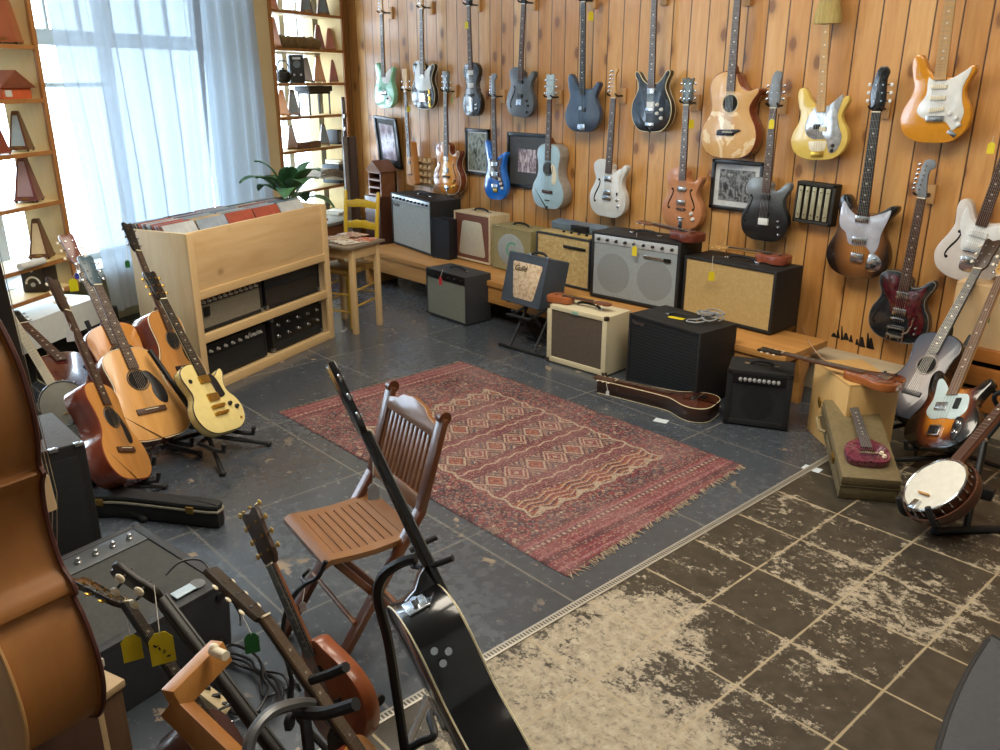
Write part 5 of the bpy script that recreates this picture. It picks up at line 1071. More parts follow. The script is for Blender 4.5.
# ---- things on and by the pine wall
def picture(name, label, c, w_, h_, mt, fm, mat_w=.02, roll=0.0, lean=0.0, y=YW, fw_=.025, group=None, mount=None):
    P = Py(c[0],c[1],y-.02); t_ = thing(name, label, 'picture', Matrix.Translation((P.x,y-.014-abs(math.sin(lean))*h_/2,P.z)) @ Matrix.Rotation(roll,4,'Y') @ Matrix.Rotation(lean,4,'X'), group)
    b = B()
    for x0_,x1_,z0_,z1_ in ((-w_/2,-w_/2+fw_,-h_/2,h_/2),(w_/2-fw_,w_/2,-h_/2,h_/2),(-w_/2,w_/2,-h_/2,-h_/2+fw_),(-w_/2,w_/2,h_/2-fw_,h_/2)): b.box2(x0_,x1_,-.014,.012,z0_,z1_,bev=.003)
    b.build('frame', fm, t_)
    b = B(); b.box2(-w_/2+fw_,w_/2-fw_,-.002,.008,-h_/2+fw_,h_/2-fw_); b.build('mount', mount or WPG, t_)
    b = B(); b.box2(-w_/2+fw_+mat_w,w_/2-fw_-mat_w,-.0045,-.001,-h_/2+fw_+mat_w,h_/2-fw_-mat_w); b.build('photograph', mt, t_)
    return t_
def photo_mat(name, cols, sc=14, seed=0.0, el=1.0):
    m_ = Mat(name); m_.set(Roughness=.25); o_,x_,y_,z_ = m_.xyz(loc=(seed,seed*2,seed)); n_ = m_.noise(m_.comb(x_*el,y_,z_),sc,5,.65,1.2); v_ = m_.voronoi(m_.comb(x_*el,y_,z_*.6),sc*1.3); m_.link(m_.ramp(n_*.65+v_*.45, cols),'Base Color'); return m_.m
FRB = M('frame_black','17181a',.35,0,.2,var=.15); GRM = M('grey_mount','4b4e52',.7)
ph1 = photo_mat('mauve_photo',[(.35,hexc('4d3f48')),(.5,hexc('8f7d8c')),(.62,hexc('b6a9b4')),(.75,hexc('5b4c4a'))],9,1)
picture('framed_picture','black framed mauve picture tilting off the pine wall beside the travel guitar',(391,142),.36,.47,ph1,FRB,.045,.07,.16,mount=M('black_mount','1c1d1f',.6))
ph2 = photo_mat('green_poster',[(.3,hexc('1f2420')),(.45,hexc('6c7468')),(.55,hexc('9aa294')),(.7,hexc('2a2e2a'))],16,2)
picture('framed_picture','black framed poster of figures half hidden by the bright blue guitar',(477,152),.30,.38,ph2,FRB,.012)
ph3 = photo_mat('band_photo',[(.3,hexc('3a2f33')),(.42,hexc('b9a6ae')),(.52,hexc('6b5a60')),(.66,hexc('d0c2c8'))],12,3,2.0)
picture('framed_picture','wide black frame with a small group photo behind the pale blue guitar',(527,161),.46,.43,ph3,FRB,.10,mount=GRM)
ph4 = photo_mat('crowd_photo',[(.30,hexc('16181b')),(.45,hexc('3d4145')),(.55,hexc('8d9194')),(.66,hexc('2b2e32')),(.75,hexc('a5a8aa'))],15,4)
picture('framed_picture','black framed black and white crowd photo behind the black thinline guitar',(736,186),.375,.315,ph4,FRB,.034,mount=M('pale_mount','c6cbce',.7))
P = Py(818,203,YW-.02)
t_ = thing('wall_chime', 'black framed chime of five pale metal bars hung on the pine wall', 'chime', Matrix.Translation((P.x,YW-.04,P.z)) @ Matrix.Rotation(.03,4,'Y'))
b = B(); cw, ch = .245,.24
for x0_,x1_,z0_,z1_ in ((-cw/2,-cw/2+.012,-ch/2,ch/2),(cw/2-.02,cw/2,-ch/2,ch/2),(-cw/2,cw/2,-ch/2,-ch/2+.02),(-cw/2,cw/2,ch/2-.02,ch/2)): b.box2(x0_,x1_,-.03,.038,z0_,z1_,bev=.003)
b.box2(-cw/2,cw/2,.03,.038,-ch/2,ch/2); b.build('frame', M('chime_black','25221c',.6), t_)
for k in range(5):
    x = -cw/2+.032+k*.043; b = B(); b.box(x,-.034,0,.026,.006,ch-.05,bev=.001); b.build('bar', M('chime_bar','a9a386',.4,.4), t_)
    for z in (-.07,.07): b = B(); b.ball((x,-.039,z),.004,seg=8); b.build('pin', KNOB, t_)
tube_part('hanging_wire', STEEL, t_, [(-.06,0,ch/2),(0,.02,ch/2+.06),(.06,0,ch/2)], .0015, 5)
# peg rack
P = Py(425,172,YW-.02)
t_ = thing('peg_rack', 'tan wooden rack with rows of small pegs on the pine wall', 'rack', (P.x,YW-.012,P.z))
b = B(); b.box(0,0,0,.30,.022,.26,bev=.003); b.build('board', W('rack_tan','a9814e','c49c68',.6), t_)
for i in range(4):
    b = B(); b.box(0,-.03,-.09+i*.062,.28,.04,.010,bev=.001); b.build('ledge', W('rack_tan','a9814e','c49c68'), t_)
    for j in range(4): b = B(); b.lathe([(.016,0),(.018,.006),(.013,.02),(.015,.026),(.004,.028)],(-.105+j*.07,-.03,-.085+i*.062),10); b.build('peg', M('peg_cream','d3bd92',.5), t_)
# whisk broom hung on the wall
P = Py(829,8,YW-.09)
t_ = thing('whisk_broom', 'small straw whisk broom hung upside down above the pale yellow bass', 'broom', (P.x,P.y,P.z+.05))
b = B(); b.lathe([(.080,-.13),(.082,-.10),(.055,0),(.022,.06),(.016,.10),(.016,.18)],(0,0,0),18); b.xf(Matrix.Diagonal((1,.55,1,1))); b.build('bristles', W('straw','93814c','bda667',.9,0,'z',scale=60,stretch=.03), t_)
b = B(); b.tube([(math.cos(2*PI*i/16)*.030,math.sin(2*PI*i/16)*.017,.04) for i in range(16)],.004,6,True); b.build('binding', M('broom_cord','5c5238',.8), t_)
# tall narrow cabinet with pointed top
P = Py(381,205,4.62)
t_ = thing('narrow_cabinet', 'tall narrow dark wood cabinet with pointed roof in the wall corner', 'cabinet', yawm(Vector((P.x,4.62,0)), .0))
DW = W('dark_cabinet','3a2119','553326',.4,.2); DW2 = W('mid_cabinet','6d4630','8a5f44',.45,.1,'x'); hC = .93
b = B(); b.box2(-.125,.125,-.10,.14,0,.70,bev=.006); b.build('lower_case', DW, t_)
b = B(); b.box2(-.105,-.09,-.06,.12,.70,hC); b.box2(.09,.105,-.06,.12,.70,hC); b.box2(-.105,.105,.10,.12,.70,hC); b.build('upper_case', DW2, t_)
for z in (.71,.78,.85,.92): b = B(); b.box(0,.01,z,.20,.15,.018,bev=.003); b.build('shelf_board', DW2, t_)
b = B(); b.slab([(-.13,hC),(.13,hC),(0,hC+.10)], .12,-.08,.004); b.build('roof', DW2, t_)
for z in (.2,.45,.62): b = B(); b.box(0,-.102,z,.23,.012,.018,bev=.003); b.build('moulding', DW2, t_)
# ================================================================== INSTRUMENTS ON STANDS, ON AMPLIFIERS, ON THE FLOOR
def leanF(pb, pt, nh=None, s=1.0, D=.1):
    Zv = (pt-pb).normalized()
    nv = Vector(nh) if nh is not None else Vector((pb.x-pt.x, pb.y-pt.y, 0))
    nv = (nv - Zv*nv.dot(Zv)).normalized(); Y = -nv; X = Y.cross(Zv)
    return frame(pb + Y*D*s*.5, X, Y, Zv, s), nv, Zv, X
FOAM = M('foam_black','17181a',.75,var=.15)
def stand(label, pb, nv, Zv, X, D, foot_back=.32, reach=.5, wid=.30, neck_z=.0):
    """A-frame guitar stand cradling the body: base bars, post and two padded arms"""
    hb = Vector((-nv.x,-nv.y,0)).normalized(); side = Vector((-hb.y,hb.x,0)); base = Vector((pb.x,pb.y,0))
    R = Matrix((side, -hb if False else hb, UPV)).transposed().to_4x4(); R.translation = base
    if R.to_3x3().determinant() < 0: R = Matrix((-side, hb, UPV)).transposed().to_4x4(); R.translation = base
    t_ = thing('guitar_stand', label, 'stand', R)
    z0 = max(.06, pb.z-.03); bk = D*.5+.06
    def seg(nm, pts, r, m_=BLKM): b = B(); b.tube(pts, r, 8); b.build(nm, m_, t_)
    seg('leg', [(-wid*.5,-.10,.014),(0,bk+.03,.10),(0,bk+.03,.13)], .012); seg('leg', [(wid*.5,-.10,.014),(0,bk+.03,.10),(0,bk+.03,.13)], .012); seg('leg', [(0,bk+.03,.12),(0,bk+foot_back,.014)], .012)
    for q in ((-wid*.5,-.10,.014),(wid*.5,-.10,.014),(0,bk+foot_back,.014)): b = B(); b.ball(q,.017,.017,.014,seg=10); b.build('rubber_foot', RUB, t_)
    lx = Zv.xy.dot(hb.xy); up = Vector((0, lx, Zv.z))
    seg('post', [Vector((0,bk+.03,.11)), Vector((0,bk+.03,.11))+up*reach], .013)
    for sx in (-1,1): seg('cradle_arm', [(0,bk+.02,z0),(sx*.09,bk+.01,z0-.005),(sx*.11,-.02,z0-.012),(sx*.115,-D*.5-.035,z0-.010),(sx*.115,-D*.5-.045,z0+.030)], .011, FOAM)
    return t_
def tagobj(label, top, c, size, col, n=None, knot=True, scr=False):
    n = Vector(n) if n else (CAM-c); n.z = 0; n.normalize()
    t_ = thing('price_tag', label, 'price tag', yawm(c, math.atan2(n.y,n.x)+PI/2))
    w_, h_ = size*.62, size; b = B(); b.slab([(-w_/2,-h_/2),(w_/2,-h_/2),(w_/2,h_*.28),(w_*.22,h_/2),(-w_*.22,h_/2),(-w_/2,h_*.28)], .0006,-.0006); b.build('card', col, t_)
    tp = t_.matrix_world.inverted() @ top
    b = B(); b.tube([(0,0,h_*.42),(0,.0,h_*.55),((tp.x)*.55,tp.y*.55,h_*.5+(tp.z-h_*.5)*.5),tp], .0012, 5); b.build('string', M('tag_string','c9c7bf',.8), t_)
    if scr:
        b = B(); rnd = random.Random(3)
        for k,(x0_,z0_) in enumerate(((-.2,.12),(-.12,.0),(.02,-.12),(.16,-.26))):
            p_ = [((x0_+rnd.uniform(-.07,.1))*w_*1.2,-.0012,(z0_+rnd.uniform(-.06,.06))*h_) for _ in range(6)]
            b.tube(spline(p_,4,False), .0011, 4)
        b.build('handwriting', M('ink','1c1a14',.7), t_)
    return t_
YTAG = M('tag_yellow','d9c51e',.6,var=.05); GTAG = M('tag_green','1f6a34',.6,var=.08); RTAG = M('tag_red','b8313c',.6,var=.08); WTAG = M('tag_white','d6d8da',.6,var=.05)
# ---- cluster by the record bin
NAT = SPRUCE; 
def ac(label, pbx, z, tpx, L, key, top, D=.10, s=1.0, far=True, nh=None, **k):
    pb = Pz(pbx[0],pbx[1],z); pt = Plen(pb, tpx[0], tpx[1], L, far); F, nv, Zv, X = leanF(pb, pt, nh, s, D)
    kw = dict(name='acoustic_guitar', cat='acoustic guitar', zj=.475, zb=.385, zn=.86, zbr=.16, side=MAHS, head='33', head_m=EBO, neck=MAHN, board=ROSE)
    kw.update(k); g = guitar(label, F, key, D, top, **kw); return g, pb, nv, Zv, X
PGB = [(.03,.33),(.055,.325),(.075,.28),(.09,.23),(.082,.185),(.055,.18),(.045,.22),(.05,.265)]
g, pb, nv, Zv, X = ac('small bodied acoustic guitar with glossy red-brown sides, nearest the black speaker', (128,485), .10, (45,290), .97, 'parlor', SPRUCE2, .105, .99, nh=(.75,.62,0), zj=.465, zb=.365, zn=.84, zbr=.15, binding=None, head_m=W('dark_rosewood_head','2b1c14','45301f',.4), btn=IVO, inl=DOT,
   feats=[('hole',.305,.044,M('dark_ring','3b3a36')),('pg',PGB,BPL),('bar','bridge',0,.145,.13,.026,.009,ROSE),('bar','saddle',0,.15,.075,.004,.013,IVO)])
stand('black guitar stand under the small glossy sided acoustic', pb, nv, Zv, X, .105)
g, pb, nv, Zv, X = ac('dreadnought acoustic guitar with black pickguard and cream edge in the middle of the cluster', (158,443), .11, (80,264), .99, 'dread', SPRUCE, .115, .97, nh=(.95,.25,0), binding=CREAM, head_m=M('bluegrey_head','3f5560',.3),
   feats=[('hole',.325,.050,M('dark_ring','3b3a36')),('pg',[(.035,.36),(.07,.36),(.11,.29),(.12,.22),(.10,.18),(.065,.20),(.05,.25),(.057,.30)],BPL),('bar','bridge',0,.155,.16,.030,.009,ROSE),('bar','saddle',0,.16,.075,.004,.013,IVO)])
stand('black guitar stand under the cream edged dreadnought', pb, nv, Zv, X, .115)
g, pb, nv, Zv, X = ac('orange topped acoustic guitar with reddish head, standing behind the cream edged dreadnought', (142,412), .11, (62,241), .99, 'dread', W('orange_spruce','bb7429','cf8f40',.3,.5,scale=20), .115, .97, head_m=W('reddish_head','5b2c22','7b4334',.35,.3), btn=IVO,
   feats=[('hole',.325,.050,M('dark_ring','3b3a36')),('pg',[(.035,.36),(.07,.36),(.11,.29),(.12,.22),(.10,.18),(.065,.20),(.05,.25),(.057,.30)],BPL),('bar','bridge',0,.155,.16,.030,.009,ROSE)])
stand('black guitar stand behind the cream edged dreadnought', pb, nv, Zv, X, .115)
g, pb, nv, Zv, X = ac('acoustic guitar with red-brown sides leaning next to the plywood record bin', (186,398), .11, (119,229), 1.0, 'dread', SPRUCE2, .115, .98, nh=(.82,.55,0), binding=CREAM, head_m=EBO,
   feats=[('hole',.325,.048,M('dark_ring','3b3a36')),('pg',[(.035,.36),(.07,.36),(.11,.29),(.12,.22),(.10,.18),(.065,.20),(.05,.25),(.057,.30)],BPL),('bar','bridge',0,.155,.15,.032,.009,BPL),('bar','saddle',0,.16,.075,.006,.014,IVO)])
gD = g; stand('black guitar stand holding the acoustic next to the record bin', pb, nv, Zv, X, .115)
CRM = M('cream_lacquer','dccb88',.2,0,.6,var=.05)
pb = Pz(227,433,.13); pt = Plen(pb,143,270,.92); F, nv, Zv, X = leanF(pb, pt, (.90,.35,0), .93, .055)
guitar('pale cream single-cutaway electric guitar with gold hardware in front of the record bin', F, 'lp', .055, CRM, zj=.375, zb=.33, zn=.79, zbr=.14, binding=M('black_binding','23211c',.4), head='33', head_m=BLK, neck=M('cream_neck','c8b985',.4), board=EBO, tun=GLD, sxz=(1.0,1.0),
  feats=[('pu',0,.305,.07,.04,GLD),('pu',0,.20,.072,.042,GLD),('pg',[(.035,.325),(.075,.31),(.085,.235),(.085,.20),(.045,.19),(.035,.23)],BPL),('bar','bridge',0,.145,.085,.018,.018,GLD),('bar','tailpiece',0,.105,.09,.016,.018,GLD),('knob',.085,.145,.013,BPL),('knob',.12,.12,.013,BPL),('disc','jack',.115,.055,.007,.004,GLD),('disc','switch_ring',-.09,.31,.012,.003,BPL)])
stand('black guitar stand cradling the pale cream electric guitar', pb, nv, Zv, X, .055, wid=.36)
# maroon hollow body and a small banjo tucked behind the speaker
pb = Pz(96,402,.16); pt = Pz(38,345,.34)
F, nv, Zv, X = leanF(pb, pt, (.55,.1,.75), .98, .10)
guitar('maroon hollow guitar with cream bound rim lying back under the white sill', F, 'parlor', .10, M('maroon_burst','5a1f1c',.2,0,.7,var=.25,scale=6), name='acoustic_guitar', cat='acoustic guitar', zj=.475, zb=.385, zn=.86, side=W('dark_side','2c1c15','493022',.3,.4), binding=CREAM, head='33', head_m=EBO, neck=MAHN, strings=False, feats=[('f',.09,.22,.14,-1)])
def banjo(label, F, headm=None, tilt=0.0, rimm=None, neckm=MAHN, board=ROSE, zn=.92, rad=.14, lid=True, brackets=20, resonator=True, name='banjo'):
    root = thing(name, label, 'banjo', F); c = Vector((0,0,rad+.01)); ax = Vector((0,-1,0))
    hm = headm or M('banjo_skin','d3d0c4',.6,var=.05); rm = rimm or W('banjo_rim','3a2015','5c3522',.35,.3)
    b = B(); b.lathe([(rad-.012,-.045),(rad,-.045),(rad,.02),(rad-.004,.024)], c, 40, 0, ax); b.build('rim', rm, root)
    if resonator: b = B(); b.lathe([(rad*.6,-.075),(rad+.015,-.066),(rad+.028,-.04),(rad+.028,-.012),(rad+.020,-.012),(rad+.018,-.04)], c, 40, 0, ax); b.build('resonator', rm, root)
    b = B(); b.tube([c+Vector((math.cos(a)*(rad+.003),-.026,math.sin(a)*(rad+.003))) for a in [2*PI*i/40 for i in range(40)]], .0055, 7, True); b.build('tension_hoop', CHR, root)
    b = B(); b.lathe([(rad-.002,.018),(rad-.004,.027),(rad-.010,.029)], c, 40, 0, ax); b.build('drum_head', hm, root)
    for i in range(brackets):
        a = 2*PI*(i+.5)/brackets; p = c+Vector((math.cos(a)*(rad+.009),0,math.sin(a)*(rad+.009)))
        b = B(); b.cyl(p+Vector((0,-.028,0)), p+Vector((0,.03,0)), .0025, seg=6); b.ball(p+Vector((0,.0,0)),.005,.008,.005,seg=8); b.build('bracket_hook', CHR, root)
    z0 = c.z+rad; b = B(); b.slab([(-.026,z0-.01),(.026,z0-.01),(.020,zn),(-.020,zn)], -.002,-.026,.006); b.build('neck', neckm, root)
    b = B(); b.slab([(-.026,z0+.005),(.026,z0+.005),(.020,zn),(-.020,zn)], -.0255,-.031)
    for k in (2,4,6,9,11,14): b.box(0,-.0312,zn-(zn-c.z)*.93*(1-2**(-k/12))+.01,.012,.001,.007,1)
    for k in range(1,20): b.box(0,-.0312,zn-(zn-c.z)*.97*(1-2**(-k/12)),.038+.008*(1-2**(-k/12)),.0012,.0016,2)
    b.build('fretboard', [board, DOT, FRET], root, smooth=False)
    hp = [(-.02,zn),(-.036,zn+.03),(-.030,zn+.08),(-.036,zn+.14),(-.016,zn+.155),(0,zn+.148),(.016,zn+.155),(.036,zn+.14),(.030,zn+.08),(.036,zn+.03),(.02,zn)]
    Th = Matrix.Translation((0,-.008,zn)) @ Matrix.Rotation(tilt,4,'X') @ Matrix.Translation((0,.008,-zn))
    b = B(); b.slab(spline(hp,2), -.008,-.022,.002); b.xf(Th); b.build('headstock', neckm, root)
    for sx in (-1,1):
        for z in (.05,.11): b = B(); b.cyl((sx*.024,-.03,zn+z),(sx*.024,.012,zn+z),.004,seg=8); b.ball((sx*.040,.018,zn+z),.017,.008,.015,mi=1,seg=12); b.cyl((sx*.02,.010,zn+z),(sx*.036,.016,zn+z),.004,seg=8); b.xf(Th); b.build('tuning_peg', [CHR, IVO], root)
    b = B(); b.cyl((-.024,-.015,zn-.25),(-.045,-.015,zn-.25),.004,seg=8); b.ball((-.05,-.015,zn-.25),.007,seg=8,mi=1); b.build('tuning_peg', [CHR, IVO], root)
    b = B(); b.box(0,-.038,c.z-rad*.45,.06,.016,.008,bev=.002); b.build('bridge', W('bridge_maple','a9793f','c1934f',.5), root)
    b = B(); b.slab([(-.022,.0),(.022,.0),(.016,.05),(-.016,.05)], -.020,-.046,.004); b.build('tailpiece', CHR, root)
    return root
pb = Pz(76,424,.13); pt = pb+Vector((-.30,-.16,.62)); F, nv, Zv, X = leanF(pb, pt, (.85,-.25,0), .78, .03)
banjo('small grey headed banjo standing between the big bass and the acoustics', F, M('grey_skin','8d8c82',.7,var=.06), brackets=14, resonator=False, neckm=MAPB, board=W('pale_board','c9c0a8','dad3bd',.5))
# ---- black speaker cabinet, guitar case, amplifier lying on its back
K = Pz(85,442,.60)
spk = thing('speaker_cabinet', 'tall black carpeted speaker cabinet with grey top behind the upright bass', 'speaker', Matrix.Translation((K.x,K.y,0)) @ Matrix.Rotation(PI/2,4,'Z'))
b = B(); b.box2(-.50,0,0,.36,.012,.60,bev=.008); b.build('cabinet', M('black_carpet','141517'), spk)
b = B(); b.box2(-.495,-.005,.004,.356,.598,.603,bev=.002); b.build('top_panel', M('grey_carpet','54575c',.9,var=.25,scale=150,bump=.3), spk)
b = B(); b.box2(-.47,-.03,-.006,.0,.04,.56,bev=.002); b.build('grille_cloth', DARKC, spk)
for x in (-.02,-.10): b = B(); b.box(x,.004,.598,.03,.02,.012,bev=.003); b.build('corner_cap', CHR, spk)
ce = Pz(214,534,0); cs = Pz(100,519,0); cv = (ce-cs); cv.z = 0; CL = 1.08; cv.normalize(); cn = Vector((-cv.y,cv.x,0))
case = thing('guitar_case', 'black hard guitar case with pale edging lying on the floor by the speaker', 'case', Matrix((cv,cn,UPV)).transposed().to_4x4() @ Matrix.Identity(4)); case.location = ce - cv*CL
co = spline([(0,.04),(.0,.30),(.03,.36),(.14,.38),(.26,.33),(.34,.31),(.46,.34),(.56,.30),(.66,.24),(1.02,.24),(1.075,.20),(1.08,.13),(1.04,.075),(.66,.06),(.54,.01),(.40,.0),(.26,.0),(.08,.0)],3); co = [(x,y*.45) for x,y in co]
T90 = Matrix(((1,0,0,0),(0,0,1,0),(0,1,0,0),(0,0,0,1)))
b = B(); b.slab(co, 0, .074, .012); b.xf(T90); b.build('case_base', M('case_black','101012',.65,var=.2,scale=120,bump=.2), case)
b = B(); b.slab(co, .078, .105, .014); b.xf(T90); b.build('lid', M('case_black','101012'), case)
b = B(); b.tube([(x,y,.076) for x,y in co], .006, 6, True); b.build('edge_trim', M('case_trim','8f8b7c',.45,.3), case)
for x_,y_ in ((.96,.030),(.55,.004),(.2,-.004)): b = B(); b.box(x_,y_,.078,.035,.012,.03,bev=.003); b.build('latch', BRASS, case)
b = B(); b.box(1.070,.066,.04,.02,.05,.055,bev=.006); b.build('end_patch', M('plum_patch','5c3347',.5), case)
a_, b_, c_ = Pz(134,523,.30), Pz(214,562,.30), Pz(240,640,.22)
ux = (a_-b_); ux.z = 0; HL_ = .50; ux.normalize()            # amp's own "up" runs toward the knob strip
LAMP = amp('dark grey amplifier lying on its back, knob strip toward the speaker cabinet', Vector((0,0,0)), Vector((.50,0,0)), 0, None, .26, TOLEXG, CLOTH('dusty_cloth','3a3b3a','595a57'), h=.50, panel=M('grey_panel','54585c',.4,.2), panel_h=.09, knobs=7, knob_m=M('knob_silver','c3c6c8'), fr=.03, corners=True, handle=False)
# face up: local -y -> +z ; local z -> ux
xl = ux.cross(Vector((0,0,-1)));  xl = Vector((0,0,-1)).cross(ux) ; Rm = Matrix((xl, Vector((0,0,-1)), ux)).transposed()
if Rm.determinant() < 0: Rm = Matrix((-xl, Vector((0,0,-1)), ux)).transposed()
xl = Rm.col[0]
ctr = Vector((a_.x,a_.y,.13)) - ux*.50 + xl*(.25 if xl.dot(Vector((.2,-1,0))) > 0 else -.25)
LAMP.matrix_world = Matrix.Translation(ctr) @ Matrix.Rotation(.10, 4, Vector((ux.x,ux.y,0)).cross(UPV)) @ Rm.to_4x4()
b = B(); b.box(.12,-.134,.06,.07,.004,.035,bev=.001); b.build('sticker', M('pale_sticker','b9cede',.4), LAMP)
b = B(); b.cyl((.17,-.128,.06),(.17,-.135,.06),.024,seg=18); b.build('badge', M('badge_grey','6d6f70',.4,.4), LAMP)
# ---- upright bass / cello at the picture edge
VAR = W('honey_varnish','935c28','ad7435',.5,.12,scale=6,stretch=.2); VARD = W('back_varnish','b27a40','c8925a',.4,.3,scale=6,stretch=.2); EDGE = M('dark_red_edge','4a2016',.4,0,.2)
CD = 1.80; pb = Pd(24,712,CD); nvc = Vector((-.17,.98,0)); nvc.z = 0; nvc.normalize()
F, nv, Zv, X = leanF(pb, pb+Vector((-.02,-.02,1)), nvc, 1.04, .12)
cel = thing('cello', 'honey coloured cello seen from its side at the picture edge', 'cello', F)
co_ = spline(mir([(0,0),(.08,.004),(.155,.035),(.195,.10),(.203,.165),(.188,.225),(.165,.262),(.176,.275),(.168,.292),(.146,.31),(.133,.355),(.131,.40),(.140,.44),(.15,.458),(.158,.47),(.148,.48),(.162,.52),(.170,.575),(.158,.64),(.115,.70),(.05,.735)]),4)
co_in = [(x*.965, .004+z*.988) for x,z in co_]
b = B(); b.slab(co_in, -.004, -.112, .0); b.build('ribs', VAR, cel)
b = B(); b.slab(co_, .004, -.003, .003); b.build('back_plate', VARD, cel); b = B(); b.slab(co_, -.112, -.120, .003); b.build('top_plate', W('cello_top','8a4f22','a7682f',.35,.3), cel)
b = B(); b.tube([(x,-.1165,z) for x,z in co_], .0042, 6, True); b.build('edge_trim', EDGE, cel); b = B(); b.tube([(x,.0005,z) for x,z in co_], .0030, 6, True); b.build('edge_trim', W('pale_edge','b8864c','cfa068',.45), cel)
for sx in (-1,1):
    b = B(); pts_ = [(sx*(.085+.012*math.sin((t-.5)*PI*1.15)), .37+(t-.5)*.13) for t in [i/10 for i in range(11)]]; b.slab([(x-.004,z) for x,z in pts_]+[(x+.004,z) for x,z in reversed(pts_)], -.119,-.1212); b.build('sound_slot', HOLE, cel, smooth=False)
b = B(); b.slab([(-.028,.345),(.028,.345),(.022,.405),(-.022,.405)], -.12,-.175,.004); b.build('bridge', W('pale_bridge','b39a75','cbb694',.5), cel)
b = B(); b.slab([(-.018,.03),(.018,.03),(.032,.24),(-.032,.24)], -.135,-.165,.006); b.build('tailpiece', EBO, cel)
b = B(); b.slab([(-.032,.47),(.032,.47),(.018,1.08),(-.018,1.08)], -.152,-.176,.006); b.build('fingerboard', EBO, cel)
b = B(); b.slab([(-.026,.66),(.026,.66),(.018,1.10),(-.018,1.10)], -.085,-.152,.010); b.build('neck', VAR, cel)
b = B(); b.slab([(-.02,1.09),(.02,1.09),(.016,1.24),(-.016,1.24)], -.10,-.15,.008); b.cyl((-.035,-.12,1.26),(.035,-.12,1.26),.032,seg=20); b.build('scroll', VAR, cel)
for sx in (-1,1):
    for z in (1.13,1.19): b = B(); b.cyl((0,-.125,z),(sx*.065,-.125,z),.006,seg=8); b.ball((sx*.075,-.125,z),.014,.006,.012,seg=10); b.build('tuning_peg', EBO, cel)
for k in range(4):
    b = B(); x = (k-1.5)*.011; b.bar((x*1.6,-.150,.23),(x*1.4,-.180,.37),.001,.001); b.bar((x*1.4,-.180,.37),(x*.7,-.178,1.08),.001,.001); b.build('string', STEEL, cel, smooth=False)
zt_ = pb.z - .008
wb = thing('white_crate', 'white topped crate under the cello at the picture edge', 'crate', yawm(Vector((pb.x,pb.y,0)) + Vector((-.04,-.05,0)), YAW-.25))
b = B(); b.box2(-.30,.07,-.17,.17,0,zt_-.02,bev=.006); b.build('body', W('crate_dark','2b1b12','4a2f20',.6), wb); b = B(); b.box2(-.32,.09,-.19,.19,zt_-.02,zt_,bev=.004); b.build('lid', M('white_lid','a7a59c',.6,var=.06), wb)
pc = Pd(98,684,1.98); 
cr_ = thing('wooden_crate', 'pale topped wooden crate between the cello and the tagged headstocks', 'crate', yawm(Vector((pc.x,pc.y,0)), .35))
b = B(); b.box2(-.12,.03,-.04,.03,0,pc.z-.018,bev=.004); b.build('body', W('crate_body','4a3524','6b5038',.6), cr_); b = B(); b.box2(-.13,.036,-.046,.036,pc.z-.018,pc.z,bev=.004); b.build('lid', W('crate_pale','9d8460','b89d76',.6,0,'x'), cr_); b = B(); b.ball((0,.0,pc.z+.004),.009,.009,.007,seg=10); b.build('screw_head', CHR, cr_)
b = B(); b.box2(.0,.034,-.044,-.02,0,pc.z-.018,bev=.003); b.build('corner_post', W('crate_pale','9d8460','b89d76'), cr_)
# ---- foreground headstocks : instruments whose bodies stand below the picture
def fore(label, tip, nut, low, dist, key, top, s, D, nh, zb_, **k):
    pt = Pd(tip[0],tip[1],dist); k.setdefault('zn',.84); k.setdefault('tl',.17); tl = k.pop('tl')
    Ltot = (k['zn']+tl)*s; pb = None
    best = None
    for i in range(60):
        d_ = dist-.5+i*.025; q = Pd(low[0],low[1],d_); e = abs((q-pt).length-Ltot) 
        if best is None or e < best[0]:
            if q.z > .08 or best is None: best = (e,q)
    pb = best[1]
    F, nv, Zv, X = leanF(pb, pt, nh, s, D); return guitar(label, F, key, D, top, **k), pb, nv, Zv, X
awayv = Vector((-.82,.57,0))
pt3 = Pd(205,571,2.02); pb3 = Pz(452,925,.10); F, nv3, Z3, X3 = leanF(pb3, pt3, rt*.82+awayv*.15+UPV*.45, (pt3-pb3).length/1.022, .1)
guitar('dark slotted headstock acoustic with cream pegs held by a tubular stand, green tag on it', F, 'parlor', .10, SPRUCE2, name='acoustic_guitar', cat='acoustic guitar', zj=.475, zb=.385, zn=.84, side=MAHS, head='flat33', head_m=W('dusty_head','2a241e','453b30',.6), neck=M('neck_dark','1d1814',.45), board=W('dusty_board','4b3b2c','6e5a45',.6), btn=IVO, tilt=-.2, nw=.05, bw=.062, feats=[('hole',.30,.045,CREAM),('bar','bridge',0,.145,.13,.026,.009,ROSE)])
F2t = Pd(128,556,2.25); F2b = Pz(378,890,.10)
Lb = (F2b-F2t).length; F, nv, Zv, X = leanF(F2b, F2t, awayv*.75+rt*.35+UPV*.25, Lb/1.075, .03)
BJ = banjo('banjo with large cream tuning buttons and a written yellow tag on its dark head', F, neckm=M('neck_dark','1d1814'), board=EBO, zn=.92, tilt=-.32)
F1t = Pd(80,567,2.35); F1b = Pz(292,880,.10); F, nv, Zv, X = leanF(F1b, F1t, awayv*.25+rt*.65+UPV*.6, (F1b-F1t).length/1.01, .09)
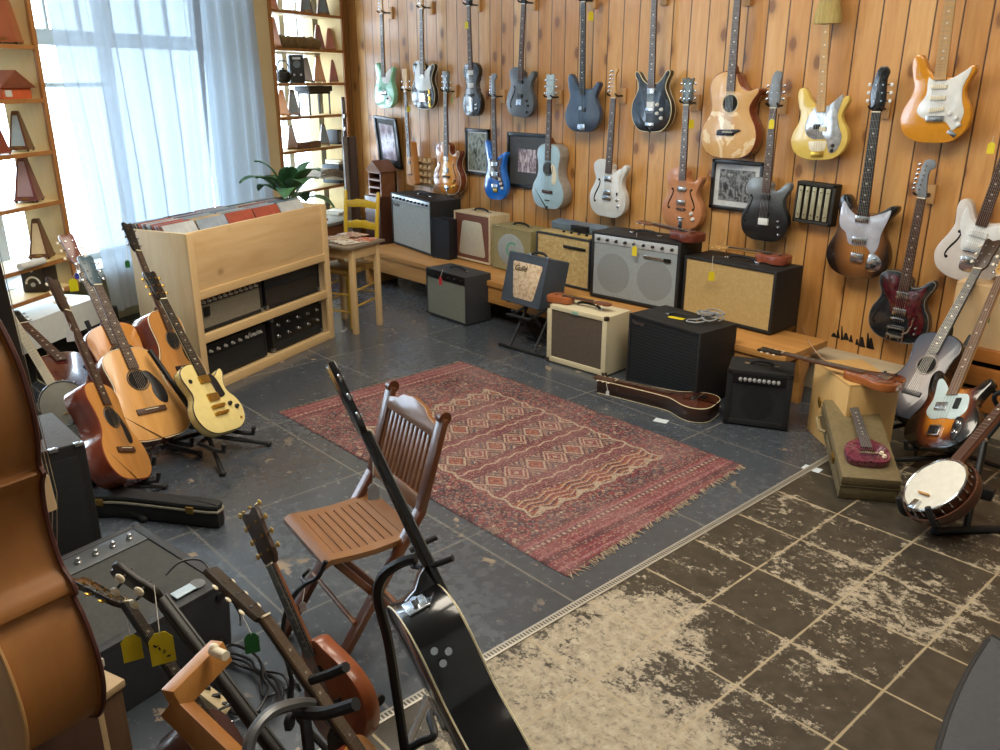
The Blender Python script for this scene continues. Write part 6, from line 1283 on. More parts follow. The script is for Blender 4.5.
guitar('black headed guitar with gold and chrome pegs, blank yellow tag on its head', F, 'parlor', .09, W('dark_mahogany','2d1710','4a281a',.35,.3), name='acoustic_guitar', cat='acoustic guitar', zj=.475, zb=.385, zn=.84, head='slot' if False else '33', head_m=BLK, neck=M('neck_dark','1d1814'), board=EBO, tun=GLD, tilt=-.45, feats=[('hole',.30,.045,CREAM),('bar','bridge',0,.145,.13,.026,.009,ROSE)])
# mandolin
pbm = Pd(358,742,2.22); ptm = Pd(270,541,2.22); F, nv, Zv, X = leanF(pbm, ptm, rt*-.5 - awayv*.75, 1.12*(ptm-pbm).length/.70, .06)
OUT['mando'] = mir([(0,0),(.06,.006),(.105,.045),(.125,.105),(.115,.17),(.085,.23),(.055,.275),(.03,.31)])
guitar('small reddish brown mandolin with gold pegs on a stand below the folding chair', F, 'mando', .055, W('mandolin_top','6b3218','8c4a26',.35,.4), name='mandolin', cat='mandolin', zj=.31, zb=.27, zn=.56, zbr=.13, side=W('mandolin_side','7a3a1c','9a5430',.3,.5), head='33', head_m=W('dark_rosewood_head','2b1c14','45301f'), neck=MAHN, board=EBO, tun=GLD, btn=M('gold_button','c7a65a',.35,.3), nw=.032, bw=.042, n=8, feats=[('disc','soundhole',0,.22,.022,.0012,HOLE),('bar','bridge',0,.13,.09,.012,.014,EBO),('bar','tailpiece',0,.02,.04,.04,.006,GLD)])
mst = thing('instrument_stand', 'black wire stand with a looped neck yoke behind the mandolin', 'stand', Matrix.Translation((pbm.x,pbm.y,0)))
M_ = lambda px,py,d: Pd(px,py,d) - Vector((pbm.x,pbm.y,0))
def wp(nm, pts, r, m_=BLKM, root=mst): b = B(); b.tube(spline([tuple(p) for p in pts],5,False), r, 8); return b.build(nm, m_, root)
wp('neck_yoke', [M_(326,561,2.15),M_(318,577,2.17),M_(306,584,2.21),M_(294,596,2.28),M_(284,620,2.32),M_(285,650,2.34),M_(292,680,2.38)], .0065)
wp('neck_yoke', [M_(309,570,2.30),M_(302,578,2.32),M_(306,584,2.24)], .005)
wp('post', [M_(292,680,2.38),M_(300,720,2.40),Vector((.05,.06,.02))], .009)
for q in ((.20,.05,.01),(-.12,.16,.01),(-.02,-.16,.01)): wp('leg', [(.05,.06,.06),(q[0]*.6+.02,q[1]*.6+.02,.05),q], .008)
# black guitar seen edge-on and its stand
ptb = Pd(309,379,1.88); pbb = Pd(514,803,2.06); nb = rt*.95 + awayv*.30
Lb = (pbb-ptb).length; F, nv, Zv, X = leanF(pbb, ptb, nb, Lb/1.03, .115)
guitar('black acoustic guitar seen edge-on with cream binding, in a stand beside the folding chair', F, 'dread', .115, BLK, name='acoustic_guitar', cat='acoustic guitar', zj=.495, zb=.40, zn=.87, zbr=.16, side=BLK, binding=CREAM, head='33', head_m=BLK, neck=BLK, board=EBO, tun=CHR, feats=[('hole',.33,.05,CREAM),('bar','bridge',0,.155,.16,.030,.009,ROSE)])
BG_ = bpy.data.objects[[o.name for o in bpy.data.objects if o.get('label','').startswith('black acoustic guitar seen edge-on')][0]]
sgn = 1 if (BG_.matrix_world.to_3x3() @ Vector((1,0,0))).dot(CAM-pbb) > 0 else -1
sc_b = Lb/1.03
b = B(); b.box(sgn*.075,-.045,.499,.055,.05,.006,0,Matrix.Rotation(sgn*.30,3,'Y'),.002); b.build('neck_plate', CHR, BG_)
b = B(); b.cyl((sgn*.078,-.045,.50),(sgn*.082,-.045,.515),.008,seg=12); b.build('strap_button', CHR, BG_)
for x_,y_,z_ in ((.145,-.03,.415),(.146,-.055,.40),(.146,-.035,.385)): b = B(); b.cyl((sgn*(x_-.004),y_,z_),(sgn*(x_+.005),y_,z_),.008,seg=12); b.build('preamp_knob', CHR, BG_)
bs = thing('guitar_stand', 'black tubular stand with open neck yoke holding the black edge-on guitar', 'stand', Matrix.Translation((Pz(418,755).x,Pz(418,755).y,0)))
B0 = bs.matrix_world.translation.copy(); Q = lambda px,py,d: Pd(px,py,d)-B0
wp('post', [Q(405,752,2.36),Q(396,690,2.26),Q(388,640,2.16),Q(378,598,2.08),Q(383,576,2.04),Q(400,563,2.0),Q(416,558,1.98)], .013, BLKM, bs)
wp('neck_yoke', [Q(413,566,2.02),Q(425,567,1.92),Q(440,563,1.86),Q(453,558,1.84)], .007, FOAM, bs); wp('neck_yoke', [Q(410,551,2.06),Q(424,543,2.06),Q(437,537,2.06)], .007, FOAM, bs)
wp('lower_tube', [Q(405,752,2.36),Q(420,742,2.34),Q(434,735,2.32),Q(430,716,2.36),Q(436,710,2.38)], .011, BLKM, bs)
wp('leg', [Q(405,752,2.36),Q(412,775,2.36),Vector((.02,.0,.01))], .011, BLKM, bs); wp('leg', [Q(405,752,2.36),Q(425,705,2.50),Q(426,698,2.56)], .011, M('grey_tube','6a6b6c',.35,.6), bs); wp('leg', [Q(405,752,2.36),Q(440,790,2.25),Vector((.28,-.05,.01))], .011, BLKM, bs)
b = B(); q = Q(381,702,2.27); b.lathe([(.010,0),(.016,.004),(.016,.014),(.008,.018)], q, 10, 0, (-1,0,0)); b.build('clamp_knob', RUB, bs)
tb_ = thing('guitar_stand', 'chrome and black tubular stand under the slotted headstock guitar', 'stand', Matrix.Translation((Pz(330,800).x,Pz(330,800).y,0))); B0b = tb_.matrix_world.translation.copy(); Q2 = lambda px,py,d: Pd(px,py,d)-B0b
wp('tube', [Q2(247,760,1.72),Q2(252,735,1.72),Q2(270,713,1.74),Q2(296,704,1.78),Q2(312,704,1.82)], .012, M('grey_tube','6a6b6c'), tb_)
wp('cradle_arm', [Q2(300,712,1.82),Q2(325,713,1.76),Q2(356,704,1.70)], .013, FOAM, tb_); wp('cradle_arm', [Q2(312,680,1.95),Q2(330,674,1.90),Q2(346,667,1.85)], .011, FOAM, tb_)
wp('post', [Q2(303,700,1.86),Q2(310,760,1.9),Q2(318,830,1.98),Vector((0,0,.02))], .013, BLKM, tb_)
for q in ((.18,.05,.01),(-.15,.12,.01),(0,-.18,.01)): wp('leg', [(0,0,.06),q], .010, BLKM, tb_)
b = B(); b.lathe([(.010,0),(.017,.004),(.017,.014),(.008,.018)], Q2(294,722,1.80), 10, 0, (-.5,-.5,0)); b.build('clamp_knob', RUB, tb_)
# wooden frame stand, pale fretted neck with chrome clamp, cables
OAKS = W('oak_stand','a1692f','bd8544',.45,.1,'x')
wf = thing('wooden_stand', 'angled oak instrument stand frame between the banjo and the tubular stand', 'stand', Matrix.Translation(Vector((Pz(230,760).x,Pz(230,760).y,0)))); B0c = wf.matrix_world.translation.copy(); Q3 = lambda px,py,d: Pd(px,py,d)-B0c
b = B(); b.bar(Q3(172,701,1.86),Q3(222,650,1.92),.052,.038,0,tuple(awayv),.004); b.build('top_arm', OAKS, wf)
b = B(); b.bar(Q3(172,703,1.88),Q3(262,790,1.86),.050,.036,0,tuple(awayv),.004); b.build('side_leg', W('oak_stand_z','8f5826','a9733a',.45,.1,'z'), wf)
e_ = Q3(262,790,1.86); b = B(); b.bar(e_, Vector((e_.x+.12,e_.y+.0,.0)), .050,.036,0,tuple(awayv),.004); b.build('foot', OAKS, wf)
b = B(); b.cyl(Q3(212,650,1.86),Q3(226,656,1.83),.010,seg=12); b.ball(Q3(214,648,1.855),.010,seg=10); b.build('peg', IVO, wf)
fn = thing('fretted_neck', 'short pale fretted neck with a chrome clamp lying by the oak stand', 'instrument neck', Matrix.Translation(Pz(205,692,.10))); B0d = fn.matrix_world.translation.copy(); Q4 = lambda px,py,d: Pd(px,py,d)-B0d
dd_ = (Pz(205,692,.10)-CAM).length
b = B(); b.bar(Q4(188,680,dd_),Q4(228,712,dd_),.045,.028,0,(0,0,1),.008); b.build('neck', W('pale_neck','b5a27c','cdbd98',.5), fn)
for t_k in (.1,.35,.6,.85): p_ = Q4(188,680,dd_).lerp(Q4(228,712,dd_),t_k); b = B(); b.bar(p_-Vector((.004,-.001,0)),p_+Vector((.004,-.003,-.001)),.050,.033); b.build('fret_band', BLKM, fn)
wp('clamp', [Q4(226,706,dd_-.03),Q4(238,700,dd_-.05),Q4(244,712,dd_-.03),Q4(232,722,dd_-.02),Q4(220,716,dd_-.03)], .004, CHR, fn); wp('clamp', [Q4(214,712,dd_-.03),Q4(232,704,dd_-.05),Q4(246,698,dd_-.04)], .004, CHR, fn)
def cable(label, pts, r=.0045, m_=None, cat='cable', name='cable', seg=6):
    b = B(); b.tube(spline([tuple(p) for p in pts],5,False), r, seg); return tag(b.build(name, m_ or BPL), label, cat)
cc_ = Pz(243,690,0); rnd = random.Random(5); pts_ = []
for i in range(44): a = i*.62; rr_ = .085+.035*math.sin(i*1.3)+.02*rnd.random(); pts_.append(cc_+Vector((math.cos(a)*rr_*1.3, math.sin(a)*rr_, .008+.0022*i*.4+.006*(i%3))))
pts_ += [Pz(262,695,.012),Pz(280,692,.01),Pz(296,684,.008),Pz(300,690,.006)]
cable('tangled black cable coiled on the floor behind the oak stand', pts_)
cable('black cable curving over the amplifier that lies on its back', [Pz(166,575,.33),Pz(180,562,.345),Pz(200,560,.34),Pz(214,575,.32),Pz(238,610,.2),Pz(240,625,.02)], .004)
# ---- tilted things on the amplifiers
def lie(label, pb_px, pt_px, z, key, D, mat, L, **k):
    a = Pz(pb_px[0],pb_px[1],z); c = Pz(pt_px[0],pt_px[1],z); Zv = (c-a); s = (Zv.length if L is None else L); Zv.normalize(); n_ = Vector((0,0,1)); Y = -n_; X = Y.cross(Zv)
    zt = k.pop('zt'); sc_ = s/zt
    return guitar(label, frame(a+Vector((0,0,.0015)), X, Y, Zv, sc_), key, D, mat, **k)
OUT['uke'] = mir([(0,0),(.05,.004),(.085,.03),(.095,.075),(.082,.12),(.066,.155),(.072,.195),(.066,.23),(.04,.252),(.02,.256)])
UKE = dict(name='ukulele', cat='ukulele', zj=.245, zb=.20, zn=.50, zbr=.075, n=4, nw=.034, bw=.042, head='b22', zt=.65, frets=True, btn=IVO, tun=CHR)
KOA = W('koa','8a4a22','a8633a',.35,.3); MAHU = W('uke_mahogany','5a281c','7c3d2c',.35,.3)
b6z = BENZ+A6['h']; b7z = BENZ+A7['h']; b3z = B3['h']
lie('dark reddish ukulele lying on top of the amplifier with two speaker shadows', (699,243),(640,229), b6z+.004,'uke',.055,MAHU,None,side=MAHU,neck=MAHN,feats=[('hole',.17,.024,M('dark_ring','3b3a36')),('bar','bridge',0,.075,.05,.012,.006,ROSE)],**UKE)
lie('red-brown ukulele lying on top of the beige fronted cabinet', (789,265),(711,253), b7z+.004,'uke',.058,W('uke_red','7a3826','9a5238',.35,.3),None,side=W('uke_red','7a3826','9a5238'),neck=MAPB,feats=[('hole',.17,.024,M('dark_ring','3b3a36')),('bar','bridge',0,.075,.05,.012,.006,ROSE)],**UKE)
lie('orange-brown ukulele lying on top of the cream amplifier', (550,299.5),(609,311.5), b3z+.004,'uke',.058,KOA,None,side=KOA,neck=MAHN,feats=[('hole',.17,.024,M('dark_ring','3b3a36')),('bar','bridge',0,.075,.05,.012,.006,ROSE)],**UKE)
# hollow lap guitar on the floor
OUT['weis'] = mir([(0,0),(.09,.006),(.145,.045),(.165,.11),(.150,.18),(.115,.24),(.085,.29),(.070,.34),(.060,.45),(.048,.74),(.046,.88),(.040,.895)])
zz = .085; a = Pz(716,404,zz); c = Pz(600,378,zz); Zv = (c-a); Lw = Zv.length; Zv.normalize(); Y = Vector((0,0,-1)); X = Y.cross(Zv)
LG = guitar('dark brown hollow lap guitar with cream edging on the floor by the big black amplifier', frame(Vector((a.x,a.y,.002)), X, Y, Zv, Lw/.90), 'weis', zz*.90/Lw, W('lap_brown','3a1d12','5c3120',.22,.7), name='lap_guitar', cat='lap guitar', zj=.40, zb=.33, zn=.76, zbr=.16, side=W('lap_side','241610','3d261a',.25,.6), binding=M('cream_binding','d9cfae'), head='flat33', head_m=ROSE, neck=W('lap_brown','3a1d12','5c3120'), board=ROSE, btn=IVO, feats=[('bar','hand_rest',.0,.20,.10,.05,.018,W('lap_brown','3a1d12','5c3120')),('pu',0,.16,.07,.03,CHR),('bar','cover_plate',.06,.13,.05,.07,.010,BPL),('tube','hand_rail',[(-.06,.12,.03),(.06,.12,.03)],.006,CHR)])
b = B(); b.box(0,0,.0015,.075,.05,.002,0,Matrix.Rotation(.3,3,'Z')); o = b.build('paper_card', M('card_white','c8d2da',.6,var=.03)); p = Pz(661,421,.0); o.location = p; tag(o, 'white paper card on the floor beside the dark lap guitar', 'card')
tagobj('small white tag hanging over the side of the dark lap guitar', Pz(606,381,.09), Pd(607.5,393,(Pz(607,396,.02)-CAM).length-.02), .030, WTAG)
b = B(); b.box(0,0,.0015,.085,.05,.002,0,Matrix.Rotation(.1,3,'Z')); o = b.build('paper_card', M('card_white','c8d2da')); p = Pz(812,469,.0); o.location = p; tag(o, 'white paper card on the worn tiles beside the olive case', 'card')
# plywood box
b0, b1 = Pz(806.5,429), Pz(839,459); bxv = (b1-b0); wbx = bxv.length; bxv.normalize(); byv_ = Vector((-bxv.y,bxv.x,0)); hb_ = zpx(b0,817,363)
pbx = thing('plywood_box', 'pale plywood box carrying a brown lap steel guitar', 'box', yawm(b0, math.atan2(bxv.y,bxv.x)))
PB = W('box_ply','c39a5c','d8b377',.5,.1,'z',scale=6,stretch=.2); dpx = .25
b = B(); b.box2(0,wbx,0,.018,0,hb_-.0,bev=.002); b.build('front_panel', PB, pbx); b = B(); b.box2(0,wbx,dpx-.018,dpx,0,hb_,bev=.002); b.build('back_panel', PB, pbx)
for x0_ in (0,wbx-.018): b = B(); b.box2(x0_,x0_+.018,.018,dpx-.018,0,hb_,bev=.002); b.build('side_panel', PB, pbx)
b = B(); b.box2(.001,wbx-.001,.001,dpx-.001,hb_,hb_+.014,bev=.002); b.build('top_panel', W('box_ply_x','bb9153','d2ab6f',.5,.1,'x',scale=6,stretch=.2), pbx)
ht = hb_+.015
a = Pz(903,380,ht+.05); c = Pz(763,347,ht+.05); Zv = (c-a); Zv.normalize(); Y = Vector((0,0,-1)); X = Y.cross(Zv); a.z = ht+.0
OUT['lapst'] = mir([(0,0),(.075,.006),(.118,.04),(.128,.09),(.112,.15),(.085,.20),(.075,.24),(.07,.29),(.055,.33),(.03,.35)])
guitar('brown lap steel guitar with dark fingerboard lying across the plywood box', frame(Vector((a.x,a.y,ht+.001)), X, Y, Zv, (Pz(903,380,ht+.05)-c).length/.93), 'lapst', .05, W('lap_sunset','5a2c17','8f4e24',.22,.6), name='lap_guitar', cat='lap guitar', zj=.33, zb=.24, zn=.78, zbr=.12, side=W('lap_sunset_side','8a4a20','b06a30',.25,.6), head='33', head_m=M('neck_dark','1d1814'), neck=MAHN, board=W('lap_board','4a3a30','6b574a',.4), btn=IVO, feats=[('bar','cover_plate',0,.10,.085,.06,.014,CHR),('bar','bridge',0,.12,.09,.012,.022,CHR),('knob',.085,.14,.012,BPL),('knob',.085,.075,.012,BPL)])
# olive case with maroon lap steel
cA, cB_, cC, cD_ = Pz(842,476.5,.12), Pz(897,475,.12), Pz(826,402,.12), Pz(872,407,.12)
CLn = .80; rear = Pz(826,402,.25); cw_ = .25; sv = Vector((.80,.60,0)).normalized(); lv = (rear-cA); lv = lv - sv*lv.dot(sv); CLn = lv.length*1.05; lv.normalize(); cnv = sv.cross(lv).normalized()
c0 = Vector((Pz(843,487).x,Pz(843,487).y,0))
oc = thing('instrument_case', 'olive brown rectangular instrument case propped against the plywood box under a maroon lap steel', 'case', Matrix((sv,lv,cnv)).transposed().to_4x4()); oc.location = cA - cnv*.125
OLV = M('olive_case','6e6143',.65,var=.15,scale=60,bump=.15)
b = B(); b.box2(0,cw_,0,CLn,0,.072,bev=.012); b.build('case_base', OLV, oc); b = B(); b.box2(0,cw_,0,CLn,.074,.125,bev=.014); b.build('lid', OLV, oc); b = B(); b.box2(-.002,cw_+.002,-.002,CLn+.002,.070,.077,bev=.002); b.build('edge_trim', M('olive_trim','4d432e',.5), oc)
b = B(); b.tube([(-.004,.42,.06),(-.03,.44,.06),(-.03,.54,.06),(-.004,.56,.06)],.008,8); b.build('handle', M('tan_handle','8a7a58',.6), oc)
for y_ in (.2,.66): b = B(); b.box(-.004,y_,.074,.010,.05,.035,bev=.003); b.build('latch', BRASS, oc)
OCM = Matrix((sv,lv,cnv)).transposed().to_4x4(); OCM.translation = cA - cnv*.125
cpl = cA; a = cA + sv*cw_*.50 + lv*.075; c = cA + sv*cw_*.47 + lv*(CLn+.02)
Zv = (c-a); Lh = Zv.length; Zv.normalize(); Y = -cnv; X = Y.cross(Zv)
OUT['stud'] = mir([(0,0),(.07,.004),(.115,.035),(.128,.09),(.120,.15),(.09,.195),(.055,.22),(.034,.235)])
MRN = Mat('maroon_pearl'); MRN.set(Roughness=.18, Coat_Weight=.8, Coat_Roughness=.06); o_,x_,y_,z_ = MRN.xyz(); MRN.link(MRN.ramp(MRN.voronoi(o_,46)*.6+MRN.noise(o_,20,3)*.5,[(.25,hexc('5c2236')),(.5,hexc('703346')),(.75,hexc('48162a'))]),'Base Color')
guitar('maroon pearl lap steel guitar lying on the olive brown case', frame(a+cnv*.002, X, Y, Zv, Lh/.745), 'stud', .045, MRN.m, name='lap_guitar', cat='lap guitar', zj=.22, zb=.13, zn=.56, zbr=.07, neck=MRN.m, board=M('grey_board','59565a',.3,var=.1), head='33', head_m=MRN.m, btn=IVO, nw=.052, bw=.062, feats=[('bar','bridge',0,.065,.10,.014,.02,CHR),('pu',0,.095,.08,.022,BPL),('knob',.075,.085,.013,IVO),('knob',.085,.055,.013,IVO)])
# ---- right hand cluster
pb = Pz(903,421,.13); pt = Plen(pb,998,245,1.02); F, nv, Zv, X = leanF(pb, pt, (-.22,-1,0), 1.0, .10)
BLB = BURST('brown_burst_glare', [(0,hexc('6f5d56')),(.45,hexc('5e585e')),(.8,hexc('434b5a')),(1.0,hexc('23262e'))], .24,.2,.3,.32,.5)  # brown sunburst with bluish window glare mixed into its colours
guitar('brown sunburst acoustic guitar with grey-blue glare painted in, against the wall behind the sunburst bass', F, 'parlor', .10, BLB, name='acoustic_guitar', cat='acoustic guitar', zj=.475, zb=.365, zn=.85, zbr=.14, side=M('dark_burst_side','1d1a1a',.25,0,.5), head='33', head_m=W('dark_rosewood_head','2b1c14','45301f'), neck=M('neck_dark','1d1814'), board=M('grey_board2','3f4045',.5,var=.12), btn=IVO, feats=[('hole',.30,.045,M('pale_ring','8d857c',.5)),('bar','bridge',0,.14,.10,.024,.009,M('bridge_grey','3b3b40',.4))])
stand('black guitar stand behind the sunburst bass guitar', pb, nv, Zv, X, .10, wid=.34)
SB = BURST('three_tone_burst', [(0,hexc('d48f2f')),(.42,hexc('c47a24')),(.66,hexc('5d2a14')),(.86,hexc('14100f')),(1.0,hexc('0c0c0d'))], .20,.165,.25,.15,.9)
pb = Pz(934,450,.14); pt = Plen(pb,1006,276,1.0); F, nv, Zv, X = leanF(pb, pt, (-.30,-1,0), 1.03, .045)
guitar('three-tone sunburst bass guitar with pale blue-white pickguard standing behind the banjo', F, 'pbass', .045, SB, name='bass_guitar', cat='bass guitar', zj=.33, zb=.275, zn=.95, zbr=.09, n=4, head='b4', neck=MAPB, board=W('bass_board','6d5443','8a6f5b',.5),
  feats=[('pg',[(-.03,.31),(-.05,.335),(-.085,.37),(-.105,.36),(-.095,.30),(-.09,.25),(-.10,.19),(-.06,.15),(.0,.155),(.06,.15),(.10,.19),(.095,.25),(.075,.28),(.03,.285)],M('mint_white','c3d7dc',.3,0,.3,var=.04)),('pu',-.03,.215,.06,.042,CHR),('pu',.045,.23,.026,.055,BPL),('bar','bridge',-.012,.085,.06,.055,.014,CHR),('bar','bridge_cover',-.012,.085,.045,.035,.02,BPL),('plate','control_plate',[(.07,.16),(.105,.15),(.115,.10),(.10,.05),(.075,.06),(.065,.11)],BPL),('knob',.09,.125,.014,CHR),('knob',.088,.08,.014,CHR)])
stand('black guitar stand under the three-tone sunburst bass', pb, nv, Zv, X, .045, wid=.34)
pbj = Pz(914,512,.12); ptj = Pd(1012,398,(pbj-CAM).length+.22); Zv = (ptj-pbj).normalized()
dj = (pbj-CAM).normalized(); rj = dj.cross(UPV).normalized(); uj = rj.cross(dj); nj = -dj*.60 + (-rj*.78+uj*.62)*.8
F, nv, Zv, X = leanF(pbj, ptj, nj, .93, .03)
banjo('five string banjo with white drum head tilted on a black stand', F, neckm=W('banjo_neck','5b3019','7a4526',.35,.4), brackets=22)
jc = F @ Vector((0,.05,.15))
js = thing('banjo_stand', 'black tubular floor stand carrying the white headed banjo', 'stand', Matrix.Translation((jc.x,jc.y,0)))
ja = Pz(936,531,.012)-Vector((jc.x,jc.y,0)); jb = Pz(1010,529,.012)-Vector((jc.x,jc.y,0)); jm = Pz(966,529,.015)-Vector((jc.x,jc.y,0)); jt = Pd(985,440,(Pz(966,529)-CAM).length+.10)-Vector((jc.x,jc.y,0))
for nm,q0,q1,r_ in (('foot_bar',ja,jb,.018),('post',jm,jt,.014)): b = B(); b.cyl(q0,q1,r_,seg=12); b.build(nm, BLKM, js)
b = B(); b.ball(ja,.022,.022,.0215,seg=10); b.build('rubber_foot', RUB, js)
jk = F @ Vector((-.09,.03,.0)) - Vector((jc.x,jc.y,0)); jk2 = F @ Vector((.09,.03,.0)) - Vector((jc.x,jc.y,0)); jm2 = jm.lerp(jt,.45)
for q in (jk,jk2): b = B(); b.tube(spline([tuple(jm2),tuple(jm2.lerp(q,.6)+Vector((0,0,-.02))),tuple(q),tuple(q+nv*.06+Vector((0,0,.03)))],5,False), .012, 8); b.build('cradle_arm', FOAM, js)
b = B(); b.bar(jm2+Vector((-.07,0,-.01)), jm2+Vector((.07,.02,-.01)), .06,.05,bev=.01); b.build('bracket', BLKM, js)
b = B(); b.lathe([(.012,0),(.018,.004),(.018,.016),(.008,.02)], jt, 12, 0, (-.4,-1,0)); b.build('clamp_knob', CHR, js)
b = B(); b.tube(spline([tuple(jt),tuple(jt+Vector((.03,.05,.10))),tuple(jt+Vector((.0,.0,.20))),tuple(jt+Vector((.08,.0,.26)))],5,False),.010,8); b.build('neck_yoke', FOAM, js)
# display cabinet by the wall
cx0 = Py(944,345,4.52).x
dc = thing('display_cabinet', 'pale fronted pine cabinet against the wall behind the stringed instruments', 'cabinet', (cx0,4.52,.0))
CWd = 1.6; CP = W('cab_orange','a8652a','c3803f',.45,.2,'x'); CRP = M('cab_cream','cfae80',.55,var=.05,scale=8)
b = B(); b.box2(.0,CWd,.02,.03,.47,.77); b.build('front_panel', CRP, dc, smooth=False)
b = B(); b.box2(0,CWd,.02,.27,.77,.785,bev=.003); b.build('top_board', CRP, dc)
for z0_,z1_ in ((.40,.468),(.27,.37),(.14,.245)): b = B(); b.box2(0,CWd,.0,.03,z0_,z1_,bev=.004); b.build('front_board', CP, dc)
b = B(); b.box2(0,.03,.03,.27,0,.77,bev=.003); b.build('side_panel', CP, dc); b = B(); b.box2(CWd-.03,CWd,.03,.27,0,.77,bev=.003); b.build('side_panel', CP, dc)
b = B(); b.box2(.03,CWd-.03,.10,.12,.02,.45); b.build('gap_shade', dk, dc, smooth=False)  # near-black panel paints the shade in the gaps between the boards
for x_ in (.02,CWd-.05): b = B(); b.box2(x_,x_+.04,.0,.04,0,.14); b.build('leg', CP, dc)
# cloth covered floor monitor in the corner
zt_ = .42; pts2 = [Pz(px,py,zt_) for px,py in ((992,634),(972,665),(956,698),(944,732),(938,765),(950,830),(1010,880),(1100,830),(1110,700))]
cxy = sum((p for p in pts2), Vector())/len(pts2); loc = [(p.x-cxy.x, p.y-cxy.y) for p in pts2]
mo_ = thing('floor_monitor', 'dark grey cloth covered loudspeaker with black piped edge on the worn tiles', 'speaker', Matrix.Translation((cxy.x,cxy.y,0)))
lo_s = spline(loc[:6],5,False)+loc[6:]
b = B(); b.slab(lo_s, .0, zt_-.02, .004); b.xf(T90); b.build('cabinet', M('black_carpet','141517'), mo_)
b = B(); b.slab([(x*.985,y*.985) for x,y in lo_s], zt_-.02, zt_, .006); b.xf(T90); b.build('grille_cloth', CLOTH('monitor_cloth','36373a','47484c',300), mo_)
b = B(); b.tube([(x,y,zt_-.01) for x,y in lo_s], .009, 8, True); b.build('piping', RUB, mo_)
# upright stick bass in the far corner
ub = Vector((-7.06,4.42,0)); U0 = Py(352,260,4.5); 
tp = Pd(354,96,8.35); btm = Pd(351,262,8.15); ub = Vector((btm.x,btm.y,0))
us = thing('upright_bass', 'slim dark upright stick bass standing in the corner by the shelves', 'upright bass', yawm(ub, -.5))
zt = tp.z; b = B(); b.slab([(-.075,.30),(.075,.30),(.055,.9),(.042,zt-.34),(-.042,zt-.34),(-.055,.9)], .03,-.01,.008); b.build('fingerboard', M('grey_board3','6b625b',.4,0,.2,var=.15), us)
b = B(); b.slab([(-.06,.18),(.06,.18),(.07,.30),(.06,.75),(.035,zt-.34),(-.035,zt-.34),(-.06,.75),(-.07,.30)], .11,.031,.012); b.build('body', W('stick_body','2b1c14','452c1f',.35,.3), us)
b = B(); b.slab(spline([(-.042,zt-.34),(-.05,zt-.28),(-.045,zt-.12),(-.03,zt-.03),(0,zt),(.03,zt-.03),(.045,zt-.12),(.05,zt-.28),(.042,zt-.34)],3), .03,.0,.006); b.build('headstock', W('stick_head','3a2a20','5a4030',.35), us)
for sx in (-1,1):
    for z in (.27,.16): b = B(); b.cyl((sx*.03,.012,zt-z),(sx*.07,.012,zt-z),.008,seg=8); b.ball((sx*.08,.012,zt-z),.016,.008,.022,seg=10); b.build('tuning_peg', CHR, us)
for k in range(4): b = B(); x = (k-1.5)*.022; b.bar((x*1.4,-.016,.32),(x*.8,-.016,zt-.30),.003,.003); b.build('string', STEEL, us, smooth=False)
b = B(); b.cyl((0,.07,0),(0,.07,.19),.008,seg=8); b.build('end_pin', BLKM, us)
for q in ((-.2,-.05,.01),(.2,-.05,.01)): b = B(); b.tube([(0,.07,.25),(q[0]*.5,.02,.14),q],.008,8); b.build('leg', BLKM, us)
# ---- cables and price tags
gp = Pz(703,322,B4['h']+.01); rnd = random.Random(9); pts_ = []
for i in range(46): a = i*.55; rr_ = .055+.02*math.sin(i*.9); pts_.append(gp+Vector((math.cos(a)*rr_*1.1+.02*math.sin(i*.23), math.sin(a)*rr_*.9+.06, .006+.0018*i*.5+.012*abs(math.sin(i*.7)))))
pts_ += [gp+Vector((-.03,-.01,.012)),gp+Vector((-.07,-.04,.008)),gp+Vector((-.055,-.075,.006)),gp+Vector((.0,-.05,.006)),gp+Vector((.02,.0,.012))]
cable('coil of grey cable heaped on the big black amplifier', pts_, .0045, M('grey_cable','8d9093',.5))
cable('thin pale cord trailing down the pine boards beside the beige fronted cabinet', [Py(794,308,YW-.02),Py(803,330,YW-.03),Pz(812,346,.36),Pz(822,358,.36),Pz(836,366,.36)], .0025, M('pale_cord','b08f70',.6))
def wtag(label, topx, cx_, y, size, col, n=(0,-1,0)): tagobj(label, Py(topx[0],topx[1],y), Py(cx_[0],cx_[1],y), size, col, n)
wtag('yellow price tag on the neck of the dark violin-shaped bass', (470,10),(466.5,25),4.63,.055,YTAG,(.2,-1,0))
wtag('yellow price tag high on the neck of the black thinline guitar', (775,109),(771.5,124),4.62,.055,YTAG)
wtag('yellow price tag edge-on beside the neck of the salmon brown guitar', (689,106),(691.5,124),4.66,.055,YTAG,(1,-.6,0))
wtag('yellow price tag edge-on beside the neck of the navy bass', (588,4),(591,16),4.66,.06,YTAG,(1,-.6,0))
wtag('yellow price tag on the neck of the white offset guitar', (994,136),(991,148),4.62,.055,YTAG)
wtag('yellow price tag dangling beside the tan travel guitar', (406,93),(408.5,109),4.66,.05,YTAG,(1,-.6,0))
wtag('green price tag hanging by the head of the amber sunburst guitar', (450,90),(452,100),4.66,.04,M('tag_olive_green','8d9a3c',.6))
wtag('dark green price tag hanging below the head of the brown sunburst acoustic', (985,306),(987,318),4.46,.045,GTAG)
fA = Pz(593,292.5,BENZ).y
tagobj('yellow price tag hanging on the front of the amplifier with two speaker shadows', Py(637,232,4.36), Py(634.5,251,4.30), .065, YTAG, (0,-1,0))
tagobj('yellow price tag hanging on the front of the beige fronted cabinet', Py(713,256,4.36), Py(711.5,276,4.33), .06, YTAG, (.6,-.8,0))
tagobj('red price tag on a string over the front of the grey-green amplifier', Py(443,269,3.80), Py(440.5,281,3.665), .06, RTAG, (0,-1,0))
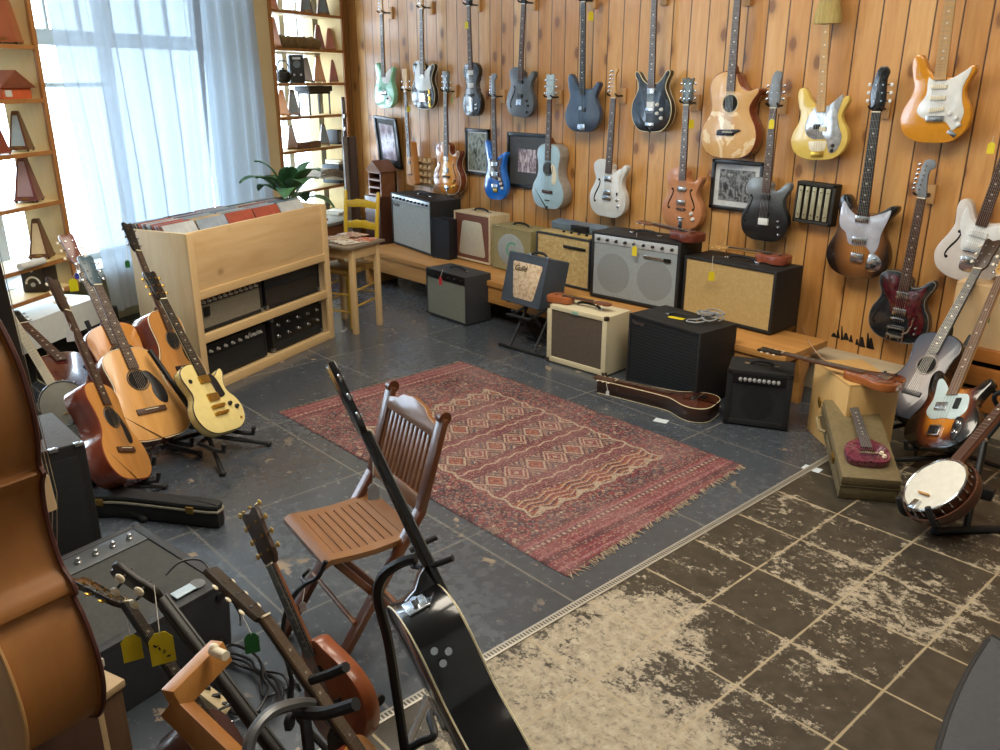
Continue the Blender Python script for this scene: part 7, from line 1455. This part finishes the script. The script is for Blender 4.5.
b = B(); b.slab([(-.02,-.05),(.02,-.05),(.02,.035),(.01,.05),(-.01,.05),(-.02,.035)], 0,.0012); b.xf(T90); o = b.build('price_tag', YTAG); o.location = Pz(676,318,B4['h']+.002); o.rotation_euler = (0,0,1.7); tag(o, 'yellow price tag lying flat on the big black amplifier', 'price tag')
def dtag(label, top, c, d_, size, col, **k): tagobj(label, Pd(top[0],top[1],d_), Pd(c[0],c[1],d_), size, col, **k)
dtag('blank yellow price tag hanging from the head with gold pegs', (125,598),(132,648),2.28,.072,YTAG)
dtag('handwritten yellow price tag hanging from the banjo with cream buttons', (154,585),(162,648),2.16,.085,YTAG,scr=True)
dtag('dark green price tag hanging from the slotted headstock', (240,610),(252,643),1.97,.050,GTAG)
dtag('yellow price tag on the neck of the acoustic next to the record bin', (152,305),(157,319),(Pz(175,399,0)-CAM).length-.1,.07,YTAG)
dtag('green price tag hanging from the head of the acoustic next to the record bin', (126,245),(127.5,264),4.95,.04,GTAG)
dtag('bright yellow price tag hanging from the reddish guitar head by the window', (77,268),(73.5,285),4.55,.062,M('tag_bright','e0d80e',.6,var=.03))
dtag('blue tag slip hanging above the bright yellow tag by the window', (80,268),(77,276),4.54,.028,M('tag_blue','2d3fae',.6))
dtag('white price tag hanging on the neck of the small glossy sided acoustic', (71,324),(70,336),4.1,.05,WTAG)
dtag('white string tag hanging from the pegs of the black edge-on guitar', (373,452),(373.5,492),1.93,.040,WTAG)
dtag('small white tag hanging from the mandolin head', (305,585),(303,607),2.24,.028,WTAG)
# ================================================================== LIGHT
sc = bpy.context.scene
w = bpy.data.worlds.new('sky'); sc.world = w; w.use_nodes = True; nt = w.node_tree; bg = nt.nodes['Background']
bg.inputs[0].default_value = (.75,.87,1.0,1); bg.inputs[1].default_value = 11
def area(name, loc, aim, sx, sy, power, col=(1,1,1), portal=False, spread=180):
    l = bpy.data.lights.new(name,'AREA'); l.shape = 'RECTANGLE'; l.size = sx; l.size_y = sy; l.energy = power; l.color = col; l.spread = math.radians(spread)
    o = bpy.data.objects.new(name, l); COL.objects.link(o); o.location = loc
    o.rotation_euler = (Vector(aim)).to_track_quat('-Z','Y').to_euler()
    if portal: l.cycles.is_portal = True
    return o
c = ws(-2.7, GL-.12, 1.83); area('window_portal', c, n2, 5.6, 2.8, 1, portal=True)
c = (E0+E1)/2; area('window_portal', Vector((c.x,c.y,1.55))-nn*.12, nn, L, 1.7, 1, portal=True)
area('ceiling_fill', (-3.4,2.2,CEIL-.02), (0,0,-1), 1.8, 1.8, 70, (1,.90,.74))  # unseen fill lights added under the ceiling to brighten the room
area('ceiling_fill', (-1.0,2.2,CEIL-.02), (0,0,-1), 1.8, 1.8, 70, (1,.90,.74))
vs = sc.view_settings; vs.view_transform = 'Standard'; vs.look = 'None'; vs.exposure = 0.45; vs.gamma = 1; vs.use_curve_mapping = False
sc.cycles.use_denoising = True
sc.cycles.max_bounces = 8; sc.cycles.transparent_max_bounces = 16; sc.cycles.sample_clamp_indirect = 6
